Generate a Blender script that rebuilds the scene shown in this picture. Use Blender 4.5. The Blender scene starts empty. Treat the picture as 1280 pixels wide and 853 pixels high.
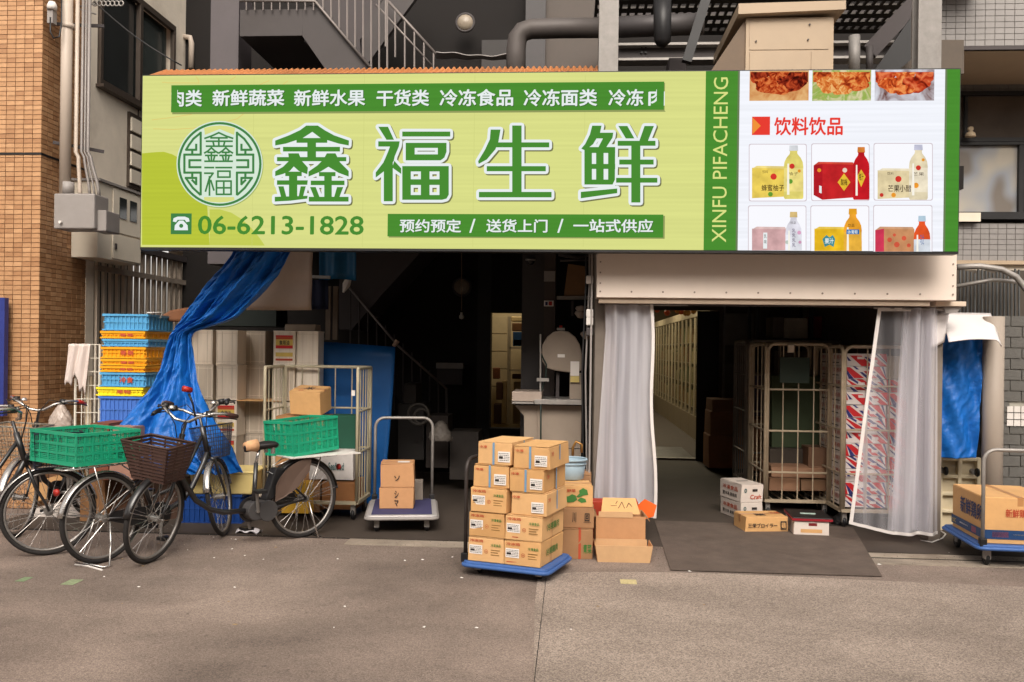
import bpy, math, random
from mathutils import Vector, Matrix
random.seed(7)
sc = bpy.context.scene
col = sc.collection
R_ = math.radians
PI = math.pi

# ---------------------------------------------------------------- camera
FPX, YAW, ROLL, EYE, AX_U, AX_V = 1100.0, R_(3.9), R_(0.75), 1.6, 640.0, 436.0
fwd = Vector((-math.sin(YAW), math.cos(YAW), 0))
rgt = Vector((math.cos(YAW), math.sin(YAW), 0))
upv = Vector((0, 0, 1))
cr = rgt*math.cos(ROLL) + upv*math.sin(ROLL)
cu = upv*math.cos(ROLL) - rgt*math.sin(ROLL)
EYEP = Vector((0, 0, EYE))
cam_d = bpy.data.cameras.new("camera")
cam = bpy.data.objects.new("camera", cam_d); col.objects.link(cam)
cam.matrix_world = Matrix.Translation(EYEP) @ Matrix((cr, cu, -fwd)).transposed().to_4x4()
cam_d.sensor_width = 36; cam_d.lens = FPX/1280*36
cam_d.shift_y = (AX_V-426.5)/1280
cam_d.clip_start = 0.05; cam_d.clip_end = 500
sc.camera = cam

# ---------------------------------------------------------------- sky, sun, exposure
SUN_EL, SUN_AZ = R_(42), R_(5)        # azimuth measured from -y (behind the camera) towards -x
w = bpy.data.worlds.new("World"); sc.world = w; w.use_nodes = True
nt = w.node_tree; nt.nodes.clear()
sky = nt.nodes.new("ShaderNodeTexSky"); sky.sky_type = 'NISHITA'; sky.sun_disc = False
sky.sun_elevation = SUN_EL; sky.sun_rotation = PI + SUN_AZ*-1
sky.air_density = 1.0; sky.dust_density = 4.0; sky.ozone_density = 1.0
hs = nt.nodes.new("ShaderNodeHueSaturation"); hs.inputs["Saturation"].default_value = 0.12
wm = nt.nodes.new("ShaderNodeMix"); wm.data_type = 'RGBA'; wm.blend_type = 'MULTIPLY'; wm.inputs[0].default_value = 1
wm.inputs[7].default_value = (1.0, 0.935, 0.87, 1)
bg = nt.nodes.new("ShaderNodeBackground"); bg.inputs[1].default_value = 0.145
wo = nt.nodes.new("ShaderNodeOutputWorld")
nt.links.new(sky.outputs[0], hs.inputs["Color"]); nt.links.new(hs.outputs[0], wm.inputs[6])
nt.links.new(wm.outputs[2], bg.inputs[0]); nt.links.new(bg.outputs[0], wo.inputs[0])
sd = bpy.data.lights.new("sun", 'SUN'); sd.energy = 1.15; sd.angle = R_(40); sd.color = (1.0, 0.92, 0.82)
sun = bpy.data.objects.new("sun", sd); col.objects.link(sun)
sdir = Vector((math.sin(SUN_AZ)*math.cos(SUN_EL), -math.cos(SUN_AZ)*math.cos(SUN_EL), math.sin(SUN_EL)))
sun.rotation_euler = sdir.to_track_quat('Z', 'Y').to_euler()
sun.location = (-4, -6, 12)
sc.view_settings.view_transform = 'Standard'; sc.view_settings.look = 'None'
EXPO = 0.95; sc.view_settings.exposure = EXPO; sc.view_settings.gamma = 1.0
sc.render.engine = 'CYCLES'
try:
    sc.cycles.use_denoising = True; sc.cycles.max_bounces = 8; sc.cycles.transparent_max_bounces = 16
except Exception: pass

# ---------------------------------------------------------------- pixel helpers (1280x853 photo pixels)
def ray(u, v): return fwd + cr*((u-AX_U)/FPX) - cu*((v-AX_V)/FPX)
def at(u, v, Y):
    d = ray(u, v); return EYEP + d*(Y/d.y)
def atx(u, v, X):
    d = ray(u, v); return EYEP + d*(X/d.x)
def gnd(u, v, z=0.0):
    d = ray(u, v); return EYEP + d*((z-EYE)/d.z)
def xs(u, Y, v=430): return at(u, v, Y).x
def zs(v, Y, u=640): return at(u, v, Y).z

# ---------------------------------------------------------------- mesh builder
class MB:
    def __init__(s): s.v = []; s.f = []; s.M = None
    def add(s, vs, fs):
        o = len(s.v)
        if s.M is not None: vs = [s.M @ Vector(p) for p in vs]
        s.v += [tuple(p) for p in vs]; s.f += [tuple(i+o for i in f) for f in fs]; return s
    def box(s, x0, x1, y0, y1, z0, z1):
        vs = [(x0,y0,z0),(x1,y0,z0),(x1,y1,z0),(x0,y1,z0),(x0,y0,z1),(x1,y0,z1),(x1,y1,z1),(x0,y1,z1)]
        return s.add(vs, [(0,3,2,1),(4,5,6,7),(0,1,5,4),(1,2,6,5),(2,3,7,6),(3,0,4,7)])
    def pbox(s, u0, v0, u1, v1, Y, dy):
        um, vm = (u0+u1)/2, (v0+v1)/2
        x0, x1 = at(u0, vm, Y).x, at(u1, vm, Y).x; z1, z0 = at(um, v0, Y).z, at(um, v1, Y).z
        return s.box(x0, x1, Y, Y+dy, z0, z1)
    def hexa(s, p8): return s.add(p8, [(0,3,2,1),(4,5,6,7),(0,1,5,4),(1,2,6,5),(2,3,7,6),(3,0,4,7)])
    def quad(s, a, b, c, d): return s.add([a,b,c,d], [(0,1,2,3)])
    def bar(s, p, q, w, h=None):
        p, q = Vector(p), Vector(q); h = h or w; d = (q-p).normalized()
        a = d.cross(Vector((0,0,1)))
        if a.length < 1e-3: a = Vector((1,0,0))
        a.normalize(); b = a.cross(d); a = a*w/2; b = b*h/2
        return s.hexa([p-a-b, p+a-b, q+a-b, q-a-b, p-a+b, p+a+b, q+a+b, q-a+b])
    def tube(s, pts, r, n=8, closed=False, cap=True):
        pts = [Vector(p) for p in pts]; N = len(pts); rs = r if isinstance(r, (list, tuple)) else [r]*N
        vs = []; up = None
        for i, p in enumerate(pts):
            if closed: t = pts[(i+1) % N]-pts[i-1]
            else: t = pts[min(i+1, N-1)]-pts[max(i-1, 0)]
            t.normalize()
            if up is None:
                up = Vector((0,0,1)) if abs(t.z) < .9 else Vector((1,0,0))
            a = (up - t*up.dot(t))
            if a.length < 1e-4: a = t.orthogonal()
            a.normalize(); up = a; b = t.cross(a)
            for k in range(n):
                an = 2*PI*k/n; vs.append(p + (a*math.cos(an)+b*math.sin(an))*rs[i])
        fs = []
        for i in range(N if closed else N-1):
            for k in range(n):
                k2 = (k+1) % n; j = (i+1) % N
                fs.append((i*n+k, i*n+k2, j*n+k2, j*n+k))
        if cap and not closed: fs += [tuple(range(n))[::-1], tuple((N-1)*n+k for k in range(n))]
        return s.add(vs, fs)
    def cyl(s, p, q, r, n=12, r2=None): return s.tube([p, q], [r, r2 if r2 is not None else r], n)
    def torus(s, c, R, r, axis='Y', N=40, n=8, sq=1.0):
        vs = []; fs = []
        for i in range(N):
            a = 2*PI*i/N
            for k in range(n):
                b = 2*PI*k/n; rr = R + r*math.cos(b); h = r*math.sin(b)*sq
                if axis == 'Y': vs.append((c[0]+rr*math.cos(a), c[1]+h, c[2]+rr*math.sin(a)))
                elif axis == 'Z': vs.append((c[0]+rr*math.cos(a), c[1]+rr*math.sin(a), c[2]+h))
                else: vs.append((c[0]+h, c[1]+rr*math.cos(a), c[2]+rr*math.sin(a)))
                fs.append((i*n+k, ((i+1) % N)*n+k, ((i+1) % N)*n+(k+1) % n, i*n+(k+1) % n))
        return s.add(vs, fs)
    def prism(s, pts, d):
        d = Vector(d); n = len(pts); a = [Vector(p) for p in pts]; b = [p+d for p in a]
        return s.add(a+b, [tuple(range(n)), tuple(range(2*n-1, n-1, -1))]+[(i, n+i, n+(i+1) % n, (i+1) % n) for i in range(n)])
    def grid(s, fn, nu, nv):
        vs = [fn(i/nu, j/nv) for j in range(nv+1) for i in range(nu+1)]
        return s.add(vs, [(j*(nu+1)+i, j*(nu+1)+i+1, (j+1)*(nu+1)+i+1, (j+1)*(nu+1)+i) for j in range(nv) for i in range(nu)])
    def lathe(s, prof, c=(0,0,0), n=24):
        vs = []; fs = []; m = len(prof)
        for k in range(n):
            a = 2*PI*k/n
            for r, z in prof: vs.append((c[0]+r*math.cos(a), c[1]+r*math.sin(a), c[2]+z))
        for k in range(n):
            k2 = (k+1) % n
            for i in range(m-1): fs.append((k*m+i, k2*m+i, k2*m+i+1, k*m+i+1))
        return s.add(vs, fs)
    def extend(s, o): return s.add(o.v, o.f)

# ---------------------------------------------------------------- objects
ROOTM = {}
def mesh_of(name, mb, m, inv=None, smooth=False):
    me = bpy.data.meshes.new(name)
    vs = mb.v if inv is None else [tuple(inv @ Vector(p)) for p in mb.v]
    me.from_pydata(vs, [], mb.f); me.update()
    if m is not None: me.materials.append(m)
    if smooth: me.polygons.foreach_set('use_smooth', [True]*len(me.polygons))
    return me
def thing(name, label, cat, loc=(0,0,0), rz=0, group=None):
    o = bpy.data.objects.new(name, None); col.objects.link(o); o.empty_display_size = .1
    o.location = loc; o.rotation_euler = (0,0,rz); o['label'] = label; o['category'] = cat
    if group: o['group'] = group
    ROOTM[o.name] = (Matrix.Translation(Vector(loc)) @ Matrix.Rotation(rz, 4, 'Z')).inverted()
    return o
def mods(o, bev=0, solid=0, sub=0):
    if sub: md = o.modifiers.new('sub', 'SUBSURF'); md.levels = sub; md.render_levels = sub
    if solid: md = o.modifiers.new('sol', 'SOLIDIFY'); md.thickness = solid; md.offset = 0
    if bev: md = o.modifiers.new('bev', 'BEVEL'); md.width = bev; md.segments = 2; md.limit_method = 'ANGLE'; md.angle_limit = R_(40)
def part(name, mb, m, parent, world=False, smooth=False, bev=0, solid=0, sub=0, label=None, kind=None):
    """local coordinates of the thing; world=True means mb holds world coordinates"""
    inv = None
    root = parent
    while root.parent: root = root.parent
    if world: inv = ROOTM.get(root.name, Matrix.Identity(4))
    o = bpy.data.objects.new(name, mesh_of(name, mb, m, inv, smooth)); col.objects.link(o); o.parent = parent
    mods(o, bev, solid, sub)
    if label: o['label'] = label
    if kind: o['kind'] = kind
    return o
def solo(name, mb, m, label=None, cat=None, group=None, kind=None, smooth=False, bev=0, solid=0, sub=0):
    """one mesh, world coordinates, origin moved to its base"""
    xs_ = [p[0] for p in mb.v]; ys_ = [p[1] for p in mb.v]; zz = [p[2] for p in mb.v]
    c = Vector(((min(xs_)+max(xs_))/2, (min(ys_)+max(ys_))/2, min(zz)))
    o = bpy.data.objects.new(name, mesh_of(name, mb, m, Matrix.Translation(-c), smooth)); col.objects.link(o); o.location = c
    ROOTM[o.name] = Matrix.Translation(-c)
    mods(o, bev, solid, sub)
    if label: o['label'] = label
    if cat: o['category'] = cat
    if group: o['group'] = group
    if kind: o['kind'] = kind
    return o
def struct(name, mb, m, smooth=False):
    return solo(name, mb, m, kind='structure', smooth=smooth)

# ---------------------------------------------------------------- materials
def lin(c):
    c = c/255.0
    return c/12.92 if c <= 0.04045 else ((c+0.055)/1.055)**2.4
def L3(rgb): return (lin(rgb[0]), lin(rgb[1]), lin(rgb[2]), 1)
_mc = {}
def mat(name, rgb, rough=.6, metal=0, var=.12, scale=6, bump=0, bscale=60, spec=.4, alpha=1, trans=0, stretch=None, dirt=0):
    if name in _mc: return _mc[name]
    m = bpy.data.materials.new(name); m.use_nodes = True; _mc[name] = m
    nt = m.node_tree; b = nt.nodes['Principled BSDF']
    c = L3(rgb)
    tc = nt.nodes.new('ShaderNodeTexCoord'); src = tc.outputs['Object']
    if stretch:
        mp = nt.nodes.new('ShaderNodeMapping'); mp.inputs['Scale'].default_value = stretch
        nt.links.new(src, mp.inputs[0]); src = mp.outputs[0]
    nz = nt.nodes.new('ShaderNodeTexNoise'); nz.inputs['Scale'].default_value = scale; nz.inputs['Detail'].default_value = 6
    nz.inputs['Roughness'].default_value = .65
    nt.links.new(src, nz.inputs['Vector'])
    rp = nt.nodes.new('ShaderNodeValToRGB'); rp.color_ramp.elements[0].position = .3; rp.color_ramp.elements[1].position = .7
    k0, k1 = 1-var, 1+var
    rp.color_ramp.elements[0].color = (c[0]*k0, c[1]*k0, c[2]*k0, 1); rp.color_ramp.elements[1].color = (min(1,c[0]*k1), min(1,c[1]*k1), min(1,c[2]*k1), 1)
    nt.links.new(nz.outputs['Fac'], rp.inputs[0]); outc = rp.outputs[0]
    if dirt:
        n2 = nt.nodes.new('ShaderNodeTexNoise'); n2.inputs['Scale'].default_value = scale*.35; n2.inputs['Detail'].default_value = 9; n2.inputs['Roughness'].default_value = .7
        nt.links.new(src, n2.inputs['Vector'])
        r2 = nt.nodes.new('ShaderNodeValToRGB'); r2.color_ramp.elements[0].position = .5; r2.color_ramp.elements[1].position = .72
        nt.links.new(n2.outputs['Fac'], r2.inputs[0])
        mm = nt.nodes.new('ShaderNodeMath'); mm.operation = 'MULTIPLY'; mm.inputs[1].default_value = dirt; nt.links.new(r2.outputs[0], mm.inputs[0])
        mx = nt.nodes.new('ShaderNodeMix'); mx.data_type = 'RGBA'; nt.links.new(mm.outputs[0], mx.inputs[0])
        nt.links.new(outc, mx.inputs[6]); mx.inputs[7].default_value = (c[0]*.35+.01, c[1]*.3+.008, c[2]*.25+.005, 1); outc = mx.outputs[2]
    nt.links.new(outc, b.inputs['Base Color'])
    rr = nt.nodes.new('ShaderNodeMapRange'); rr.inputs[3].default_value = max(0, rough-.08); rr.inputs[4].default_value = min(1, rough+.1)
    nt.links.new(nz.outputs['Fac'], rr.inputs[0]); nt.links.new(rr.outputs[0], b.inputs['Roughness'])
    b.inputs['Metallic'].default_value = metal; b.inputs['Specular IOR Level'].default_value = spec
    b.inputs['Alpha'].default_value = alpha; b.inputs['Transmission Weight'].default_value = trans
    if bump:
        nb = nt.nodes.new('ShaderNodeTexNoise'); nb.inputs['Scale'].default_value = bscale; nb.inputs['Detail'].default_value = 4
        nt.links.new(src, nb.inputs['Vector'])
        bp = nt.nodes.new('ShaderNodeBump'); bp.inputs['Strength'].default_value = bump; bp.inputs['Distance'].default_value = .01
        nt.links.new(nb.outputs['Fac'], bp.inputs['Height']); nt.links.new(bp.outputs[0], b.inputs['Normal'])
    return m
def emit(name, rgb, k=1.0, led=False):
    if name in _mc: return _mc[name]
    m = bpy.data.materials.new(name); m.use_nodes = True; _mc[name] = m
    nt = m.node_tree; nt.nodes.clear(); e = nt.nodes.new('ShaderNodeEmission'); o = nt.nodes.new('ShaderNodeOutputMaterial')
    e.inputs[0].default_value = L3(rgb); e.inputs[1].default_value = k; nt.links.new(e.outputs[0], o.inputs[0])
    if led:
        tc = nt.nodes.new('ShaderNodeTexCoord'); mp = nt.nodes.new('ShaderNodeMapping'); mp.inputs['Scale'].default_value = (.25, 1, 14)
        nt.links.new(tc.outputs['Object'], mp.inputs[0])
        n = nt.nodes.new('ShaderNodeTexNoise'); n.inputs['Scale'].default_value = 2.2; n.inputs['Detail'].default_value = 5; nt.links.new(mp.outputs[0], n.inputs['Vector'])
        r = nt.nodes.new('ShaderNodeMapRange'); r.inputs[1].default_value = .25; r.inputs[2].default_value = .75; r.inputs[3].default_value = k*.93; r.inputs[4].default_value = k*1.05
        nt.links.new(n.outputs['Fac'], r.inputs[0])
        wv = nt.nodes.new('ShaderNodeTexWave'); wv.wave_type = 'BANDS'; wv.bands_direction = 'Z'; wv.inputs['Scale'].default_value = 9.0; wv.inputs['Distortion'].default_value = .6
        nt.links.new(tc.outputs['Object'], wv.inputs['Vector'])
        r3 = nt.nodes.new('ShaderNodeMapRange'); r3.inputs[3].default_value = .972; r3.inputs[4].default_value = 1.0
        nt.links.new(wv.outputs['Fac'], r3.inputs[0])
        mu = nt.nodes.new('ShaderNodeMath'); mu.operation = 'MULTIPLY'; nt.links.new(r.outputs[0], mu.inputs[0]); nt.links.new(r3.outputs[0], mu.inputs[1])
        nt.links.new(mu.outputs[0], e.inputs[1])
    return m

# ---------------------------------------------------------------- lettering
_tcache = {}
def glyphs(body, off=0.0):
    key = (body, off)
    if key in _tcache: return _tcache[key]
    cu_ = bpy.data.curves.new('lettering', 'FONT'); cu_.body = body; cu_.size = 1; cu_.offset = off
    cu_.resolution_u = 3; cu_.fill_mode = 'FRONT'
    ob = bpy.data.objects.new('lettering', cu_); col.objects.link(ob)
    bpy.context.view_layer.update()
    me = bpy.data.meshes.new_from_object(ob.evaluated_get(bpy.context.evaluated_depsgraph_get()))
    vs = [(v.co.x, v.co.y) for v in me.vertices]; fs = [tuple(p.vertices) for p in me.polygons]
    col.objects.unlink(ob); bpy.data.objects.remove(ob); bpy.data.curves.remove(cu_); bpy.data.meshes.remove(me)
    x0 = min(v[0] for v in vs); x1 = max(v[0] for v in vs); y0 = min(v[1] for v in vs); y1 = max(v[1] for v in vs)
    vs = [((x-x0)/(x1-x0), (y-y0)/max(1e-6, y1-y0)) for x, y in vs]
    _tcache[key] = (vs, fs, x1-x0, max(1e-6, y1-y0)); return _tcache[key]
def text_mb(mb, body, O, R, U, off=0.02):
    """bold weight by overlaid shifted copies, each a hair in front of the last"""
    vs, fs, w_, h_ = glyphs(body, 0.0); O, R, U = Vector(O), Vector(R), Vector(U); n = R.cross(U).normalized()
    sh = [(0,0)] if off <= 0 else [(0,0),(off,0),(-off,0),(0,off),(0,-off),(off*.7,off*.7),(-off*.7,-off*.7)]
    for k, (dx, dy) in enumerate(sh):
        mb.add([O+R*(x+dx/w_)+U*(y+dy/h_)+n*(k*3e-5) for x, y in vs], fs)
    return mb
# ================================================================ MATERIALS
ASPH = mat('asphalt', (138,123,113), .92, var=.16, scale=1.3, bump=.5, bscale=160, spec=.25, dirt=.35)
ASPH2 = mat('asphalt_pale', (152,138,127), .92, var=.14, scale=1.6, bump=.6, bscale=140, spec=.25, dirt=.25)
def speckle(m, scale=150, lo=.62, hi=1.35, stain=.3):
    """stone chips seen in the surface and large worn stains"""
    nt = m.node_tree; b = nt.nodes['Principled BSDF']; src = b.inputs['Base Color'].links[0].from_socket
    tc = nt.nodes.new('ShaderNodeTexCoord'); vo = nt.nodes.new('ShaderNodeTexVoronoi'); vo.inputs['Scale'].default_value = scale
    nt.links.new(tc.outputs['Object'], vo.inputs['Vector'])
    sp = nt.nodes.new('ShaderNodeSeparateColor'); nt.links.new(vo.outputs['Color'], sp.inputs[0])
    mr = nt.nodes.new('ShaderNodeMapRange'); mr.inputs[3].default_value = lo; mr.inputs[4].default_value = hi; nt.links.new(sp.outputs[0], mr.inputs[0])
    n = nt.nodes.new('ShaderNodeTexNoise'); n.inputs['Scale'].default_value = .55; n.inputs['Detail'].default_value = 7; n.inputs['Distortion'].default_value = .6
    nt.links.new(tc.outputs['Object'], n.inputs['Vector'])
    m2 = nt.nodes.new('ShaderNodeMapRange'); m2.inputs[1].default_value = .35; m2.inputs[2].default_value = .65; m2.inputs[3].default_value = 1-stain; m2.inputs[4].default_value = 1+stain*.35
    nt.links.new(n.outputs['Fac'], m2.inputs[0])
    mu = nt.nodes.new('ShaderNodeMath'); mu.operation = 'MULTIPLY'; nt.links.new(mr.outputs[0], mu.inputs[0]); nt.links.new(m2.outputs[0], mu.inputs[1])
    mp = nt.nodes.new('ShaderNodeMapping'); mp.inputs['Scale'].default_value = (.6, 1.1, 1); mp.inputs['Rotation'].default_value = (0,0,.4); nt.links.new(tc.outputs['Object'], mp.inputs[0])
    n3 = nt.nodes.new('ShaderNodeTexNoise'); n3.inputs['Scale'].default_value = 1.1; n3.inputs['Detail'].default_value = 8; n3.inputs['Roughness'].default_value = .6; nt.links.new(mp.outputs[0], n3.inputs['Vector'])
    m3 = nt.nodes.new('ShaderNodeMapRange'); m3.inputs[1].default_value = .38; m3.inputs[2].default_value = .58; m3.inputs[3].default_value = .86; m3.inputs[4].default_value = 1.04; nt.links.new(n3.outputs['Fac'], m3.inputs[0])
    n4 = nt.nodes.new('ShaderNodeTexNoise'); n4.inputs['Scale'].default_value = 22; n4.inputs['Detail'].default_value = 2; nt.links.new(tc.outputs['Object'], n4.inputs['Vector'])
    m4 = nt.nodes.new('ShaderNodeMapRange'); m4.inputs[1].default_value = .70; m4.inputs[2].default_value = .74; m4.inputs[3].default_value = 1.0; m4.inputs[4].default_value = .72; nt.links.new(n4.outputs['Fac'], m4.inputs[0])
    q1 = nt.nodes.new('ShaderNodeMath'); q1.operation = 'MULTIPLY'; nt.links.new(mu.outputs[0], q1.inputs[0]); nt.links.new(m3.outputs[0], q1.inputs[1])
    mu = nt.nodes.new('ShaderNodeMath'); mu.operation = 'MULTIPLY'; nt.links.new(q1.outputs[0], mu.inputs[0]); nt.links.new(m4.outputs[0], mu.inputs[1])
    mx = nt.nodes.new('ShaderNodeMix'); mx.data_type = 'RGBA'; mx.blend_type = 'MULTIPLY'; mx.inputs[0].default_value = 1
    nt.links.new(src, mx.inputs[6]); nt.links.new(mu.outputs[0], mx.inputs[7]); nt.links.new(mx.outputs[2], b.inputs['Base Color'])
speckle(ASPH, 170, .7, 1.32, .32); speckle(ASPH2, 160, .6, 1.45, .16)
CONC = mat('kerb_concrete', (150,138,124), .9, var=.28, scale=3, bump=.5, bscale=70, dirt=.75)
SHOPFLOOR = mat('shop_floor', (66,57,50), .75, var=.2, scale=3, bump=.2, dirt=.5)
PLATE = mat('ramp_plate', (92,80,72), .8, var=.22, scale=5, bump=.3, bscale=120, dirt=.35)
TILE = [mat('orange_tile_%s' % n, c, .45, var=.1, scale=14, bump=.15, bscale=50) for n, c in (('warm',(172,130,92)), ('dark',(158,116,80)), ('pale',(182,140,101)))]
MORTAR = mat('mortar', (120,84,58), .95, var=.1)
GREYWALL = mat('render_grey', (228,216,198), .85, var=.08, scale=3, bump=.2, bscale=30, dirt=.35)
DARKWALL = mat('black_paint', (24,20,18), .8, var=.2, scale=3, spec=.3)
CHAR = mat('charcoal_paint', (66,60,60), .7, var=.1, scale=3, dirt=.2)
STEELD = mat('dark_grey_steel', (66,61,60), .6, var=.1, scale=4, metal=.2, dirt=.3)
POSTM = mat('post_zinc', (132,128,124), .55, metal=.3, var=.16, scale=14, dirt=.25)
GALV = mat('galvanised_steel', (156,151,146), .5, metal=.45, var=.12, scale=12, dirt=.2)
BEIGE = mat('beige_metal', (206,188,168), .5, var=.04, scale=3, dirt=.08)
BEIGE2 = mat('beige_duct', (168,148,124), .55, var=.05, scale=3, dirt=.12)
CREAM = mat('cream_wall', (218,208,190), .7, var=.06, scale=2, dirt=.2)
PVC = mat('beige_pipe', (180,166,152), .5, var=.06, scale=6, stretch=(1,1,.2), dirt=.25)
GREYBOX = mat('grey_enamel', (140,134,130), .5, var=.06, scale=5, dirt=.2)
BLACK = mat('black_plastic', (26,25,26), .45, var=.2)
WHITEP = mat('white_paint', (214,208,202), .5, var=.05, dirt=.1)
GLASSD = mat('dark_window_glass', (34,38,38), .12, var=.3, scale=1.2, spec=.8)
WFRAME = mat('bronze_window_frame', (88,78,70), .45, metal=.5, var=.1)

# ================================================================ GROUND
YS = 7.1                      # sign face
def lerp0(a, b, t): return a+(b-a)*t
struct('ground', MB().box(-60, 60, -40, 60, -.3, 0), ASPH)
seamx = gnd(668, 853).x
p = [gnd(667,860), gnd(668,760), gnd(672,722), gnd(720,716), gnd(800,716), gnd(900,718), gnd(1000,722), gnd(1100,727), gnd(1200,731), gnd(1290,735)]
road = MB(); pts = [(q.x,q.y) for q in p] + [(40, gnd(1290,735).y), (40,-30), (seamx, -30)]
road.prism([(x,y,.0005) for x,y in pts], (0,0,.0045)); struct('road_patch', road, ASPH2)
sj = MB(); jr = random.Random(4)
for k in range(40):
    y0_, y1_ = lerp0(gnd(668,722).y-.02, 1.2, k/40), lerp0(gnd(668,722).y-.02, 1.2, (k+1)/40); w0 = jr.uniform(.001,.005); sj.prism([(seamx-w0,y0_,.0052),(seamx+jr.uniform(.001,.003),y0_,.0052),(seamx+.002,y1_,.0052),(seamx-.002,y1_,.0052)], (0,0,.0008))
struct('road_seam', sj, mat('seam_tar', (52,46,42), .9, var=.2))
# concrete gutter strip with its channel
g = MB(); g.box(gnd(425,685).x, -.35, 7.0, 7.2, -.05, .006); g.box(2.0, 12, 6.85, 7.22, -.05, .006); struct('pavement', g, CONC)
g = MB(); g.box(-9, -.35, 7.205, 7.23, -.05, .004); g.box(2.0, 12, 7.03, 7.05, .004, .0075); g.box(2.0, 12, 7.225, 7.24, -.05, .004); struct('gutter_joint', g, DARKWALL)
struct('shop_floor', MB().box(-5.05, 4.2, 7.25, 27, -.05, .005), SHOPFLOOR)
q = [gnd(818,652), gnd(1066,660), gnd(1103,722), gnd(838,714)]
m_ = MB(); m_.prism([(a.x,a.y,.0065) for a in q][::-1], (0,0,.003)); solo('ramp_plate', m_, PLATE, 'thin reddish brown rubber sheet laid across the entrance floor', 'floor mat')

# ================================================================ STREET SIDE BEHIND THE CAMERA
for k, (xa_, xb_, h_, c_, lb_) in enumerate(((-16,-4.1,9.5,(150,140,128),'beige rendered building across the street, beyond the camera'),(-4,5,8.2,(120,112,104),'grey rendered building across the street, straight behind the camera'),(5.1,17,11,(160,150,138),'pale taller building across the street, beyond the camera'))):
    ob_ = thing('opposite_building', lb_, 'building', ((xa_+xb_)/2, -8, 0))
    part('wall', MB().box(xa_, xb_, -12, -7, 0, h_), mat('opposite_wall_%d' % k, c_, .85), ob_, world=True)
    for i in range(int((xb_-xa_)/2.2)):
        for j in range(int(h_/2.8)): part('window', MB().box(xa_+.5+i*2.2, xa_+1.8+i*2.2, -6.99, -6.97, 1.0+j*2.8, 2.3+j*2.8), GLASSD, ob_, world=True)

# ================================================================ LEFT: TILED BUILDING
XL = -5.1; YC = ray(50,300).y/ray(50,300).x*XL; YE = ray(108,300).y/ray(108,300).x*XL
th = thing('tiled_building', 'tall building clad in small orange brown tiles beside the shop', 'building', (XL-2, YC+1, 0))
part('wall', MB().box(XL-6, XL-.012, YC+.012, YE, 0, 7.2), MORTAR, th, world=True)
pw, ph, tt = .089, .0455, .010
tile_me = {}
def tile_obj(x, y, z, rot, k):
    key = (k)
    if key not in tile_me:
        mb = MB().box(-pw/2+.003, pw/2-.003, -tt, 0.004, -ph/2+.0028, ph/2-.0028); tile_me[key] = mesh_of('tile', mb, TILE[k])
    o = bpy.data.objects.new('tile', tile_me[key]); col.objects.link(o); o.parent = th
    o.location = ROOTM[th.name] @ Vector((x, y, z)); o.rotation_euler = (random.uniform(-.012,.012), 0, rot+random.uniform(-.012,.012))
sm = [MB(), MB(), MB()]; n_t = 0
zt = 0.03; rows = []
while zt < 7.1: rows.append(zt); zt += ph
gapz = at(30,192,YC).z
cnt = 0
for r, z in enumerate(rows):
    if abs(z-gapz) < ph*.5: z_skip = True
    for c in range(34):
        x = XL - pw*(c+.5)
        k = random.choice((0,0,0,1,2))
        u_ok = c < 3 and 1.05 < z < 5.6
        if u_ok and cnt < 300:
            tile_obj(x, YC+.012, z, 0, k); cnt += 1
        else:
            sm[k].box(x-pw/2+.003, x+pw/2-.003, YC+.002+random.uniform(0,.0015), YC+.014, z-ph/2+.0028, z+ph/2-.0028)
    ny = int((YE-YC)/pw)
    for c in range(ny+1):
        y0 = YC+.014+c*pw; y1 = min(YE, y0+pw)
        k = random.choice((0,0,1,1,2))
        sm[k].box(XL-.014, XL-.002+random.uniform(-.0015,0), y0+.003, y1-.003, z-ph/2+.0028, z+ph/2-.0028)
for k in range(3): part('tile_field', sm[k], TILE[k], th, world=True, kind='stuff')
j = MB(); j.box(XL-1.5, XL+.004, YC-.004, YC+.01, gapz-.012, gapz+.006); j.box(XL-.01, XL+.004, YC, YE, gapz-.012, gapz+.006); part('expansion_joint', j, BLACK, th, world=True)
# blue sign edge at the left margin
s_ = MB(); s_.pbox(-40, 372, 5, 520, YC-.12, .06); solo('blue_notice_panel', s_, mat('notice_blue', (40,52,120), .4), 'narrow blue panel cut off by the photo edge on the orange tile wall', 'panel')

# ================================================================ LEFT: GREY SIDE WALL
def Yw(u): d = ray(u,300); return d.y/d.x*XL
sb = thing('side_building', 'grey rendered side wall with a dark sliding window above the sign', 'building', (XL-1, 11, 0))
w_ = MB()
yA, yB = Yw(120), Yw(214); zb0 = atx(118,95,XL).z; zb1 = atx(214,-10,XL).z
zt1 = atx(214,35,XL).z; zb = atx(175,131,XL).z
ztw = zt1
w_.box(XL-.3, XL, YE, yA-.02, 2.9, 7.5)                    # strips round the window opening
w_.box(XL-.3, XL, yA-.02, yB+.02, 2.9, zb-.03)
w_.box(XL-.3, XL, yA-.02, yB+.02, ztw+.03, 7.5)
w_.box(XL-.3, XL, yB+.02, 15, 2.9, 7.5)
w_.box(XL-.3, XL, YE, Yw(118), 0, 2.9)
w_.box(XL-.3, XL, Yw(238), 15, 0, 2.9)
part('wall', w_, GREYWALL, sb, world=True)
for uu in (170, 233):
    part('wall_joint', MB().box(XL, XL+.006, Yw(uu), Yw(uu)+.02, 2.9, 7.5), CHAR, sb, world=True)
fr = MB(); t = .05
fr.box(XL-.02, XL+.03, yA, yB, zb-.04, zb+.03); fr.box(XL-.02, XL+.03, yA, yB, ztw-.03, ztw+.04)
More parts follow.
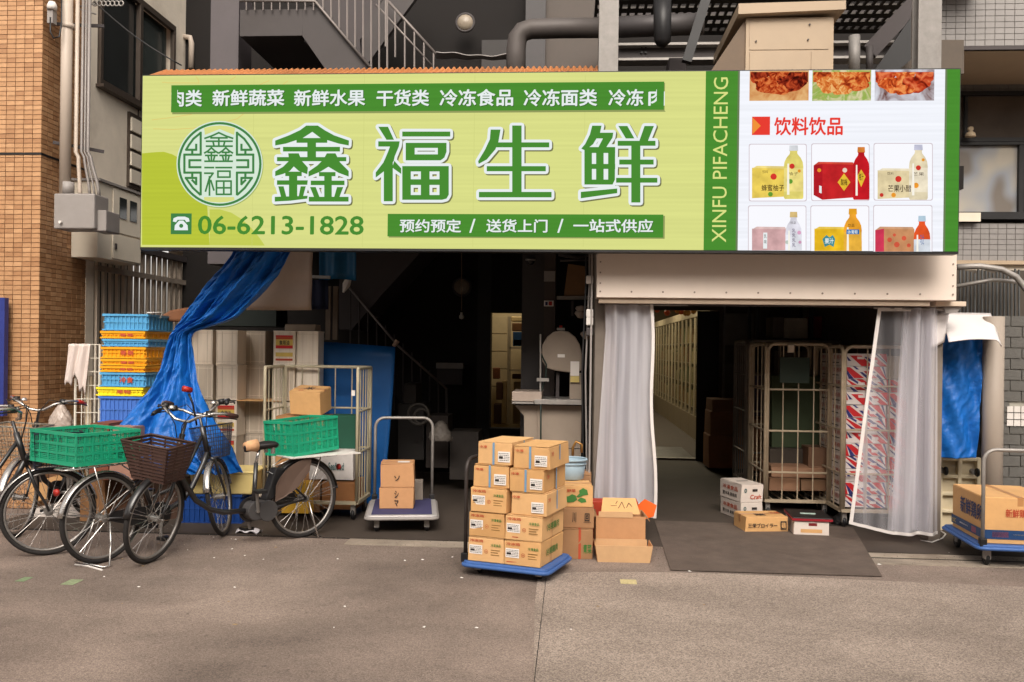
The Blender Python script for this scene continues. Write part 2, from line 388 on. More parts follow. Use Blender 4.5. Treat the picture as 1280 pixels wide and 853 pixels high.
fr.box(XL-.02, XL+.03, yA, yA+t, zb+.03, ztw-.03); fr.box(XL-.02, XL+.03, yB-t, yB, zb+.03, ztw-.03); ym = Yw(170); fr.box(XL-.02, XL+.035, ym-.02, ym+.04, zb+.03, ztw-.03)
win = part('window', fr, WFRAME, sb, world=True)
part('pane', MB().box(XL-.05, XL-.035, yA+t, ym-.02, zb, ztw), GLASSD, win, world=True)
part('pane', MB().box(XL-.09, XL-.075, ym, yB-t, zb, ztw), mat('pane_green', (58,66,64), .15, var=.2, spec=.8), win, world=True)
part('sill', MB().box(XL, XL+.09, yA-.05, yB+.05, zb-.075, zb-.042), WFRAME, win, world=True)
# pillar at the corner, slat fence, dark void behind
sw = thing('slat_fence', 'row of upright brown metal slats closing the side of the grey wall', 'fence', (XL, Yw(170), 0))
ya, yb = Yw(117), Yw(238)
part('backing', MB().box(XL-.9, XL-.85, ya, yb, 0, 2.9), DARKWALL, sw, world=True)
z_r = atx(118,335,XL).z
nsl = 17
slm = MB().box(-.018, .018, -.026, .026, 0, 2.62)
slat_me = mesh_of('slat', slm, mat('slat_bronze', (186,172,156), .5, metal=.3, var=.1))
for i in range(nsl):
    o = bpy.data.objects.new('slat', slat_me); col.objects.link(o); o.parent = sw
    o.location = ROOTM[sw.name] @ Vector((XL, ya+.08+(yb-ya-.1)*i/(nsl-1), .05))
part('rail', MB().box(XL+.02, XL+.05, ya, yb, z_r-.03, z_r+.03), mat('rail_bronze', (170,156,142), .5, metal=.3), sw, world=True)
part('rail', MB().box(XL+.02, XL+.05, ya, yb, .5, .56), mat('rail_bronze', (170,156,142)), sw, world=True)
part('top_channel', MB().box(XL-.04, XL+.06, ya, yb, 2.67, 2.74), CHAR, sw, world=True)

# meter cabinet on the side wall
def wall_box(mb, u0, v0, u1, v1, proud, base=0.0):
    """box standing off the wall x=XL between photo columns u0..u1; v at u0 edge"""
    X = XL+proud; a = atx(u0, v0, X); b = atx(u1, v1, X)
    zt_, zb_ = atx(u0, v0, X).z, atx(u0, v1, X).z
    return mb.box(XL+base, X, a.y, atx(u1, v0, X).y, zb_, zt_)
mc = thing('meter_cabinet', 'beige electric meter cabinet with two small dark windows on the side wall', 'cabinet', (XL, Yw(140), 2.2))
Xc = XL+.28; y0, y1 = ray(122,300).y/ray(122,300).x*Xc, ray(176,300).y/ray(176,300).x*Xc
z1_, z0_ = atx(122,226,Xc).z, atx(122,322,Xc).z
part('body', MB().box(XL, Xc, y0, y1, z0_, z1_), CREAM, mc, world=True, bev=.006)
part('roof', MB().box(XL, Xc+.03, y0-.02, y1+.02, z1_+.001, z1_+.025), GREYBOX, mc, world=True)
part('door', MB().box(Xc, Xc+.012, y0+.28, y1-.02, z0_+.3, z1_-.02), CREAM, mc, world=True, bev=.003)
part('door', MB().box(Xc, Xc+.012, y0+.28, y1-.02, z0_+.02, z0_+.28), CREAM, mc, world=True, bev=.003)
for k in range(2):
    part('meter_window', MB().box(Xc+.012, Xc+.02, y0+.40+k*.22, y0+.54+k*.22, z0_+.46, z0_+.68), GLASSD, mc, world=True)
part('latch', MB().box(Xc+.012, Xc+.025, y0+.31, y0+.34, z0_+.12, z0_+.18), CHAR, mc, world=True)
lv = thing('wall_louvre', 'pale framed shutter panels on the side wall beside the sign edge', 'panel', (XL, Yw(168), 2.9))
for k in range(4):
    z_a = atx(160, 142+k*22, XL+.05).z
    part('shutter_panel', MB().box(XL, XL+.05, Yw(158), Yw(182), z_a-.17, z_a-.012), CREAM, lv, world=True, bev=.004)
part('frame', MB().box(XL, XL+.03, Yw(157), Yw(183), atx(160,234,XL).z, atx(160,140,XL).z), WFRAME, lv, world=True)
# conduits
cp = thing('conduit_bundle', 'bundle of beige and grey vertical pipes running down into a grey junction box', 'pipes', (at(90,240,8.0).x, 8.0, 2.4))
YP = YC+.35
def vpipe(nm, u, vtop, vbot, r, m):
    a = at(u, vtop, YP); b = at(u, vbot, YP); part(nm, MB().tube([(a.x,a.y,a.z),(a.x,a.y,b.z)], r, 16), m, cp, world=True, smooth=True)
GREYP = mat('grey_conduit', (128,122,118), .5, metal=.3, var=.08)
YP = YC+.1
s_pp = 1100/YP*.965
vpipe('drain_pipe', 85, -60, 243, .052, PVC)
vpipe('pipe_socket', 85, 228, 243, .057, GREYBOX)
vpipe('pipe_coupling', 85, 30, 36, .058, PVC)
for u, r, vb in ((98,.019,190),(105,.014,190),(109,.010,190),(113,.016,190)):
    a = at(u, -60, YP+.03); b = at(u, vb, YP+.03)
    pts = [(a.x,a.y,a.z),(a.x,a.y,b.z)]
    u2 = u+ (2 if u < 100 else 4+ (u-98)*.45)
    for k in range(1, 9):
        f = k/8; fs = f*f*(3-2*f); q = at(u+(u2-u)*fs, vb+ (245-vb)*f, YP+.03); pts.append((q.x, q.y, q.z))
    part('conduit', MB().tube(pts, r, 10), GREYP if u != 98 else PVC, cp, world=True, smooth=True)
for v in (30, 178):
    a = at(66, v, YP-.02); b = at(130, v+12 if v > 100 else v+3, YP+.25)
    part('clamp_rail', MB().bar(a, b, .02, .03), CHAR, cp, world=True)
jb = MB(); jb.pbox(67, 242, 118, 286, YP-.12, .26)
part('junction_box', jb, GREYBOX, cp, world=True, bev=.012)
part('junction_box', MB().box(at(118,260,YP).x, at(137,260,YP).x, YP-.06, YP+.2, at(100,290,YP).z, at(100,264,YP).z), GREYBOX, cp, world=True, bev=.01)
a = at(76,278,YP-.13); part('bolt', MB().cyl(a, a+Vector((0,-.02,0)), .014), WHITEP, cp, world=True)
jl = MB(); a = at(68,250,YP-.12)
bx = thing('wall_connector', 'small white cable gland with looping black cable on the orange tile corner', 'cable fitting', (at(66,20,YP-.1).x, YP-.1, at(66,50,YP).z))
a = at(65,10,YP-.1); part('cap', MB().lathe([(0,.06),(.03,.055),(.045,.02),(.045,-.02),(0,-.02)], (a.x,a.y,a.z), 12), WHITEP, bx, world=True, smooth=True)
part('bracket', MB().box(a.x-.035, a.x+.02, a.y-.02, a.y+.05, a.z-.15, a.z-.022), GREYBOX, bx, world=True)
part('cable', MB().tube([at(63,22,YP-.12), at(63,40,YP-.12), at(67,48,YP-.12), at(74,46,YP-.12), at(77,30,YP-.1), at(77,-10,YP-.08)], .008, 6), BLACK, bx, world=True, smooth=True)
# perforated bracket and cable crossing the window
pb = MB(); Yb = YC+.3
for k in range(7):
    a = at(119+k*5.4, 4.5+.0*k, Yb); pb.torus((a.x,a.y,a.z), .024, .007, 'Y', 14, 5)
a = at(100,8,Yb); b = at(119,5,Yb); pb.bar(a, b, .012); a = at(100,12,Yb); b = at(120,18,Yb); pb.bar(a, b, .012)
solo('cable_bracket', pb, GALV, 'perforated galvanised cable bracket with round holes at the top of the pipes', 'bracket', smooth=True)
cbm = MB(); pts = []
for k in range(9):
    f = k/8; q = at(117+110*f, 2+80*f+6*math.sin(PI*f), 8.6+.2*f); pts.append(q)
cbm.tube(pts, .007, 6); solo('overhead_cable', cbm, BLACK, 'thin black cable slanting down across the side window', 'cable', smooth=True)
for u, v, nm in ((232,52,'a'),(258,70,'b')):
    q = atx(u, v, XL+.02); mb = MB().tube([(XL,q.y,q.z+.06),(XL+.08,q.y,q.z+.05),(XL+.1,q.y,q.z-.02),(XL+.1,q.y,q.z-.35)], .035, 10)
    solo('elbow_pipe', mb, PVC, 'short beige elbow pipe coming out of the side wall, ' + ('nearer to the window' if nm == 'a' else 'just left of the dark column'), 'pipe', smooth=True)
solo('thin_downpipe', MB().tube([(XL+.05, Yw(252), 7.3), (XL+.05, Yw(252), 2.9)], .02, 10), PVC, 'slim beige downpipe on the far end of the side wall', 'pipe', smooth=True)

# ================================================================ REAR BUILDING OVER THE SHOP
YR = 11.2
rb = thing('shop_building', 'dark painted building with open stair gallery behind and above the long sign', 'building', (0, YR, 0))
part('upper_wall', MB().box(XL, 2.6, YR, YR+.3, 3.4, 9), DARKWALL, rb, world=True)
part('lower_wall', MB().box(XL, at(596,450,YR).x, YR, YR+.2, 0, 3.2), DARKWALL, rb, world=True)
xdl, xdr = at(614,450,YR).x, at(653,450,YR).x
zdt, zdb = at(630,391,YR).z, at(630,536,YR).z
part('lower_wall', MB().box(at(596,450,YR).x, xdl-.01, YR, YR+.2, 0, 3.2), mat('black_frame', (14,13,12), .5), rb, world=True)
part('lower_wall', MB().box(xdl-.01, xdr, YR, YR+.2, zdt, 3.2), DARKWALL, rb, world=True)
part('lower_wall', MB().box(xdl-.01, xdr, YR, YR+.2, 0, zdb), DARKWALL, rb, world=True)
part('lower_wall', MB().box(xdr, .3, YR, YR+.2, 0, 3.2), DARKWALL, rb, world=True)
part('floor_slab', MB().box(-3.45, 3.4, 7.95, 13.5, 3.05, 3.25), DARKWALL, rb, world=True)
# dark column at the left of the gallery and two columns by the machine
part('column', MB().pbox(262,-60,297,330,9.6,.4), mat('column_grey', (84,78,80), .6, var=.06, dirt=.15), rb, world=True)
c1 = MB(); a = at(652,400,8.9); b = at(694,400,8.9); xm = at(680,400,8.9).x
c1.box(a.x, xm, 8.9, 9.3, 0, 3.05); part('column', c1, mat('column_black', (52,48,48), .55, var=.1), rb, world=True)
part('column', MB().box(xm, b.x, 8.85, 9.2, 0, 3.05), mat('column_brown', (66,56,52), .6, var=.1), rb, world=True)
a = at(700,400,8.6)
# upper gallery: grey recess walls right of the stair, door panels
part('gallery_wall', MB().pbox(657,-40,682,90,10.8,.3), mat('gallery_grey', (70,67,67), .6), rb, world=True)
part('gallery_wall', MB().pbox(682,-40,748,90,10.9,.3), mat('gallery_warm', (84,76,70), .7, var=.08), rb, world=True)
part('doorway', MB().pbox(602,50,648,90,11.1,.05), mat('door_black', (46,42,40), .6), rb, world=True)
def round_lamp(u, v, Y, label, r):
    c = at(u, v, Y); t_ = thing('bulkhead_lamp', label, 'wall lamp', (c.x, Y, c.z), 0)
    part('rim', MB().torus((0,-.04,0), r, .018, 'Y', 28, 8), STEELD, t_, smooth=True)
    mb = MB(); prof = [(0,-.09),(r*.5,-.085),(r*.85,-.06),(r,-.03),(r,0)]
    vs = []; fs = []; n = 24
    for k in range(n):
        an = 2*PI*k/n
        for rr, yy in prof: vs.append((rr*math.cos(an), yy, rr*math.sin(an)))
    m5 = len(prof)
    for k in range(n):
        for i in range(m5-1): fs.append((k*m5+i, ((k+1)%n)*m5+i, ((k+1)%n)*m5+i+1, k*m5+i+1))
    mb.add(vs, fs); part('diffuser', mb, mat('opal_glass', (140,128,112), .35, var=.03), t_, smooth=True)
round_lamp(582, 30, 10.95, 'unlit round bulkhead lamp high on the dark wall by the upper stair', .11)
round_lamp(578, 359, 11.1, 'unlit round bulkhead lamp on the black wall inside the left bay', .11)

def stair(name, label, Y, pts_low, landing, slope, rail_pts, nb, parent_mat, railmat, depth=.9):
    pass
# upper stair: landing, sloping stringer, soffit, railings
us = thing('upper_staircase', 'grey steel staircase with thin railings crossing the gallery above the sign', 'staircase', (at(380,60,9.4).x, 9.4, 4.0))
Yu = 9.3
part('landing', MB().pbox(300,12,378,45,Yu,1.2), STEELD, us, world=True)
poly = [at(378,12,Yu), at(398,0,Yu), at(465,84,Yu), at(470,100,Yu), at(416,100,Yu), at(378,45,Yu)]
part('stringer', MB().prism(poly, (0,.05,0)), STEELD, us, world=True)
part('tread_soffit', MB().prism([at(382,45,Yu+.06), at(470,105,Yu+.06), at(470,112,Yu+.06), at(380,52,Yu+.06)], (0,1.1,0)), CHAR, us, world=True)
poly = [at(452,38,10.4), at(500,-30,10.4), at(540,-30,10.4), at(452,90,10.4)]
part('upper_stringer', MB().prism(poly, (0,.08,0)), STEELD, us, world=True)
part('stair_wall', MB().prism([at(398,0,10.5), at(400,-40,10.5), at(500,-40,10.5), at(450,50,10.5), at(452,90,10.5)][::-1], (0,.05,0)), CHAR, us, world=True)
RAIL = mat('rail_grey', (120,112,108), .5, metal=.4, var=.1)
part('handrail', MB().tube([at(300,1,Yu-.04), at(394,2,Yu-.04), at(462,84,Yu-.04)], .016, 8), RAIL, us, world=True, smooth=True)
part('handrail', MB().tube([at(478,-6,10.2), at(545,68,10.2)], .018, 8), RAIL, us, world=True, smooth=True)
part('handrail', MB().tube([at(470,6,10.2), at(540,82,10.2)], .012, 8), RAIL, us, world=True, smooth=True)
for k in range(9):
    u = 308+k*10.5; part('baluster', MB().cyl(at(u,-30,Yu-.04), at(u,13,Yu-.04), .008, 6), RAIL, us, world=True)
for k in range(9):
    u = 404+k*10; part('baluster', MB().cyl(at(u,-40,Yu-.02), at(u,8+(u-398)*1.22,Yu-.02), .011, 6), RAIL, us, world=True)
for k in range(6):
    u = 482+k*12; vt = -6+(u-478)*1.1; part('baluster', MB().cyl(at(u,vt,10.2), at(u,vt+60,10.2), .012, 6), RAIL, us, world=True)
shp = MB().grid(lambda a,b: at(545+90*a, 67+ (1-abs(2*a-.2)**2)*0 + 8*b+ 6*math.sin(3*a)*(1-b)*a - (1-a)*2 + math.sin(a*18)*.8, 9.9+.3*b), 24, 4)
solo('white_cover_sheet', shp, mat('pale_sheet', (150,144,140), .6), 'pale crumpled cover sheet lying behind the orange roof strip beside the large pipe', 'cover sheet', smooth=True, solid=.01)

# lower staircase inside left bay
ls = thing('inner_staircase', 'black staircase with thin railing descending into the dark left bay', 'staircase', (at(500,400,10.2).x, 10.2, 0))
Yl = 10.2
part('soffit', MB().prism([at(424,300,Yl), at(540,300,Yl), at(476,370,Yl), at(440,412,Yl), at(424,412,Yl)], (0,.9,0)), CHAR, ls, world=True)
part('handrail', MB().tube([at(430,352,Yl-.1), at(497,432,Yl-.1), at(559,487,Yl-.1)], .014, 8), RAIL, ls, world=True, smooth=True)
part('stringer', MB().prism([at(430,470,Yl), at(470,470,Yl), at(556,560,Yl), at(556,585,Yl), at(430,500,Yl)], (0,.05,0)), DARKWALL, ls, world=True)
for k in range(12):
    u = 438+k*11; v = 360+(u-436)*1.02; part('baluster', MB().cyl(at(u,v,Yl-.1), at(u,v+95,Yl-.1), .009, 6), STEELD, ls, world=True)
part('newel_post', MB().cyl(at(558,486,Yl-.1), at(558,575,Yl-.1), .014, 8), STEELD, ls, world=True)

eb = thing('switch_box', 'small grey electrical box with dark lower half on the black back wall', 'electrical box', (at(562,467,11.1).x, 11.1, 1.2))
part('cover', MB().pbox(545,454,579,461,11.05,.14), GREYBOX, eb, world=True); part('case', MB().pbox(546,461.5,578,481,11.07,.12), CHAR, eb, world=True)
bl = thing('hanging_bulb', 'bare bulb hanging on a cord in front of the round wall lamp', 'bulb', (at(577,400,10.4).x, 10.4, at(577,400,10.4).z))
part('cord', MB().cyl(at(577,300,10.4), at(577,389,10.4), .006, 6), mat('cord_brown', (110,90,70)), bl, world=True)
c = at(577,396,10.4); part('bulb', MB().lathe([(0,-.035),(.028,-.02),(.03,.005),(.015,.03),(.014,.05),(0,.05)], (c.x,c.y,c.z), 12), mat('bulb_glass', (190,185,175), .3), bl, world=True, smooth=True)

# ---- lit back room seen through the narrow doorway
br = thing('back_room', 'lit narrow storeroom with beige shelves seen through the black doorway', 'room', (xdl, YR+1, 0))
BR = mat('room_beige', (196,176,136), .8, var=.1, scale=3)
part('wall', MB().box(xdl-.8, xdr+.8, YR+1.5, YR+1.6, 0, 3), BR, br, world=True)
part('wall', MB().box(xdl-.9, xdl-.8, YR+.2, YR+1.5, 0, 3), BR, br, world=True)
part('wall', MB().box(xdr+.8, xdr+.9, YR+.2, YR+1.5, 0, 3), BR, br, world=True)
part('ceiling', MB().box(xdl-.9, xdr+.9, YR+.2, YR+1.6, 3.0, 3.1), BR, br, world=True)
part('floor', MB().box(xdl-.9, xdr+.9, YR+.2, YR+1.6, -.02, .02), SHOPFLOOR, br, world=True)
for k in range(6):
    part('wall_board', MB().pbox(612, 396+k*22, 634, 417+k*22, YR+1.47, .02), BR, br, world=True, bev=.003)
part('shelf_post', MB().pbox(634,396,638,530,YR+.9,.04), mat('shelf_cream', (206,186,150)), br, world=True)
for v in (434, 462, 500): part('shelf_board', MB().pbox(637,v,662,v+2.5,YR+.9,.4), mat('shelf_cream', (206,186,150)), br, world=True)
it = [(639,396,655,402,(220,190,130)),(640,404,654,414,(120,80,40)),(641,415,653,433,(36,74,110)),(641,424,654,433,(140,150,60)),(640,468,654,474,(80,44,30)),(642,478,654,499,(150,130,96)),(616,460,624,474,(120,70,40)),(620,478,630,500,(90,60,40)),(617,505,627,530,(70,46,34)),(641,503,655,530,(168,142,100)),(627,476,633,530,(176,150,104))]
for k, (u0,v0,u1,v1,c) in enumerate(it):
    part('stored_item', MB().pbox(u0,v0,u1,v1,YR+.95+(.2 if u0 < 630 else 0),.2), mat('stored_item_%d' % k, c, .6), br, world=True, bev=.01)
ld = bpy.data.lights.new('room_lamp', 'AREA'); ld.energy = 5; ld.size = .5; ld.color = (1,.90,.72)
lo = bpy.data.objects.new('room_lamp', ld); col.objects.link(lo); lo.location = ((xdl+xdr)/2, YR+.75, 2.9)

# ================================================================ RIGHT: BACKGROUND BUILDING
YB = 10.6
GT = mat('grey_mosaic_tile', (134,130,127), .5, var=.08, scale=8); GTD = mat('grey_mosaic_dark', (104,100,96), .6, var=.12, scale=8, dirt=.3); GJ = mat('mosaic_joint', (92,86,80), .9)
gb = thing('mosaic_tiled_building', 'grey mosaic tiled building with dark framed windows behind the right end of the sign', 'building', (at(1240,200,YB).x, YB, 0))
def tile_field(x0, x1, z0, z1, Y, pw, ph, m, gap=.006, mj=GJ):
    mb = MB(); z = z0
    while z < z1-.01:
        x = x0
        while x < x1-.01:
            mb.box(x+gap/2, min(x1, x+pw)-gap/2, Y-.006-random.uniform(0,.002), Y+.003, z+gap/2, min(z1, z+ph)-gap/2); x += pw
        z += ph
    part('tile_field', mb, m, gb, world=True, kind='stuff')
    part('wall', MB().box(x0, x1, Y, Y+.2, z0, z1), mj, gb, world=True)
xr0, xr1 = at(1140,200,YB).x, 12.0
zz = lambda v: at(1230, v, YB).z
Yf = 9.4; zf = lambda v: at(1230, v, Yf).z
tile_field(at(1170,30,Yf).x, 12.0, zf(58), zf(-60), Yf, .098, .062, GT)
part('soffit', MB().box(at(1130,60,Yf).x, 12.0, Yf+.005, YB, zf(63), zf(58)-.005), BEIGE2, gb, world=True)
part('soffit_edge', MB().box(at(1176,60,Yf).x, 12.0, Yf-.02, Yf+.03, zf(63), zf(58.5)), CHAR, gb, world=True)
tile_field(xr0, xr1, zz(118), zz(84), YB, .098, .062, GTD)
tile_field(xr0, xr1, zz(326), zz(279), YB, .098, .062, GT)
part('wall', MB().box(xr0, xr1, YB+.05, YB+.2, zz(279), zz(118)), DARKWALL, gb, world=True)
part('ledge', MB().box(xr0, xr1, YB-.05, YB+.1, zz(331), zz(326)-.003), BEIGE2, gb, world=True)
part('wall', MB().box(xr0, xr1, YB+.02, YB+.2, 0, zz(331)-.004), CREAM, gb, world=True)
uw = MB(); uw.pbox(1195,114,1290,119,YB-.04,.1); uw.pbox(1195,172,1290,177,YB-.05,.12); uw.pbox(1206,119,1210,172,YB-.03,.06)
f1 = part('window', uw, BLACK, gb, world=True); part('pane', MB().pbox(1195,119,1290,172,YB+.01,.02), mat('pane_brown', (74,62,52), .15, var=.35, scale=1.5, spec=.7), f1, world=True)
lw = MB(); lw.pbox(1190,177.5,1290,181,YB-.06,.12); lw.pbox(1190,265,1290,274,YB-.06,.14); lw.pbox(1274,181,1280,265,YB-.05,.1)
f2 = part('window', lw, BLACK, gb, world=True)
def pane_mat():
    m = mat('curtained_pane', (150,146,138), .3, var=.05, spec=.6); nt = m.node_tree; b = nt.nodes['Principled BSDF']
    tc = nt.nodes.new('ShaderNodeTexCoord'); mp = nt.nodes.new('ShaderNodeMapping'); mp.inputs['Scale'].default_value = (1.6,1,1.3)
    nt.links.new(tc.outputs['Object'], mp.inputs[0]); n = nt.nodes.new('ShaderNodeTexNoise'); n.inputs['Scale'].default_value = 1.7; n.inputs['Detail'].default_value = 1; nt.links.new(mp.outputs[0], n.inputs['Vector'])
    r = nt.nodes.new('ShaderNodeValToRGB'); e = r.color_ramp.elements; e[0].position = .35; e[0].color = L3((112,104,96)); e[1].position = .7; e[1].color = L3((172,164,150))
    x = e.new(.5); x.color = L3((140,144,150)); nt.links.new(n.outputs['Fac'], r.inputs[0]); nt.links.new(r.outputs[0], b.inputs['Base Color']); return m
part('pane', MB().pbox(1190,181,1274,265,YB+.0,.02), pane_mat(), f2, world=True)
part('pane', MB().pbox(1280,181,1300,265,YB+.0,.02), GLASSD, f2, world=True)
part('sash_board', MB().pbox(1190,266,1226,277,YB-.1,.03), CREAM, f2, world=True)
a = at(1213,168,YB-.15); solo('window_ornament', MB().lathe([(0,.09),(.03,.08),(.035,.05),(.02,.035),(.05,.01),(.06,-.03),(0,-.03)], (a.x,a.y,a.z), 12), mat('ornament_pale', (200,180,150), .5), 'small pale figure standing on the sill of the upper dark window', 'ornament', smooth=True)

# steel bar fence with chrome handrail, low block wall and pillar
sf = thing('steel_bar_fence', 'grey steel bar fence with a curved chrome handrail behind the right awning', 'fence', (at(1240,390,9.2).x, 9.2, 0))
BARM = mat('fence_bar_grey', (96,98,98), .45, metal=.6, var=.1)
bar_me = None
for k in range(17):
    u = 1200+k*4.6; Y = 9.2+.1*(k % 2); v0 = 336+ (k % 5)*1.5
    part('bar', MB().cyl(at(u, v0, Y), at(u, 402, Y), .011, 6), BARM, sf, world=True)
part('handrail', MB().tube([at(1196,334,8.9), at(1225,333,8.9), at(1252,337,8.9), at(1270,346,8.9), at(1284,364,8.9), at(1296,384,8.9)], .03, 10), GALV, sf, world=True, smooth=True)
part('rail', MB().tube([at(1196,358,9.0), at(1240,350,9.0), at(1290,354,9.0)], .02, 8), GALV, sf, world=True, smooth=True)
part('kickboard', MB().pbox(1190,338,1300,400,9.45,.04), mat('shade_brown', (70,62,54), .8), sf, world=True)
bw = thing('block_wall', 'dark grey block wall with a band of small white tiles at the right edge', 'wall', (at(1270,500,8.3).x, 8.3, 0))
Yk = 8.3; BLK = mat('grey_block', (92,90,86), .85, var=.12, scale=9, bump=.4, bscale=60, dirt=.3)
part('wall', MB().box(at(1248,450,Yk).x, 5.6, Yk+.01, Yk+.3, 0, at(1265,398,Yk).z-.02), mat('block_joint', (150,146,136), .9), bw, world=True)
bm = {}
z = 0; r = 0
ztop = at(1265,398,Yk).z
while z < ztop-.05:
    h = .098; x = at(1249,450,Yk).x - (.1 if r % 2 else 0)
    while x < 5.4:
        zc = z+h/2; vv = 439 - (zc-EYE)*1100/8.3
        if not (at(1265,533,Yk).z < zc < at(1265,508,Yk).z and x > at(1252,500,Yk).x):
            o = bpy.data.objects.new('block', bm.setdefault('b', mesh_of('block', MB().box(0,.192,-.006,.01,-h/2+.004,h/2-.004), BLK))); col.objects.link(o); o.parent = bw
            o.location = ROOTM[bw.name] @ Vector((x, Yk, zc))
        x += .2
    z += h; r += 1
wt = MB(); x0 = at(1257,520,Yk).x
for i in range(12):
    for j in range(3):
        zz0 = at(1265,533,Yk).z + j*.062
        wt.box(x0+i*.062+.004, x0+i*.062+.058, Yk-.02, Yk+.01, zz0+.004, zz0+.058)
part('white_tile_band', wt, WHITEP, bw, world=True, kind='stuff')
solo('round_pillar', MB().tube([(at(1241,500,7.95).x, 7.95, 0), (at(1241,500,7.95).x, 7.95, at(1241,396,7.95).z)], .085, 28), mat('pillar_grey_beige', (152,140,128), .55, var=.05, scale=2, dirt=.2), 'plain grey beige round pillar between the blue sheet and the block wall', 'pillar', smooth=True)

# ================================================================ SIGN POSTS AND OVERHEAD METALWORK
def hpost(u0, u1, label):
    Y = 7.35; t_ = thing('steel_post', label, 'post', (at((u0+u1)/2,60,Y).x, Y, 0))
    x0, x1 = at(u0,45,Y).x, at(u1,45,Y).x
    part('flange', MB().box(x0, x1, Y, Y+.012, 2.6, 7.2), POSTM, t_, world=True)
    part('web', MB().box((x0+x1)/2-.006, (x0+x1)/2+.006, Y+.012, Y+.13, 2.6, 7.2), GALV, t_, world=True)
    part('flange', MB().box(x0, x1, Y+.13, Y+.142, 2.6, 7.2), GALV, t_, world=True)
hpost(749, 773, 'galvanised steel post rising above the middle of the sign'); hpost(1148, 1177, 'galvanised steel post rising above the right end of the sign')
PIPED = mat('dark_duct', (74,70,70), .5, metal=.3, var=.12, dirt=.2)
solo('large_grey_pipe', MB().tube([at(645,120,9.0), at(645,62,9.0), at(647,48,9.0), at(653,40,9.0), at(664,36.5,9.0), at(700,35.5,9.0), at(752,35,9.0)], .10, 20), mat('pipe_lagging', (84,78,75), .55, metal=.2, var=.1, dirt=.25), 'thick grey pipe bending over behind the orange roof strip', 'pipe', smooth=True)
solo('black_pipe', MB().tube([at(752,35,9.0), at(880,30,8.8)], .105, 16), PIPED, 'thick black horizontal pipe continuing right of the middle post', 'pipe', smooth=True)
solo('black_drop_pipe', MB().tube([at(828,0,8.5), at(828,30,8.5), at(828,52,8.5), at(826,58,8.5)], [.085,.085,.08,.04], 16), BLACK, 'short black pipe stub hanging down with rounded end above the sign', 'pipe', smooth=True)
dc = thing('beige_duct', 'large beige metal duct with folded cap standing behind the sign', 'duct', (at(980,60,8.0).x, 8.3, 4))
Yd = 8.0
part('casing', MB().box(at(932,60,Yd).x, at(1042,60,Yd).x, Yd, Yd+1.2, 3.3, at(985,22,Yd).z), BEIGE2, dc, world=True, bev=.004)
x0, x1 = at(921,16,Yd).x, at(1054,10,Yd).x; za, zb_ = at(921,9,Yd).z, at(1054,5,Yd).z; zc, zd = at(921,22,Yd).z, at(1054,16,Yd).z
part('cap', MB().hexa([(x0,Yd-.08,zc),(x1,Yd-.08,zd),(x1,Yd+1.3,zd),(x0,Yd+1.3,zc),(x0,Yd-.08,za),(x1,Yd-.08,zb_),(x1,Yd+1.3,zb_),(x0,Yd+1.3,za)]), BEIGE2, dc, world=True)
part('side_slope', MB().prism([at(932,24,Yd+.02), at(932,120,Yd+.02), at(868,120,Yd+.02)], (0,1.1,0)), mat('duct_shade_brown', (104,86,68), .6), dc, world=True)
part('front_panel', MB().pbox(937,28,1036,62,Yd-.006,.006), BEIGE2, dc, world=True); part('front_panel', MB().pbox(937,64.5,1012,120,Yd-.008,.008), BEIGE2, dc, world=True); part('front_panel', MB().pbox(1014,64.5,1036,120,Yd-.006,.006), BEIGE2, dc, world=True)
for u, v in ((945,52),(1010,50),(1012,31)):
    a = at(u,v,Yd-.01); part('screw', MB().cyl(a, a+Vector((0,-.01,0)), .008, 8), CHAR, dc, world=True)
bm_ = thing('steel_beam', 'grey steel beam with bolt holes running behind the ducts', 'beam', (at(830,62,9.6).x, 9.6, 4.6))
part('web', MB().pbox(773,55,1120,71,9.6,.02), STEELD, bm_, world=True); part('flange', MB().pbox(773,52,1120,55,9.5,.2), GALV, bm_, world=True); part('flange', MB().pbox(773,71,1120,74,9.5,.2), GALV, bm_, world=True)
for u in (802,807):
    for v in (60,66): a = at(u,v,9.59); part('bolt', MB().cyl(a, a+Vector((0,-.02,0)), .012, 6), BLACK, bm_, world=True)
# perforated deck overhead (sloping away)
pd = thing('perforated_walkway', 'perforated metal walkway seen from below above the beige duct', 'walkway', (1.6, 9.3, 5))
dm = MB(); zD = 5.35
for r in range(7):
    y = 8.9+r*.24
    dm.box(.2, 4.1, y+.10, y+.235, zD, zD+.02)
    for k in range(44): dm.box(.2+k*.09, .2+k*.09+.032, y-.005, y+.10, zD, zD+.02)
part('grating', dm, mat('grating_steel', (60,56,52), .5, metal=.5), pd, world=True, kind='stuff')
part('side_beam', MB().bar((at(1086,66,9.0)), at(1160,-14,9.0), .08, .16), CHAR, pd, world=True)
for Y in (9.1, 10.2): part('cross_beam', MB().box(.2, 4.1, Y, Y+.08, zD+.02, zD+.16), CHAR, pd, world=True)
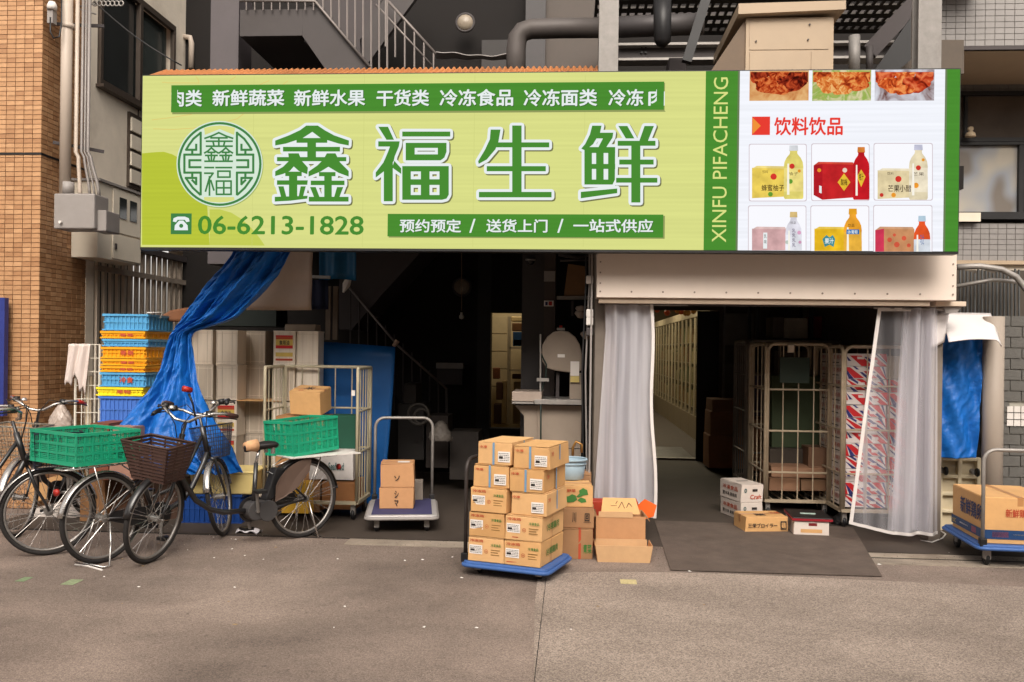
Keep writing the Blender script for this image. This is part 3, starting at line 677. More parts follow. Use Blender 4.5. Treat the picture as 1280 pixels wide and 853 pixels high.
# things under the deck on the right
solo('strut', MB().bar(at(882,0,8.6), at(858,78,8.6), .09, .09), BLACK, 'black slanting strut left of the beige duct', 'strut')
solo('black_mesh_panel', MB().prism([at(1092,90,8.7), at(1147,10,8.7), at(1147,68,8.7), at(1118,92,8.7)], (0,.04,0)), BLACK, 'black mesh covered panel beside the right steel post', 'panel')
solo('vertical_pipe', MB().cyl(at(1068,45,8.9), at(1068,95,8.9), .055, 12), POSTM, 'thick pale vertical pipe right of the beige duct', 'pipe', smooth=True)
solo('vertical_pipe', MB().cyl(at(1087,58,8.9), at(1087,95,8.9), .035, 12), STEELD, 'thinner grey vertical pipe beside the black mesh panel', 'pipe', smooth=True)
solo('equipment_box', MB().pbox(836,72,858,90,9.2,.3), CHAR, 'small dark grey equipment box just above the sign beside the black strut', 'box', bev=.01)
solo('pale_side_plate', MB().prism([at(1141,12,8.0), at(1147,8,8.0), at(1147,66,8.0), at(1141,70,8.0)], (0,.04,0)), GALV, 'narrow pale metal plate beside the right post', 'plate')
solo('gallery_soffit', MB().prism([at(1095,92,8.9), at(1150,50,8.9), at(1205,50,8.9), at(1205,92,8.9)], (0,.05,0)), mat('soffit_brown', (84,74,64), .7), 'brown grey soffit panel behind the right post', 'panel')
kk = MB(); kk.box(1.0, 4.5, YR+.2, YR+.4, 3.3, 9); solo('gallery_back_wall', kk, DARKWALL, 'dark wall behind the pipes and ducts above the shop', 'wall')

# orange corrugated roof strip
cr_ = thing('corrugated_roof', 'translucent orange corrugated roof strip along the top of the sign', 'roof', (at(460,84,7.6).x, 7.6, 3.85))
x0, x1 = xs(179,7.2,90), xs(748,7.2,84)
OR = mat('orange_roof_sheet', (172,112,66), .45, var=.25, scale=2.2, dirt=.3)
N = 340
def cf(a, b):
    x = x0+(x1-x0)*a; y = 7.24+.36*b; z = 3.862+.17*b+.012*math.sin(a*N*PI/2.2)
    return (x, y, z)
part('sheet', MB().grid(cf, N*2, 2), OR, cr_, world=True, solid=.003)
part('batten', MB().box(x0, x1, 7.24, 7.28, 3.81, 3.845), mat('batten_wood', (180,116,66), .7), cr_, world=True)
for k in range(9):
    x = x0+.3+(x1-x0-.4)*k/8; part('rafter', MB().hexa([(x,7.24,3.815),(x+.05,7.24,3.815),(x+.05,7.6,3.985),(x,7.6,3.985),(x,7.24,3.843),(x+.05,7.24,3.843),(x+.05,7.6,4.013),(x,7.6,4.013)]), mat('batten_wood', (180,116,66), .7), cr_, world=True)
# ================================================================ LED SIGN
SX0, SX1, SZ0, SZ1 = -3.597, 3.001, 2.405, 3.832
sg = thing('shop_sign', 'long green and yellow lit shop sign with large Chinese lettering and product pictures', 'shop sign', (0, 7.1, SZ0))
part('case', MB().box(SX0-.006, SX1+.006, YS+.006, YS+.12, SZ0-.02, SZ1+.008), BLACK, sg, world=True)
KE = .94/2**EXPO
yel = emit('led_yellow_green', (226,230,142), KE, led=True); lime = emit('led_lime', (192,204,62), KE, led=True); lime2 = emit('led_lime_soft', (205,214,92), KE, led=True)
grn = emit('led_green', (78,146,52), KE, led=True); wht = emit('led_white', (240,246,246), KE); sgrn = emit('led_char_green', (76,144,54), KE); mint = emit('led_mint', (222,240,222), KE)
shd = emit('led_shadow', (120,120,80), KE); pan = emit('led_panel_white', (246,248,255), KE*1.06, led=True)
def sp(u, v, k): return at(u, v, YS+.004-.0006*k)
def rect(mb, u0, v0, u1, v1, k, um=None):
    um = (u0+u1)/2; vm = (v0+v1)/2; Y = YS+.004-.0006*k
    x0, x1 = at(u0,vm,Y).x, at(u1,vm,Y).x; z1, z0 = at(um,v0,Y).z, at(um,v1,Y).z
    return mb.quad((x0,Y,z0),(x1,Y,z0),(x1,Y,z1),(x0,Y,z1))
def wrect(x0,x1,z0,z1,k):
    Y = YS+.004-.0006*k; return MB().quad((x0,Y,z0),(x1,Y,z0),(x1,Y,z1),(x0,Y,z1))
xg0, xg1 = at(881,200,YS).x, at(923,200,YS).x; xw1 = at(1181,200,YS).x
part('screen_panel', wrect(SX0, xg0, SZ0, SZ1, 0), yel, sg, world=True)
def poly(mb, pts, k): return mb.add([sp(u,v,k) for u,v in pts], [tuple(range(len(pts)-1,-1,-1))])
zc_ = lambda u: SZ0
def bottom(u): # pixel v of the sign bottom at column u
    return 306.4+(u-177)*.0096
hill = [(177.5,192)]+[(u, 192-2*math.sin((u-177)/30*PI/2)) for u in (185,195,205)]+[(215,193),(226,199),(237,209),(246,222),(253,238),(259,256),(262,bottom(262)-.6),(177.5,bottom(177))]
part('lime_hill', poly(MB(), hill, 1), lime, sg, world=True)
hill2 = [(262,262),(275,262),(289,266),(302,274),(314,285),(324,297),(331,bottom(331)-.6),(262,bottom(262)-.6)]
part('lime_hill', poly(MB(), hill2, 1), lime2, sg, world=True)
# topographic contour lines
ct = MB()
def ribbon(mb, pts, wd, k, closed=False):
    P = [Vector((u,v)) for u,v in pts]; n = len(P)
    rng = range(n if closed else n-1)
    for i in rng:
        a, b = P[i], P[(i+1) % n]; d = (b-a)
        if d.length < 1e-6: continue
        d.normalize(); nn = Vector((-d.y, d.x))*wd/2; e = d*wd*.35
        q = [a-e+nn, b+e+nn, b+e-nn, a-e-nn]
        mb.add([sp(p.x,p.y,k) for p in q], [(0,1,2,3)])
    return mb
for r in range(6):
    pts = [(200+ (r*16+30)*math.cos(t*.16)*1.5 + 6*math.sin(t*.7+r), 96+ (r*10+12)*math.sin(t*.16) + 5*math.sin(t*.5+2*r)) for t in range(0, 20)]
    ribbon(ct, [p for p in pts if p[0] > 180 and p[1] > 95 and not (104 < p[1] < 142)], .8, 1)
part('contour_line', ct, emit('led_contour', (232,206,120), KE), sg, world=True, kind='stuff')
# seams between the LED modules
se = MB()
for u in (316, 454, 592, 730): rect(se, u, 94, u+.6, 309, 1)
part('module_seam', se, emit('led_seam', (212,216,132), KE), sg, world=True)
part('green_band', wrect(xg0, xg1, SZ0, SZ1, 0), grn, sg, world=True)
part('picture_panel', wrect(xg1, xw1, SZ0, SZ1, 0), pan, sg, world=True)
part('green_band', wrect(xw1, SX1, SZ0, SZ1, 0), grn, sg, world=True)
part('panel_edge', wrect(xg1-.012, xg1+.004, SZ0, SZ1, 1), emit('led_edge', (110,130,90), KE), sg, world=True)
part('panel_edge', wrect(xw1-.004, xw1+.012, SZ0, SZ1, 1), emit('led_edge', (110,130,90), KE), sg, world=True)

def pxrect(u0, v0, u1, v1, k):
    """O, R, U of a world-straight rectangle on the sign"""
    um = (u0+u1)/2; vm = (v0+v1)/2; Y = YS+.004-.0006*k
    x0, x1 = at(u0,vm,Y).x, at(u1,vm,Y).x; z1, z0 = at(um,v0,Y).z, at(um,v1,Y).z
    return (x0,Y,z0), (x1-x0,0,0), (0,0,z1-z0)
def line(body, u0, v0, u1, v1, k, m, name='lettering', off=.02, shadow=None, parent=None):
    par = parent or sg
    if shadow:
        d = shadow; part('letter_shadow', text_mb(MB(), body, *pxrect(u0+d,v0+d,u1+d,v1+d,k-1), off=off), emit('led_text_shadow', (62,100,44), KE), par, world=True)
    return part(name, text_mb(MB(), body, *pxrect(u0,v0,u1,v1,k), off=off), m, par, world=True)

# top bar: scrolling words, cut at both ends
mb = rect(MB(), 214, 104.5, 830, 139.5, 1); part('bar_shadow', rect(MB(), 215.5, 106, 832, 141.5, 1.6), emit('led_bar_shadow', (150,160,96), KE), sg, world=True)
part('green_bar', rect(MB(), 214, 104.5, 830, 139, 2), grn, sg, world=True)
groups = [("新鲜蔬菜",266,355),("新鲜水果",368,456),("干货类",471,536),("冷冻食品",550,641),("冷冻面类",655,746),("冷冻",761,804)]
line("肉类", 212, 113, 252, 133, 4, wht, off=.022, shadow=.9)
for s_, a, b in groups: line(s_, a, 112 if a > 500 else 112.6, b, 132.4, 4, wht, off=.022, shadow=.9)
line("肉", 811, 112, 832, 132, 4, wht, off=.022)
zt_, zb_ = at(522, 104.5, YS).z, at(522, 139, YS).z; xq = lambda u: at(u, 121, YS).x
part('green_bar', wrect(xq(214)+.0005, xq(221.5), zb_, zt_, 5), grn, sg, world=True)
part('green_bar', wrect(xq(821), xq(830)-.0005, zb_, zt_, 5), grn, sg, world=True)
part('screen_panel', wrect(xq(203), xq(214), zb_-.01, zt_+.01, 6), yel, sg, world=True); part('screen_panel', wrect(xq(831), xq(835), zb_-.01, zt_+.01, 6), yel, sg, world=True)

# ---- big characters, traced stroke by stroke
XIN = [[(255,65),(300,65),(300,104),(232,148),(120,185),(48,198),(48,165),(140,130),(215,95)], [(300,65),(332,65),(380,97),(440,130),(540,165),(538,198),(470,185),(350,148),(300,110),(285,100)],
 [(190,148),(395,148),(395,180),(190,180)], [(100,207),(480,207),(480,238),(100,238)], [(262,170),(320,170),(320,300),(262,300)], [(60,275),(522,275),(522,303),(60,303)],
 [(135,250),(190,250),(190,318),(145,368),(100,388),(48,402),(48,370),(100,340),(140,300)], [(160,250),(205,250),(225,300),(266,345),(262,390),(205,368),(172,338)],
 [(115,372),(225,372),(225,402),(115,402)], [(60,430),(265,430),(262,460),(60,460)], [(140,380),(195,380),(195,550),(140,550)], [(68,470),(104,470),(124,545),(88,545)], [(218,470),(252,470),(232,545),(203,545)],
 [(45,540),(264,533),(262,552),(150,566),(45,572)],
 [(392,250),(435,250),(425,325),(402,340),(350,372),(270,405),(270,372),(330,330),(370,290)], [(410,250),(450,250),(480,310),(538,368),(538,405),(470,380),(400,338)],
 [(340,375),(450,375),(450,403),(340,403)], [(285,432),(510,432),(510,462),(285,462)], [(375,380),(425,380),(425,550),(375,550)], [(280,475),(318,475),(345,545),(308,545)], [(460,475),(502,475),(475,545),(440,545)], [(272,540),(537,540),(537,572),(272,572)]]
FU = [[(735,73),(800,73),(840,160),(790,160)], [(735,170),(878,170),(872,205),(735,205)], [(815,200),(872,205),(845,270),(838,302),(770,372),(718,412),(718,378),(770,310),(800,240)], [(772,300),(832,290),(832,570),(772,570)], [(842,300),(888,350),(888,388),(828,345)],
 [(895,105),(1215,105),(1215,138),(895,138)], [(918,180),(1190,180),(1190,214),(918,214)], [(918,180),(978,180),(978,297),(918,297)], [(1132,180),(1190,180),(1190,240),(1175,280),(1132,290)], [(918,257),(1182,257),(1168,285),(1150,297),(918,297)],
 [(895,335),(952,335),(952,560),(895,560)], [(1019,335),(1077,335),(1077,560),(1019,560)], [(1143,335),(1205,335),(1205,525),(1190,552),(1160,560),(1143,560)], [(895,335),(1205,335),(1205,371),(895,371)], [(895,423),(1205,423),(1205,461),(895,461)], [(895,528),(1204,528),(1190,552),(1160,560),(895,560)]]
SHENG = [[(145,88),(208,88),(195,165),(175,215),(120,280),(68,308),(65,290),(110,215),(140,150)], [(165,170),(520,170),(520,202),(165,202)], [(283,62),(343,62),(343,500),(283,500)], [(120,322),(498,322),(498,355),(120,355)], [(70,487),(535,487),(535,522),(70,522)]]
XIAN = [[(795,63),(855,63),(845,108),(800,182),(750,222),(725,210),(750,180),(780,120)], [(815,108),(930,108),(925,140),(915,145),(820,145)], [(866,140),(925,140),(882,206),(832,206)], [(745,200),(793,200),(793,440),(745,440)], [(820,200),(868,200),(868,440),(820,440)], [(897,200),(942,200),(940,410),(925,440),(897,440)],
 [(745,200),(942,200),(942,238),(745,238)], [(745,308),(942,308),(942,340),(745,340)], [(745,408),(940,408),(925,440),(745,440)], [(722,487),(955,465),(955,495),(722,528)], [(962,65),(1020,65),(1065,145),(1010,145)], [(1130,65),(1190,65),(1150,165),(1095,165)],
 [(958,160),(1200,160),(1200,192),(958,192)], [(968,280),(1188,280),(1188,312),(968,312)], [(948,397),(1212,397),(1212,428),(948,428)], [(1045,160),(1103,160),(1103,555),(1045,555)]]
def outline(polys, r, tf, k, mb):
    for pl in polys:
        P = [tf(*p) for p in pl]
        mb.add([sp(u,v,k) for u,v in P], [tuple(range(len(P)-1,-1,-1))])
        for i in range(len(P)):
            a = Vector(P[i]); b = Vector(P[(i+1) % len(P)]); d = b-a
            if d.length < 1e-6: continue
            d.normalize(); n = Vector((-d.y,d.x))
            ring = []
            a0 = math.atan2(n.y, n.x)
            for q in range(5): t = a0+PI*q/4; ring.append((a.x+r*math.cos(t), a.y+r*math.sin(t)))
            for q in range(5): t = a0+PI+PI*q/4; ring.append((b.x+r*math.cos(t), b.y+r*math.sin(t)))
            mb.add([sp(u,v,k) for u,v in ring], [tuple(range(len(ring)-1,-1,-1))])
    return mb
def bigchar(polys, tf):
    part('character_shadow', outline(polys, 3.6, lambda x,y: (tf(x,y)[0]+1.5, tf(x,y)[1]+1.6), 2, MB()), shd, sg, world=True)
    part('character_outline', outline(polys, 3.5, tf, 3, MB()), wht, sg, world=True)
    mb = MB()
    for pl in polys:
        P = [tf(*p) for p in pl]; mb.add([sp(u,v,4) for u,v in P], [tuple(range(len(P)-1,-1,-1))])
    part('character', mb, sgrn, sg, world=True)
t5 = lambda x, y: (335+x/5.333, 145+y/5.333); t6 = lambda x, y: (585+x/5.12, 145+y/5.12)
bigchar(XIN, t5); bigchar(FU, t5); bigchar(SHENG, t6); bigchar(XIAN, t6)

# ---- round emblem
t4 = lambda x, y: (215+x/7.108, 145+y/7.108)
def disc(r, k, c=(423,428)): return [(t4(c[0]+r*math.cos(2*PI*i/64), c[1]+r*math.sin(2*PI*i/64))) for i in range(64)]
part('emblem_shadow', poly(MB(), [(u+1,v+1.2) for u,v in disc(383,0)], 2), emit('led_emblem_shadow', (176,190,110), KE), sg, world=True)
part('emblem_disc', poly(MB(), disc(383,0), 3), mint, sg, world=True)
part('emblem_gap', poly(MB(), [t4(*p) for p in ((285,108),(350,92),(423,86),(490,92),(560,108),(552,170),(423,118),(292,170))], 4), yel, sg, world=True)
part('emblem_gap', poly(MB(), [t4(*p) for p in ((285,722),(552,722),(556,748),(490,765),(423,770),(350,765),(285,748))], 4), yel, sg, world=True)
lg = MB(); W = 20/7.108; egr = emit('led_emblem_green', (70,134,74), KE)
ring = [t4(423+362*math.cos(2*PI*i/72), 428+362*math.sin(2*PI*i/72)) for i in range(72)]
ribbon(lg, ring, W*1.05, 5, closed=True)
L = [[(255,148),(255,345),(110,345),(110,505),(255,505),(255,700)], [(250,155),(190,205),(150,260),(125,302),(215,302),(215,255)], [(180,302),(180,345)], [(255,395),(155,395),(155,457),(255,457)], [(180,505),(180,552)], [(120,552),(215,552),(215,608),(180,572)], [(125,556),(185,640),(250,700)]]
for pl in L:
    ribbon(lg, [t4(*p) for p in pl], W, 5); ribbon(lg, [t4(832-x, y) for x, y in pl], W, 5)
part('emblem_ornament', lg, egr, sg, world=True)
def fit(polys, src, dst):
    mb = MB()
    for pl in polys:
        P = [t4(dst[0]+(x-src[0])/(src[2]-src[0])*(dst[2]-dst[0]), dst[1]+(y-src[1])/(src[3]-src[1])*(dst[3]-dst[1])) for x, y in pl]
        mb.add([sp(u,v,5) for u,v in P], [tuple(range(len(P)-1,-1,-1))])
    return mb
em = MB(); LW = 16/7.108
def rl(pts): ribbon(em, [t4(*p) for p in pts], LW, 5)
rl([(292,200),(350,180),(416,150),(480,180),(540,200)]); rl([(345,196),(490,196)]); rl([(305,226),(535,226)]); rl([(416,200),(416,270)]); rl([(365,230),(372,262)]); rl([(468,230),(460,262)]); rl([(305,270),(535,270)])
for cx in (350, 478):
    rl([(cx-60,330),(cx-30,312),(cx,284),(cx+30,312),(cx+60,330)]); rl([(cx-30,325),(cx+30,325)]); rl([(cx-52,352),(cx+52,352)]); rl([(cx,325),(cx,402)]); rl([(cx-28,362),(cx-20,392)]); rl([(cx+28,362),(cx+20,392)]); rl([(cx-58,404),(cx+58,404)])
rl([(292,460),(370,460)]); rl([(290,510),(365,510),(330,560),(298,670)]); rl([(333,540),(333,705)]); rl([(345,575),(372,660)])
rl([(390,460),(530,460)]); rl([(408,492),(515,492),(515,545),(408,545),(408,492)]); rl([(395,580),(525,580),(525,698),(395,698),(395,580)]); rl([(460,580),(460,698)]); rl([(395,640),(525,640)])
part('emblem_characters', em, egr, sg, world=True)

# phone number
ic = MB(); rect(ic, 213.5, 267, 239.5, 293, 3)
part('phone_icon', ic, egr, sg, world=True)
ph_ = MB(); poly(ph_, [(216,277),(217,273),(222,271),(231,271),(236,273),(237,277),(233,278),(231,275),(222,275),(220,278)], 5)
poly(ph_, [(218,288),(218.5,282),(222,278),(224,276),(229,276),(231,278),(234.5,282),(235,288)], 5)
part('handset', ph_, wht, sg, world=True); part('handset_dial', poly(MB(), [(226.5+2.6*math.cos(i*PI/6), 282.5+2.6*math.sin(i*PI/6)) for i in range(12)], 6), egr, sg, world=True)
line("06-6213-1828", 248, 270.5, 454, 293, 4, sgrn, name='phone_number', off=.018)
part('bar_shadow', rect(MB(), 486, 269.5, 831, 298, 1.6), emit('led_bar_shadow', (150,160,96), KE), sg, world=True)
part('green_bar', rect(MB(), 484.5, 268, 829, 296.5, 2), grn, sg, world=True)
for s_, a, b in (("预约预定",500,576),("送货上门",608,684),("一站式供应",717,816)): line(s_, a, 274.5, b, 290.5, 4, wht, off=.02, shadow=.7)
line("/", 587, 274, 594, 291, 4, wht, off=.01); line("/", 697, 274, 704, 291, 4, wht, off=.01)
# vertical roman lettering reads bottom to top
(o_, r_, u_) = pxrect(891, 97, 909, 303, 4)
part('lettering', text_mb(MB(), "XINFU PIFACHENG", (o_[0]+r_[0], o_[1], o_[2]), u_, (-r_[0],0,0), off=.0), emit('led_pale_yellow', (228,232,140), KE), sg, world=True)
# red heading
part('heading_mark', rect(MB(), 940, 146, 962.5, 169, 3), emit('led_red', (238,64,52), KE), sg, world=True)
part('heading_arrow', poly(MB(), [(940.5,147),(951,157.5),(940.5,168)], 5), emit('led_orange', (246,150,60), KE), sg, world=True)
line("饮料饮品", 968, 147, 1053, 169, 4, emit('led_red', (238,64,52), KE), off=.024)

# food pictures, cut by the top edge
def food(name, c1, c2, c3, sc_):
    m = emit(name, c1, KE); nt = m.node_tree; e = [n for n in nt.nodes if n.type == 'EMISSION'][0]
    tc = nt.nodes.new('ShaderNodeTexCoord'); n = nt.nodes.new('ShaderNodeTexNoise'); n.inputs['Scale'].default_value = sc_; n.inputs['Detail'].default_value = 7; n.inputs['Distortion'].default_value = 1.4
    nt.links.new(tc.outputs['Object'], n.inputs['Vector']); r = nt.nodes.new('ShaderNodeValToRGB'); el = r.color_ramp.elements
    el[0].position = .36; el[0].color = L3(c1); el[1].position = .62; el[1].color = L3(c3); q = el.new(.49); q.color = L3(c2)
    nt.links.new(n.outputs['Fac'], r.inputs[0]); nt.links.new(r.outputs[0], e.inputs[0]); return m
def blob(cx, cy, rx, ry, k, seed, n=22, vmin=90.2, vmax=125.6, umin=0, umax=9999, rough=.12):
    rr = random.Random(seed); ph_s = [rr.uniform(0,6) for _ in range(3)]
    pts = []
    for i in range(n):
        t = 2*PI*i/n; f = 1+rough*(math.sin(3*t+ph_s[0])+.6*math.sin(5*t+ph_s[1]))
        pts.append((min(umax, max(umin, cx+rx*f*math.cos(t))), min(vmax, max(vmin, cy+ry*f*math.sin(t)))))
    return poly(MB(), pts, k)
for (a, b, bgc, m1, m2) in ((937,1011,food('led_food_board',(196,116,62),(222,164,104),(236,190,130),5), food('led_food_wing',(60,14,10),(130,36,20),(206,84,44),15), food('led_food_glaze',(120,30,14),(190,70,30),(228,130,70),22)),
                  (1015.5,1089,food('led_food_plate',(196,186,120),(150,180,80),(226,214,170),8), food('led_food_fried',(140,46,18),(212,92,40),(240,160,84),17), food('led_food_crisp',(196,86,30),(230,140,66),(246,190,120),25)),
                  (1093.5,1168,food('led_food_bowl',(110,60,46),(196,190,196),(226,228,236),5), food('led_food_leg',(110,26,14),(196,64,32),(236,130,80),12), food('led_food_leg_b',(140,44,20),(220,94,40),(246,160,90),18))):
    zt_ = SZ1-.001; zb_ = at((a+b)/2, 126, YS).z; xa, xb = at(a,110,YS).x, at(b,110,YS).x
    part('food_picture', wrect(xa, xb, zb_, zt_, 2), bgc, sg, world=True)
    W_ = b-a
    for q, (fx, fy, rx, ry, mm) in enumerate(((.15,94,15,10,m1),(.5,91,16,9,m2),(.85,94,15,11,m1),(.30,106,17,10,m2),(.70,105,18,10,m1),(.5,113,12,6,m2))):
        part('food_piece', blob(a+W_*fx, fy, rx, ry, 3+q, q+int(a), umin=a+1, umax=b-1), mm, sg, world=True)

# product cells
frm = emit('led_cell_frame', (214,200,206), KE); cell = emit('led_cell', (250,250,255), KE*1.06)
def rrect(u0, v0, u1, v1, k, r=2.5, clip=None):
    pts = []
    for cx, cy, a0 in ((u1-r,v0+r,-90),(u1-r,v1-r,0),(u0+r,v1-r,90),(u0+r,v0+r,180)):
        for q in range(4): t = R_(a0+q*30); pts.append((cx+r*math.cos(t), cy+r*math.sin(t)))
    if clip: pts = [(u, min(v, clip)) for u, v in pts]
    return poly(MB(), pts, k)
def bottle(cx, v0, v1, wd, cap, body, k, label=None, clip=999):
    h = v1-v0; pr = [(.16,.0),(.2,.03),(.2,.10),(.17,.12),(.19,.16),(.34,.23),(.44,.31),(.47,.40),(.45,.52),(.47,.60),(.47,.97),(.42,1.0)]
    R = [(cx+wd*a, v0+h*b) for a, b in pr]; Lf = [(cx-wd*a, v0+h*b) for a, b in pr][::-1]
    pts = [(u, min(v, clip)) for u, v in R+Lf]
    part('bottle_picture', poly(MB(), pts, k), body, sg, world=True)
    hl = [(cx-wd*.30,v0+h*.34),(cx-wd*.22,v0+h*.34),(cx-wd*.20,min(clip,v0+h*.92)),(cx-wd*.32,min(clip,v0+h*.92))]
    part('bottle_gleam', poly(MB(), hl, k+3), emit('led_gleam', (255,250,236), KE), sg, world=True)
    part('bottle_cap', poly(MB(), [(cx-wd*.2,v0),(cx+wd*.2,v0),(cx+wd*.22,v0+h*.1),(cx-wd*.22,v0+h*.1)], k+1), cap, sg, world=True)
    if label: 
        lv1 = min(v0+h*.86, clip)
        part('bottle_label', poly(MB(), [(cx-wd*.46,v0+h*.42),(cx+wd*.46,v0+h*.42),(cx+wd*.47,lv1),(cx-wd*.47,lv1)], k+1), label, sg, world=True)
def E(n, c):
    new = ('led_'+n) not in _mc; m = emit('led_'+n, c, KE)
    if new:      # printed pictures have soft tone changes of their own
        nt = m.node_tree; e = [q for q in nt.nodes if q.type == 'EMISSION'][0]; tc = nt.nodes.new('ShaderNodeTexCoord'); z = nt.nodes.new('ShaderNodeTexNoise'); z.inputs['Scale'].default_value = 11; z.inputs['Detail'].default_value = 4
        nt.links.new(tc.outputs['Object'], z.inputs['Vector']); r = nt.nodes.new('ShaderNodeMapRange'); r.inputs[1].default_value = .3; r.inputs[2].default_value = .7; r.inputs[3].default_value = KE*.74; r.inputs[4].default_value = KE*1.12
        nt.links.new(z.outputs['Fac'], r.inputs[0]); nt.links.new(r.outputs[0], e.inputs[1])
    return m
def carton_pic(u0, v0, u1, v1, front, side, top, k, sw=0, clip=999, sl=2):
    c_ = lambda v: min(v, clip)
    if sw: part('box_picture', poly(MB(), [(u0,c_(v0+sl+1)),(u0+sw,c_(v0+2)),(u0+sw,c_(v1)),(u0,c_(v1-sl*2))], k), side, sg, world=True)
    part('box_picture', poly(MB(), [(u0+sw,c_(v0+2)),(u1,c_(v0+3)),(u1,c_(v1-sl)),(u0+sw,c_(v1))], k), front, sg, world=True)
    part('box_picture', poly(MB(), [(u0,c_(v0+sl+1)),(u0+6,c_(v0-.5)),(u1-2,c_(v0)),(u1,c_(v0+3)),(u0+sw,c_(v0+2))], k), top, sg, world=True)
BOT = 314.0
cells = [(936,180,1008.5,252),(1014,179.5,1087,251.5),(1092,179,1166,251),(935,257,1008,BOT),(1013,257,1086.5,BOT),(1091.5,256.5,1165.5,BOT)]
for i, (a,b,c,d) in enumerate(cells):
    low = i > 2; cl = bottom((a+c)/2)-.8 if low else None
    part('cell_frame', rrect(a,b,c,d+(8 if low else 0),2,clip=cl), frm, sg, world=True)
    part('cell', rrect(a+.9,b+.9,c-.9,d-.9+(8 if low else 0),3,clip=(cl if cl else None)), cell, sg, world=True)
blk = E('ink', (60,40,30)); redi = E('pic_red', (222,60,50)); grni = E('pic_green', (110,170,60)); orgi = E('pic_orange', (244,160,50))
def dot(u, v, r, m): part('picture_mark', poly(MB(), [(u+r*math.cos(i*PI/5), v+r*math.sin(i*PI/5)) for i in range(10)], 7), m, sg, world=True)
# cell 1 honey pomelo
carton_pic(940,208,982,248,E('y1',(244,214,96)),E('y1s',(232,190,80)),E('y1t',(250,228,140)),4)
bottle(992,182,249,26,E('cap_w',(226,228,232)),E('b1',(236,222,120)),5,E('b1l',(250,232,140)))
line("蜂蜜柚子",952,231,980,239,7,blk,off=.01); line("饮料",953,213,960,217,7,blk,off=0); dot(967,221,4,redi); dot(963,243,3,grni); dot(990,208,3.4,redi); dot(988,227,3,grni); dot(999,214,2,orgi); line("柚子",985,215,998,219.5,7,blk,off=0)
# cell 2 red
carton_pic(1017,203,1068,250,E('r2',(206,40,44)),E('r2s',(186,30,40)),E('r2t',(226,80,60)),4,sw=11,sl=3)
bottle(1076.5,184,250,22,E('cap_o',(232,140,60)),E('b2',(206,30,40)),5)
part('picture_mark', poly(MB(), [(1047,228),(1055,217),(1063,228),(1055,239)], 7), E('dia',(244,200,60)), sg, world=True); line("酸梅",1051,224,1059,232,8,blk,off=.01)
part('picture_mark', poly(MB(), [(1071,221),(1076.5,212),(1082,221),(1076.5,234)], 7), E('dia',(244,200,60)), sg, world=True); line("梅汁",1073.5,217,1079.5,226,8,blk,off=.01)
dot(1024,213,2.5,orgi); dot(1056,213,3,E('pale_w',(240,220,200))); part('picture_mark', poly(MB(), [(1024,232),(1027,233),(1027,242),(1024,241)], 7), wht, sg, world=True)
# cell 3 mango
carton_pic(1097,211,1142,249,E('m3',(240,222,176)),E('m3s',(228,204,150)),E('m3t',(248,236,206)),4)
bottle(1148,181,250,25,E('cap_l',(206,206,226)),E('b3',(240,226,190)),5,E('b3l',(250,238,210)))
line("芒果小醋",1110,231.5,1139,240,7,blk,off=.01); line("饮料",1109,215,1117,219,7,blk,off=0); dot(1123,224,4,redi); dot(1117,244,3,orgi); dot(1148,210,3.2,redi); dot(1145,232,3.5,orgi); dot(1154,200,2,orgi); line("芒果",1141,215.5,1155,220,7,blk,off=0); dot(1102,244,2.5,redi)
# cell 4..6 (cut by lower edge)
B4 = bottom(970)-.9; B5 = bottom(1050)-.9; B6 = bottom(1130)-.9
carton_pic(940,284,983,330,E('p4',(222,178,178)),E('p4s',(206,158,160)),E('p4t',(234,200,196)),4,clip=B4); bottle(992,265,334,22,E('cap_c',(226,196,130)),E('b4',(232,230,240)),5,E('b4l',(240,240,248)),clip=B4)
part('picture_mark', rect(MB(), 954,291,959,min(311,B4),7), wht, sg, world=True); line("乳",955,293,958.4,298,8,blk,off=0); line("味",955,300,958.4,305,8,blk,off=0); line("饮品",988,277,995,280.5,8,blk,off=0)
for v in (286,292,298,304): line("乳", 990,v,994.5,v+5,8,E('ink_v',(70,40,90)),off=0)
dot(999,291,2.5,E('pinkd',(226,170,200))); dot(1000,303,2,E('pinkd',(226,170,200))); dot(984,303,2.5,E('greyd',(190,200,190)))
carton_pic(1018,284,1060,330,E('y5',(246,196,40)),E('y5s',(232,176,30)),E('y5t',(250,214,90)),4,clip=B5); bottle(1066,261,330,24,E('cap_g',(240,170,40)),E('b5',(246,170,50)),5,E('b5l',(248,190,70)),clip=B5)
part('picture_mark', poly(MB(), [(1028,299),(1033,294),(1037,297),(1041,294),(1044,299),(1042,309),(1037,306),(1031,309)], 7), E('teal',(70,150,160)), sg, world=True); line("果汁",1031,298,1042,305,8,wht,off=.02)
part('picture_mark', rect(MB(), 1058,287,1074,293,8), E('blu',(40,120,190)), sg, world=True); line("水葡萄",1060,288,1072,292.4,9,wht,off=.01)
line("饮品",1060,280,1068,284,8,blk,off=0)
carton_pic(1094,284,1143,330,E('o6',(212,150,104)),E('o6s',(216,60,90)),E('o6t',(222,170,130)),4,sw=11,clip=B6,sl=3); bottle(1152.5,270,340,22,E('cap_b',(190,214,230)),E('b6',(240,92,44)),5,E('b6l',(226,232,240)),clip=B6)
for u,v,r in ((1112,300,3),(1121,306,3.5),(1130,298,3),(1136,307,2.5),(1118,294,2)): dot(u,v,r,E('pic_coral',(226,96,70)))
line("乌龙",1150,293,1155,306,8,E('ink_b',(70,110,170)),off=.0)

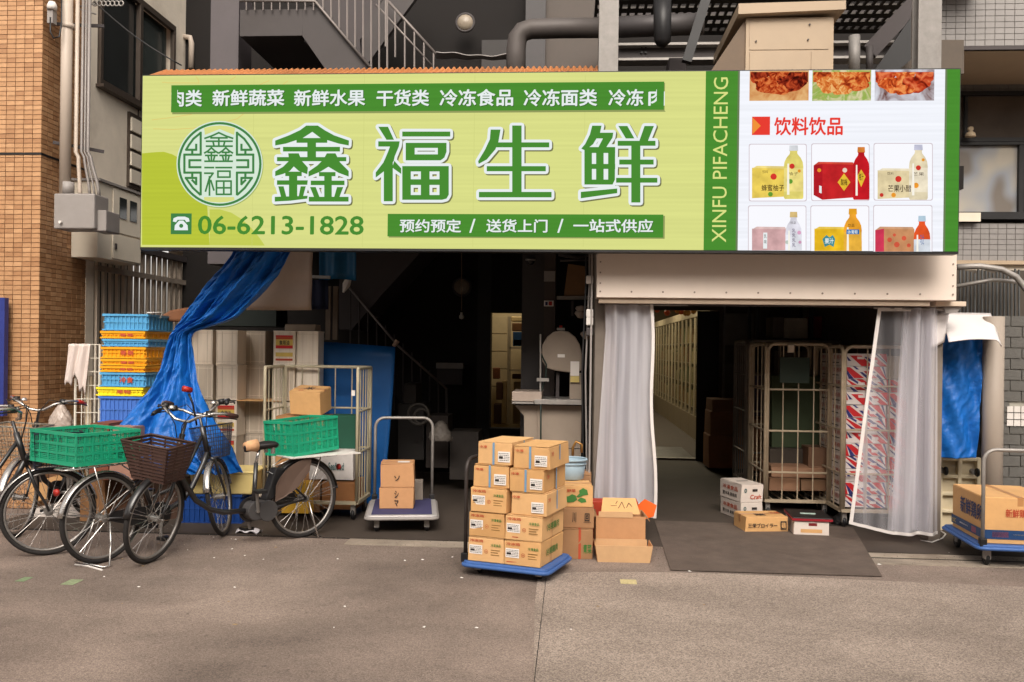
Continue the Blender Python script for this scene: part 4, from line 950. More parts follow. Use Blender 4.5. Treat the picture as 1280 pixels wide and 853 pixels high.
# ================================================================ HEADER BOX OVER THE ENTRANCE
YH = 7.45
hx0, hx1 = at(746,345,YH).x, at(1196,345,YH).x; hzb = at(970,374,YH).z; hzt = 3.3
hb = thing('header_box', 'beige sheet metal shutter housing over the entrance with small rivets', 'shutter box', ((hx0+hx1)/2, YH, hzb))
part('casing', MB().box(hx0, hx1, YH, YH+.5, hzb, hzt), mat('header_beige', (224,209,196), .5, var=.03, scale=3, dirt=.06), hb, world=True, bev=.006)
part('bottom_rail', MB().box(hx0+.02, hx1-.2, YH+.03, YH+.12, hzb-.045, hzb-.001), mat('rail_beige', (158,140,122), .5, metal=.2), hb, world=True)
part('guide_slot', MB().box(hx0+.04, hx1-.22, YH+.14, YH+.3, hzb-.05, hzb-.004), CHAR, hb, world=True)
rv = mat('rivet_grey', (140,124,112), .5, metal=.4)
for k in range(12):
    x = hx0+.03+(hx1-hx0-.06)*k/11; part('rivet', MB().cyl((x,YH,hzb+.05),(x,YH-.006,hzb+.05),.008,8), rv, hb, world=True)
for k in range(4):
    for x in (hx0+.03, hx1-.03):
        z = hzb+.12+k*.09; part('rivet', MB().cyl((x,YH,z),(x,YH-.006,z),.007,8), rv, hb, world=True)
# steel jamb left of the plastic curtain, cables beside it
jm = thing('door_jamb', 'beige grey steel door jamb left of the plastic curtain', 'door frame', (at(752,600,7.8).x, 7.8, 0))
x0, x1 = at(743,500,7.8).x, at(756,500,7.8).x
JB = mat('jamb_beige', (164,150,138), .5, metal=.1, var=.06, stretch=(1,1,.2), dirt=.2)
part('frame', MB().box(x0, x1, 7.8, 7.92, 0, hzb-.05), JB, jm, world=True, bev=.004); part('return_leaf', MB().box(x1, x1+.10, 7.86, 7.88, 0, hzb-.05), JB, jm, world=True)
part('track', MB().box(x0-.05, x0-.035, 7.52, 7.6, 0, 3.0), GREYBOX, jm, world=True)
for k in range(2):
    x = x0-.075-.03*k; part('cable', MB().tube([(x,7.6,3.0),(x+.015,7.6,2.2),(x-.01,7.6,1.4),(x+.02,7.6,.3)], .008, 6), [GREYBOX,BLACK][k], jm, world=True)
for v, nm in ((350,0),(392,1),(402,2),(415,3)):
    a = at(737,v,7.56); part('cable_tie', MB().box(a.x-.03,a.x+.03,a.y-.03,a.y+.02,a.z-.035,a.z+.035), [WHITEP,CHAR][v % 2], jm, world=True, bev=.01)

# ================================================================ PLASTIC CURTAINS
def plastic(name, rgb, fac, rough=.25):
    m = bpy.data.materials.new(name); m.use_nodes = True; nt = m.node_tree; b = nt.nodes['Principled BSDF']; o = [n for n in nt.nodes if n.type == 'OUTPUT_MATERIAL'][0]
    b.inputs['Base Color'].default_value = L3(rgb); b.inputs['Roughness'].default_value = rough; b.inputs['Specular IOR Level'].default_value = .6
    t = nt.nodes.new('ShaderNodeBsdfTransparent'); t.inputs[0].default_value = (.93,.93,.95,1); mx = nt.nodes.new('ShaderNodeMixShader')
    tc = nt.nodes.new('ShaderNodeTexCoord'); mp = nt.nodes.new('ShaderNodeMapping'); mp.inputs['Scale'].default_value = (5,5,.15)
    nt.links.new(tc.outputs['Object'], mp.inputs[0]); n = nt.nodes.new('ShaderNodeTexNoise'); n.inputs['Scale'].default_value = 2; n.inputs['Detail'].default_value = 2; nt.links.new(mp.outputs[0], n.inputs['Vector'])
    r = nt.nodes.new('ShaderNodeMapRange'); r.inputs[1].default_value = .3; r.inputs[2].default_value = .7; r.inputs[3].default_value = fac-.12; r.inputs[4].default_value = fac+.14
    nt.links.new(n.outputs['Fac'], r.inputs[0]); nt.links.new(r.outputs[0], mx.inputs[0]); nt.links.new(t.outputs[0], mx.inputs[1]); nt.links.new(b.outputs[0], mx.inputs[2]); nt.links.new(mx.outputs[0], o.inputs[0])
    tr = nt.nodes.new('ShaderNodeBsdfTranslucent'); tr.inputs[0].default_value = L3(rgb); m3 = nt.nodes.new('ShaderNodeMixShader'); m3.inputs[0].default_value = .25
    nt.links.new(b.outputs[0], m3.inputs[1]); nt.links.new(tr.outputs[0], m3.inputs[2]); nt.links.new(m3.outputs[0], mx.inputs[2])
    return m
PL = plastic('clear_vinyl', (244,242,248), .30, .14); PL2 = plastic('milky_vinyl', (244,242,248), .42, .14); PLE = mat('vinyl_hem', (214,208,204), .45, var=.06)
YCU = 7.6
lc = thing('vinyl_curtain', 'folded translucent vinyl curtain hanging at the left side of the entrance', 'curtain', (at(780,600,YCU).x, YCU, 0))
def lerp(a, b, t): return a+(b-a)*t
def lcur(a, b):    # b: 0 bottom..1 top
    v = lerp(648, 381, b); ul = lerp(741, 757, min(1, b*1.15)**1.0); ur = lerp(820, 815, b) + 2*math.sin(b*9)
    u = lerp(ul, ur, a); p = at(u, v, YCU)
    f = math.sin(a*PI*5.2+ math.sin(b*2.2)*.8 + .9*math.sin(a*4))*.034 + math.sin(a*PI*13+b*3)*.004
    return (p.x, p.y+f*(.5+.5*(1-b)*.6+.3), p.z)
part('vinyl_sheet', MB().grid(lcur, 120, 24), PL2, lc, world=True, smooth=True)
def lcur2(a, b):
    p = lcur(a*.75+.04, b*.99+.005); return (p[0]+.015, p[1]+.075+.02*math.sin(a*17), p[2])
part('vinyl_sheet', MB().grid(lcur2, 90, 16), PL, lc, world=True, smooth=True)
ed = [lcur(1, k/16) for k in range(17)]
part('edge_hem', MB().grid(lambda a, b: tuple(Vector(lcur(1, b))+Vector((-.026*a+.002, -.006, 0))), 1, 24), PLE, lc, world=True, solid=.004)
part('bottom_hem', MB().grid(lambda a, b: tuple(Vector(lcur(.55+.45*a, .0))+Vector((0, -.006, .028*b))), 40, 1), PLE, lc, world=True, solid=.004)
part('hook_rail', MB().tube([at(756,381,YCU), at(860,381.5,YCU)], .009, 6), GALV, lc, world=True)

rc = thing('vinyl_curtain', 'folded translucent vinyl curtain with white hem in front of the striped carton cage', 'curtain', (at(1120,650,YCU).x, YCU, 0))
YR2 = 7.62
def rcur(a, b):
    v = lerp(lerp(655, 669, min(1, a*2)), 385, b); ul = lerp(1061, 1097, b); ur = 1174
    u = lerp(ul, ur, a); p = at(u, v, YR2)
    amp = .004+.034*max(0, min(1, (a-.42)*5)); f = math.sin((a-.42)*PI*7.5+.8*math.sin(a*7))*amp + .004*math.sin(a*40+b*4)
    return (p.x, p.y+f, p.z)
PLC = plastic('thin_clear_vinyl', (244,242,248), .16, .12)
part('vinyl_sheet', MB().grid(lambda a, b: rcur(a*.42, b), 50, 24), PLC, rc, world=True, smooth=True)
part('vinyl_sheet', MB().grid(lambda a, b: rcur(.42+a*.58, b), 90, 24), PL, rc, world=True, smooth=True)
def rcur2(a, b):
    p = rcur(.5+a*.48, b*.985); return (p[0], p[1]+.07+.02*math.sin(a*14), p[2]+.015)
part('vinyl_sheet', MB().grid(rcur2, 60, 16), PL2, rc, world=True, smooth=True)
part('edge_hem', MB().grid(lambda a, b: tuple(Vector(rcur(0, b))+Vector((.03*a, -.008, 0))), 1, 24), PLE, rc, world=True, solid=.004)
part('bottom_hem', MB().grid(lambda a, b: tuple(Vector(rcur(a, 0))+Vector((0, -.008, .026*b))), 60, 1), PLE, rc, world=True, solid=.003)
part('top_hem', MB().grid(lambda a, b: tuple(Vector(rcur(a*.55, 1))+Vector((0, -.008, -.03*b))), 40, 1), PLE, rc, world=True, solid=.003)
part('hook_rail', MB().tube([at(1092,385,YR2), at(1180,387,YR2)], .009, 6), GALV, rc, world=True)
# ================================================================ RIGHT BAY INTERIOR
ix = thing('shop_interior', 'dark entrance hall whose black framed glass door opens to a lit aisle', 'shop interior', (1.5, 12.9, 0))
part('partition_wall', MB().box(.2, .28, 7.75, 13.0, 0, 3.05), mat('hall_side_wall', (120,110,100), .7), ix, world=True)
part('partition_wall', MB().box(3.06, 3.16, 7.75, 13.0, 0, 3.05), mat('hall_side_wall', (120,110,100), .7), ix, world=True)
Yi = 13.0
IW = mat('hall_wall', (110,98,86), .8, var=.15)
part('inner_wall', MB().box(.28, xs(800,Yi), Yi, Yi+.12, 0, 3.05), IW, ix, world=True)
part('inner_wall', MB().box(xs(898,Yi), 3.06, Yi, Yi+.12, 0, 3.05), IW, ix, world=True)
part('lintel', MB().box(xs(800,Yi), xs(898,Yi), Yi, Yi+.12, zs(388,Yi,860), 3.05), IW, ix, world=True)
gd = part('glass_door', MB().box(xs(871,Yi), xs(898,Yi), Yi-.05, Yi-.005, 0, zs(388,Yi,860)-.01), BLACK, ix, world=True)
part('door_stile', MB().box(xs(903,Yi), xs(905,Yi), Yi-.1, Yi-.02, .1, 2.3), GALV, ix, world=True)
part('grey_panel', MB().pbox(905,392,942,432,Yi-.08,.06), mat('hall_panel_grey', (150,144,134), .6), ix, world=True)
part('grey_panel', MB().pbox(905,455,936,500,Yi-.08,.06), mat('hall_panel_dim', (120,112,100), .6), ix, world=True)
part('door_threshold', MB().box(xs(800,Yi), xs(871,Yi), Yi-.03, Yi+.05, .006, .035), GALV, ix, world=True)
part('door_mat', MB().box(xs(812,Yi)+.05, xs(871,Yi), Yi+.1, Yi+1.6, .006, .02), BLACK, ix, world=True)
# aisle
AW = mat('aisle_wall', (120,106,80), .7); 
part('aisle_wall', MB().box(-.4, -.3, Yi+.12, 26, 0, 3.3), AW, ix, world=True); part('aisle_wall', MB().box(-.3, 5, 26, 26.2, 0, 3.3), AW, ix, world=True)
part('aisle_ceiling', MB().box(-.4, 5, Yi+.12, 26, 3.3, 3.4), AW, ix, world=True); part('aisle_wall', MB().box(5, 5.1, Yi+.12, 26.2, 0, 3.4), AW, ix, world=True)
XC = 2.25
cabf = mat('cabinet_frame', (190,178,152), .4, metal=.3); cabg = mat('cabinet_glass', (90,88,70), .1, alpha=.18, spec=.8)
for k in range(9):
    y0 = 14.4+k*1.22
    cb = thing('glass_cabinet', 'tall glass fronted refrigerator cabinet in the lit aisle, ' + ['nearest to the entrance','second from the entrance','third from the entrance','fourth from the entrance','fifth from the entrance','sixth from the entrance','seventh from the entrance','eighth from the entrance','farthest from the entrance'][k], 'refrigerator', (XC+.4, y0+.6, 0), 0, 'glass cabinets along the aisle')
    part('base', MB().box(XC-.03, XC+.8, y0, y0+1.2, 0, .42), mat('cabinet_base', (128,116,96), .5), cb, world=True)
    part('top', MB().box(XC-.03, XC+.8, y0, y0+1.2, 2.22, 2.36), cabf, cb, world=True)
    part('back', MB().box(XC+.75, XC+.8, y0, y0+1.2, .42, 2.22), mat('cabinet_back', (168,154,112), .6), cb, world=True)
    for yy in (y0, y0+.6):
        part('door_frame', MB().box(XC-.03, XC, yy+.01, yy+.05, .43, 2.21).box(XC-.03, XC, yy+.55, yy+.59, .43, 2.21), cabf, cb, world=True)
    part('pane', MB().box(XC-.02, XC-.012, y0+.05, y0+1.15, .43, 2.21), cabg, cb, world=True)
    for z in (.5, .95, 1.35, 1.75): part('shelf', MB().box(XC+.1, XC+.74, y0+.03, y0+1.17, z, z+.02), cabf, cb, world=True)
    gm = [MB() for _ in range(4)]; rr = random.Random(k)
    for z in (.52, .97, 1.37, 1.77):
        yy = y0+.06
        while yy < y0+1.08:
            wd = rr.uniform(.06,.16); h = rr.uniform(.12,.33); gm[rr.randrange(4)].box(XC+.12, XC+.35, yy, yy+wd-.01, z, z+h); yy += wd
    for q, c in enumerate(((150,110,60),(92,56,40),(190,176,130),(84,96,60))):
        part('goods', gm[q], mat('cabinet_goods_%d' % q, c, .5), cb, world=True, kind='stuff')
for k in range(3):
    ld = bpy.data.lights.new('aisle_lamp', 'AREA'); ld.energy = 24; ld.size = 1.2; ld.color = (1,.86,.6)
    lo = bpy.data.objects.new('aisle_lamp', ld); col.objects.link(lo); lo.location = (1.3, 15.3+k*3.6, 3.25)
    tl = thing('ceiling_lamp', 'warm lit ceiling lamp over the cabinet aisle, ' + ('nearest the door','in the middle','at the far end')[k], 'lamp', (1.3, 15.3+k*3.6, 3.27))
    part('diffuser', MB().box(-.6,.6,-.08,.08,0,.025), emit('warm_tube', (255,226,170), 3), tl)
dr = random.Random(5)
hd = thing('hanging_decoration', 'cluster of small warm coloured ornaments along the top of the aisle doorway', 'decoration', (at(845,385,14.0).x, 14.0, 2.2))
for k in range(12):
    a = at(820+dr.uniform(0,50), 383+dr.uniform(0,9), 14.0); c = (250,180,90) if k % 3 else (240,110,60)
    part('ornament', MB().lathe([(0,.05),(.04,.03),(.05,0),(.03,-.04),(0,-.05)], (a.x,a.y,a.z), 8), mat('ornament_%d' % (k % 3), c, .35), hd, world=True, smooth=True)

# ================================================================ CARTONS
KR = [mat('kraft_carton_%s' % n, c, .75, var=.09, scale=5, bump=.3, bscale=14, dirt=.16) for n, c in (('a',(206,160,106)), ('b',(188,140,98)), ('c',(198,160,118)), ('dull',(160,120,84)))]
KTOP = mat('kraft_pale', (214,172,118), .75, var=.06, scale=7)
LBL = mat('shipping_label', (226,220,214), .5, var=.03); INK = mat('black_ink', (44,38,36), .6); REDINK = mat('red_ink', (176,72,44), .6); BRINK = mat('brown_ink', (122,92,44), .6); GRINK = mat('green_ink', (62,116,52), .6); BLUEBAND = mat('blue_strap', (112,148,176), .4); BLINK = mat('blue_ink', (46,56,96), .6)
TAPE = mat('clear_brown_tape', (178,128,82), .3, var=.05)
def facebasis(f, L, W, H, e):
    return {'F': ((-L/2,-W/2-e,0),(L,0,0),(0,0,H)), 'R': ((L/2+e,-W/2,0),(0,W,0),(0,0,H)), 'L': ((-L/2-e,W/2,0),(0,-W,0),(0,0,H)), 'T': ((-L/2,-W/2,H+e),(L,0,0),(0,W,0))}[f]
def fquad(mb, f, dim, a, b, c, d, e=.0012, th_=.0):
    O, R, U = [Vector(q) for q in facebasis(f, *dim, e)]
    return mb.quad(O+R*a+U*b, O+R*c+U*b, O+R*c+U*d, O+R*a+U*d)
def ftext(mb, body, f, dim, a, b, c, d, e=.0014, off=.02):
    O, R, U = [Vector(q) for q in facebasis(f, *dim, e)]
    return text_mb(mb, body, O+R*a+U*b, R*(c-a), U*(d-b), off)
def carton(loc, rz, L, W, H, m, label, cat='carton', name='carton', prints=(), flaps=True, seam='x', group=None, jit=.006, tape=True, loc_is='center'):
    t = thing(name, label, cat, loc, rz, group)
    mb = MB().box(-L/2, L/2, -W/2, W/2, 0, H)
    mb.v = [tuple(Vector(v)+Vector((random.uniform(-jit,jit), random.uniform(-jit,jit), random.uniform(-jit,0) if v[2] > 0 else 0))) for v in mb.v]
    part('body', mb, m, t, bev=.0035)
    dim = (L, W, H)
    if flaps:
        fl = MB()
        if seam == 'x': part('flap', MB().box(-L/2+.003, L/2-.003, -W/2+.003, -.002, H-.001, H+.003), m, t); part('flap', MB().box(-L/2+.003, L/2-.003, .002, W/2-.003, H-.001, H+.0035), m, t)
        else: part('flap', MB().box(-L/2+.003, -.002, -W/2+.003, W/2-.003, H-.001, H+.003), m, t); part('flap', MB().box(.002, L/2-.003, -W/2+.003, W/2-.003, H-.001, H+.0035), m, t)
        if tape:
            if seam == 'x': part('tape', MB().box(-L/2-.001, L/2+.001, -.022, .022, H+.0036, H+.0045).box(-L/2-.003,-L/2-.001,-.022,.022,H-.06,H+.0036).box(L/2+.001,L/2+.003,-.022,.022,H-.06,H+.0036), TAPE, t)
            else: part('tape', MB().box(-.022, .022, -W/2-.001, W/2+.001, H+.0036, H+.0045).box(-.022,.022,-W/2-.003,-W/2-.001,H-.06,H+.0036), TAPE, t)
    for pr in prints:
        k = pr[0]
        if k == 'rect': part(pr[7] if len(pr) > 7 else 'print', fquad(MB(), pr[1], dim, *pr[2:6], e=.0046), pr[6], t)
        elif k == 'text': part('lettering', ftext(MB(), pr[7], pr[1], dim, *pr[2:6], e=.0058), pr[6], t)
        elif k == 'poly':
            O, R, U = [Vector(q) for q in facebasis(pr[1], *dim, .0046)]
            part('print', MB().add([O+R*a+U*b for a, b in pr[2]], [tuple(range(len(pr[2])))]), pr[3], t)
        elif k == 'label':
            f, a, b, c, d = pr[1:6]
            lb = part('shipping_label', fquad(MB(), f, dim, a, b, c, d, e=.0055), LBL, t)
            q = MB(); rr = random.Random(int(a*100)+int(H*1e4)+len(label))
            w_, h_ = c-a, d-b
            for r in range(5):
                y0 = b+h_*(.14+.16*r); xx = a+w_*.06
                if r == 2:
                    fquad(q, f, dim, a+w_*.08, b+h_*.32, a+w_*.42, b+h_*.55, e=.0062); xx = a+w_*.5
                while xx < c-w_*.1:
                    ww = w_*rr.uniform(.04,.16); fquad(q, f, dim, xx, y0, min(c-w_*.05, xx+ww), y0+h_*.06, e=.0062); xx += ww+w_*.03
            part('label_print', q, INK, lb)
    return t

# ================================================================ PLATFORM TRUCK, local x 0..W, y 0..L
def truck(loc, rz, W, L, zd, deckm, label, matm=None, handle='back', hh=.8, hm=None, name='platform_truck', hr=.014, rim=None, wheels=.05, hx=None):
    t = thing(name, label, 'hand truck', loc, rz)
    r = .05; P = []
    for cx, cy, a0 in ((W-r, r, -90), (W-r, L-r, 0), (r, L-r, 90), (r, r, 180)):
        for k in range(5): a = R_(a0+k*22.5); P.append((cx+r*math.cos(a), cy+r*math.sin(a)))
    part('deck', MB().prism([(x,y,zd-.045) for x,y in P][::-1], (0,0,.045)), deckm, t, bev=.008)
    part('bumper', MB().tube([(x+ (x-W/2)*.012, y+(y-L/2)*.012, zd-.028) for x, y in P], .014, 8, closed=True), rim or BLACK, t, smooth=True)
    if matm: part('deck_mat', MB().box(.045, W-.045, .045, L-.045, zd+.001, zd+.006), matm, t, bev=.002)
    hm = hm or GALV
    if handle == 'back': a, b = (.035, L-.03), (W-.035, L-.03)
    elif handle == 'front': a, b = (.035, .03), (W-.035, .03)
    elif handle == 'left': a, b = (-.0, .06), (-.0, L-.06)
    A = Vector((a[0],a[1],zd-.01)); B = Vector((b[0],b[1],zd-.01)); d = (B-A).normalized(); c = .09; pts = [A, A+Vector((0,0,hh-c))]
    for k in range(1, 6):
        an = PI/2*k/5; pts.append(A+Vector((0,0,hh-c))+d*c*(1-math.cos(an))+Vector((0,0,c*math.sin(an))))
    for k in range(0, 6):
        an = PI/2*k/5; pts.append(B+Vector((0,0,hh-c))-d*c*(1-math.sin(an))+Vector((0,0,c*math.cos(an))))
    pts.append(B)
    part('handle', MB().tube(pts, hr, 10), hm, t, smooth=True)
    for q in (A, B): part('handle_socket', MB().box(q.x-.025, q.x+.025, q.y-.025, q.y+.025, zd-.02, zd+.045), BLACK, t, bev=.005)
    for x in (.09, W-.09):
        for y in (.1, L-.1):
            cs = part('caster', MB().box(x-.022, x+.022, y-.03, y+.02, wheels, zd-.045).box(x-.03,x+.03,y-.04,y+.04,zd-.052,zd-.046), GALV, t)
            part('wheel', MB().torus((x,y+.015,wheels), wheels-.018, .018, 'X', 20, 8).cyl((x-.014,y+.015,wheels),(x+.014,y+.015,wheels), wheels-.015, 16), BLACK, cs, smooth=True)
    return t

# ================================================================ ROLL CAGE, local x 0..W, y 0..D
def cage(loc, rz, W, D, H, m, label, r=.014, wires=4, rows=(.45,.8,1.2), back=True, front=False, round_top=True, sides=True, name='roll_cage', zb=.18):
    t = thing(name, label, 'roll cage', loc, rz)
    def frame(A, B, nm='side_frame'):
        A, B = Vector(A), Vector(B); d = (B-A); ln = d.length; d.normalize(); c = .07 if round_top else .01; pts = [A, A+Vector((0,0,H-zb-c))]
        for k in range(1, 5): an = PI/2*k/4; pts.append(A+Vector((0,0,H-zb-c))+d*c*(1-math.cos(an))+Vector((0,0,c*math.sin(an))))
        for k in range(0, 5): an = PI/2*k/4; pts.append(B+Vector((0,0,H-zb-c))-d*c*(1-math.sin(an))+Vector((0,0,c*math.cos(an))))
        pts.append(B); f = part(nm, MB().tube(pts, r, 8), m, t, smooth=True)
        for z in rows: part('cross_bar', MB().cyl(A+Vector((0,0,z-zb)), B+Vector((0,0,z-zb)), r*.6, 6), m, f)
        for k in range(wires): q = A+d*ln*(k+1)/(wires+1); part('upright_bar', MB().cyl(q, q+Vector((0,0,H-zb)), r*.38, 5), m, f)
    if sides: frame((0,0,zb), (0,D,zb)); frame((W,0,zb), (W,D,zb))
    if back: frame((0.02,D,zb), (W-.02,D,zb), 'back_frame')
    if front: frame((0.02,0,zb), (W-.02,0,zb), 'front_frame')
    mb = MB(); mb.box(0,W,-.015,.015,zb-.03,zb).box(0,W,D-.015,D+.015,zb-.03,zb).box(-.015,.015,.016,D-.016,zb-.03,zb).box(W-.015,W+.015,.016,D-.016,zb-.03,zb)
    n = 7
    for k in range(1, n): mb.box(W*k/n-.006, W*k/n+.006, .016, D-.016, zb-.02, zb-.008)
    part('base', mb, m, t)
    for x in (.04, W-.04):
        for y in (.05, D-.05):
            cs = part('caster', MB().box(x-.02, x+.02, y-.025, y+.02, .05, zb-.03), GALV, t)
            part('wheel', MB().torus((x,y+.01,.055), .037, .018, 'X', 18, 8).cyl((x-.013,y+.01,.055),(x+.013,y+.01,.055), .04, 14), BLACK, cs, smooth=True)
    return t

# ================================================================ PLASTIC CRATES
def lattice_crate(loc, rz, L, W, H, m, label, nx=8, ny=5, group=None, name='plastic_crate', tilt=None):
    t = thing(name, label, 'crate', loc, rz, group)
    if tilt: t.rotation_euler = (tilt[0], tilt[1], rz)
    def wall(P0, d, n, ln, nn, hole):
        P0 = Vector(P0); d = Vector(d); n = Vector(n); mb = MB()
        def bar(a0, a1, z0, z1, dep=.012, inset=0):
            p = P0+d*a0+n*inset; q = P0+d*a1+n*inset
            i = n*dep
            mb.hexa([p+Vector((0,0,z0)), q+Vector((0,0,z0)), q+i+Vector((0,0,z0)), p+i+Vector((0,0,z0)), p+Vector((0,0,z1)), q+Vector((0,0,z1)), q+i+Vector((0,0,z1)), p+i+Vector((0,0,z1))])
        bar(0, ln, 0, .03, .014); bar(0, ln, H-.022, H, .022, -.006)
        for k in range(nn+1):
            a = ln*k/nn; bar(max(0,a-.007), min(ln,a+.007), .03, H-.022, .012)
        zr = [H*.36, H*.64]
        for z in zr: bar(0, ln, z-.009, z+.009, .010, .001)
        # fine inner mesh
        z = .036
        while z < H-.03:
            if not (hole and H*.66 < z < H*.93): bar(0, ln, z, z+.0052, .003, .006)
            else: bar(0, ln*.3, z, z+.0045, .003, .006); bar(ln*.7, ln, z, z+.0045, .003, .006)
            z += .0125
        a = .008
        while a < ln:
            if hole and ln*.3 < a < ln*.7: bar(a, a+.0045, .03, H*.64, .003, .0062)
            else: bar(a, a+.0052, .03, H-.02, .003, .0062)
            a += .0165
        part('side_wall', mb, m, t)
    wall((-L/2,-W/2,0), (1,0,0), (0,1,0), L, nx, False); wall((-L/2,W/2,0), (1,0,0), (0,-1,0), L, nx, False)
    wall((-L/2,-W/2+.013,0), (0,1,0), (1,0,0), W-.026, ny, True); wall((L/2,-W/2+.013,0), (0,1,0), (-1,0,0), W-.026, ny, True)
    fl = MB()
    for k in range(10): fl.box(-L/2+.01, L/2-.01, -W/2+.02+(W-.04)*k/10, -W/2+.02+(W-.04)*(k+.6)/10, .004, .010)
    part('floor_grid', fl, m, t)
    return t
def fold_crate(loc, rz, L, W, H, m, rimm, label, text=None, group=None, ribs=11):
    t = thing('folding_crate', label, 'crate', loc, rz, group)
    mb = MB(); e = .012
    mb.box(-L/2+e, L/2-e, -W/2+e, -W/2+e+.004, .005, H-.01).box(-L/2+e, L/2-e, W/2-e-.004, W/2-e, .005, H-.01).box(-L/2+e, -L/2+e+.004, -W/2+e+.005, W/2-e-.005, .005, H-.01).box(L/2-e-.004, L/2-e, -W/2+e+.005, W/2-e-.005, .005, H-.01)
    mb.box(-L/2+e, L/2-e, -W/2+e, W/2-e, 0, .0045)
    part('wall_panel', mb, m, t)
    rb_ = MB()
    for k in range(ribs):
        x = -L/2+.02+(L-.04)*k/(ribs-1); rb_.box(x-.004, x+.004, -W/2+.002, -W/2+e, .012, H-.022)
    for k in range(int(ribs*.8)):
        y = -W/2+.03+(W-.06)*k/(int(ribs*.8)-1); rb_.box(L/2-e, L/2-.002, y-.004, y+.004, .012, H-.022)
    rb_.box(-L/2+.003, L/2-.003, -W/2+.003, -W/2+e-.001, H*.48, H*.48+.01)
    part('rib', rb_, m, t, kind='stuff')
    rm = MB()
    for z0, z1 in ((H-.02, H), (0, .012)):
        rm.box(-L/2-.004, L/2+.004, -W/2-.004, -W/2+.012, z0, z1).box(-L/2-.004, L/2+.004, W/2-.012, W/2+.004, z0, z1).box(-L/2-.004, -L/2+.012, -W/2+.013, W/2-.013, z0, z1).box(L/2-.012, L/2+.004, -W/2+.013, W/2-.013, z0, z1)
    part('rim', rm, rimm, t)
    if text:
        part('lettering', text_mb(MB(), text, (-L*.06, -W/2-.005, H*.28), (L*.3,0,0), (0,0,H*.42), .03), REDINK, t)
    return t

# ================================================================ BICYCLE, local origin at the rear wheel contact, x forward
TYRE = mat('tyre_rubber', (38,35,34), .8, var=.2, scale=30, dirt=.3); CHROME = mat('chrome', (186,182,178), .25, metal=.85, var=.1, scale=20); ALU = mat('dull_aluminium', (150,146,142), .4, metal=.7, var=.1); RUBBER = mat('grip_rubber', (40,34,34), .7)
SADDLE = mat('saddle_black', (30,27,27), .5); REDP = mat('red_plastic', (170,40,30), .4)
def wheel(parent, c, R, MX, nspoke=28, label=None):
    w_ = MB(); w_.M = MX; w_.torus(c, R-.018, .018, 'Y', 48, 8)
    t = part('wheel', w_, TYRE, parent, smooth=True)
    m = MB(); m.M = MX; m.torus(c, R-.040, .011, 'Y', 48, 6, sq=1.1); part('rim', m, ALU, t, smooth=True)
    m = MB(); m.M = MX; m.cyl((c[0],c[1]-.045,c[2]), (c[0],c[1]+.045,c[2]), .022, 12).cyl((c[0],c[1]-.04,c[2]), (c[0],c[1]-.034,c[2]), .032, 14).cyl((c[0],c[1]+.034,c[2]), (c[0],c[1]+.04,c[2]), .032, 14).cyl((c[0],c[1]-.075,c[2]), (c[0],c[1]+.075,c[2]), .007, 8)
    part('hub', m, ALU, t)
    m = MB(); m.M = MX
    for k in range(nspoke):
        a = 2*PI*k/nspoke; s_ = 1 if k % 2 else -1; a2 = a+ (.5 if (k//2) % 2 else -.5)
        m.tube([(c[0]+.028*math.cos(a2), c[1]+.036*s_, c[2]+.028*math.sin(a2)), (c[0]+(R-.05)*math.cos(a), c[1], c[2]+(R-.05)*math.sin(a))], .0017, 4, cap=False)
    part('spokes', m, CHROME, t)
    return t
def arc(c, R, a0, a1, n=16, y=0): return [(c[0]+R*math.cos(R_(a0+(a1-a0)*k/n)), y, c[2]+R*math.sin(R_(a0+(a1-a0)*k/n))) for k in range(n+1)]
def fender(c, R, a0, a1, wd, MX, n=24):
    mb = MB(); mb.M = MX
    def fn(a, b):
        an = R_(a0+(a1-a0)*a); t = (b-.5)*2; rr = R-.010*t*t; return (c[0]+rr*math.cos(an), c[1]+wd/2*t, c[2]+rr*math.sin(an))
    return mb.grid(fn, n, 6)
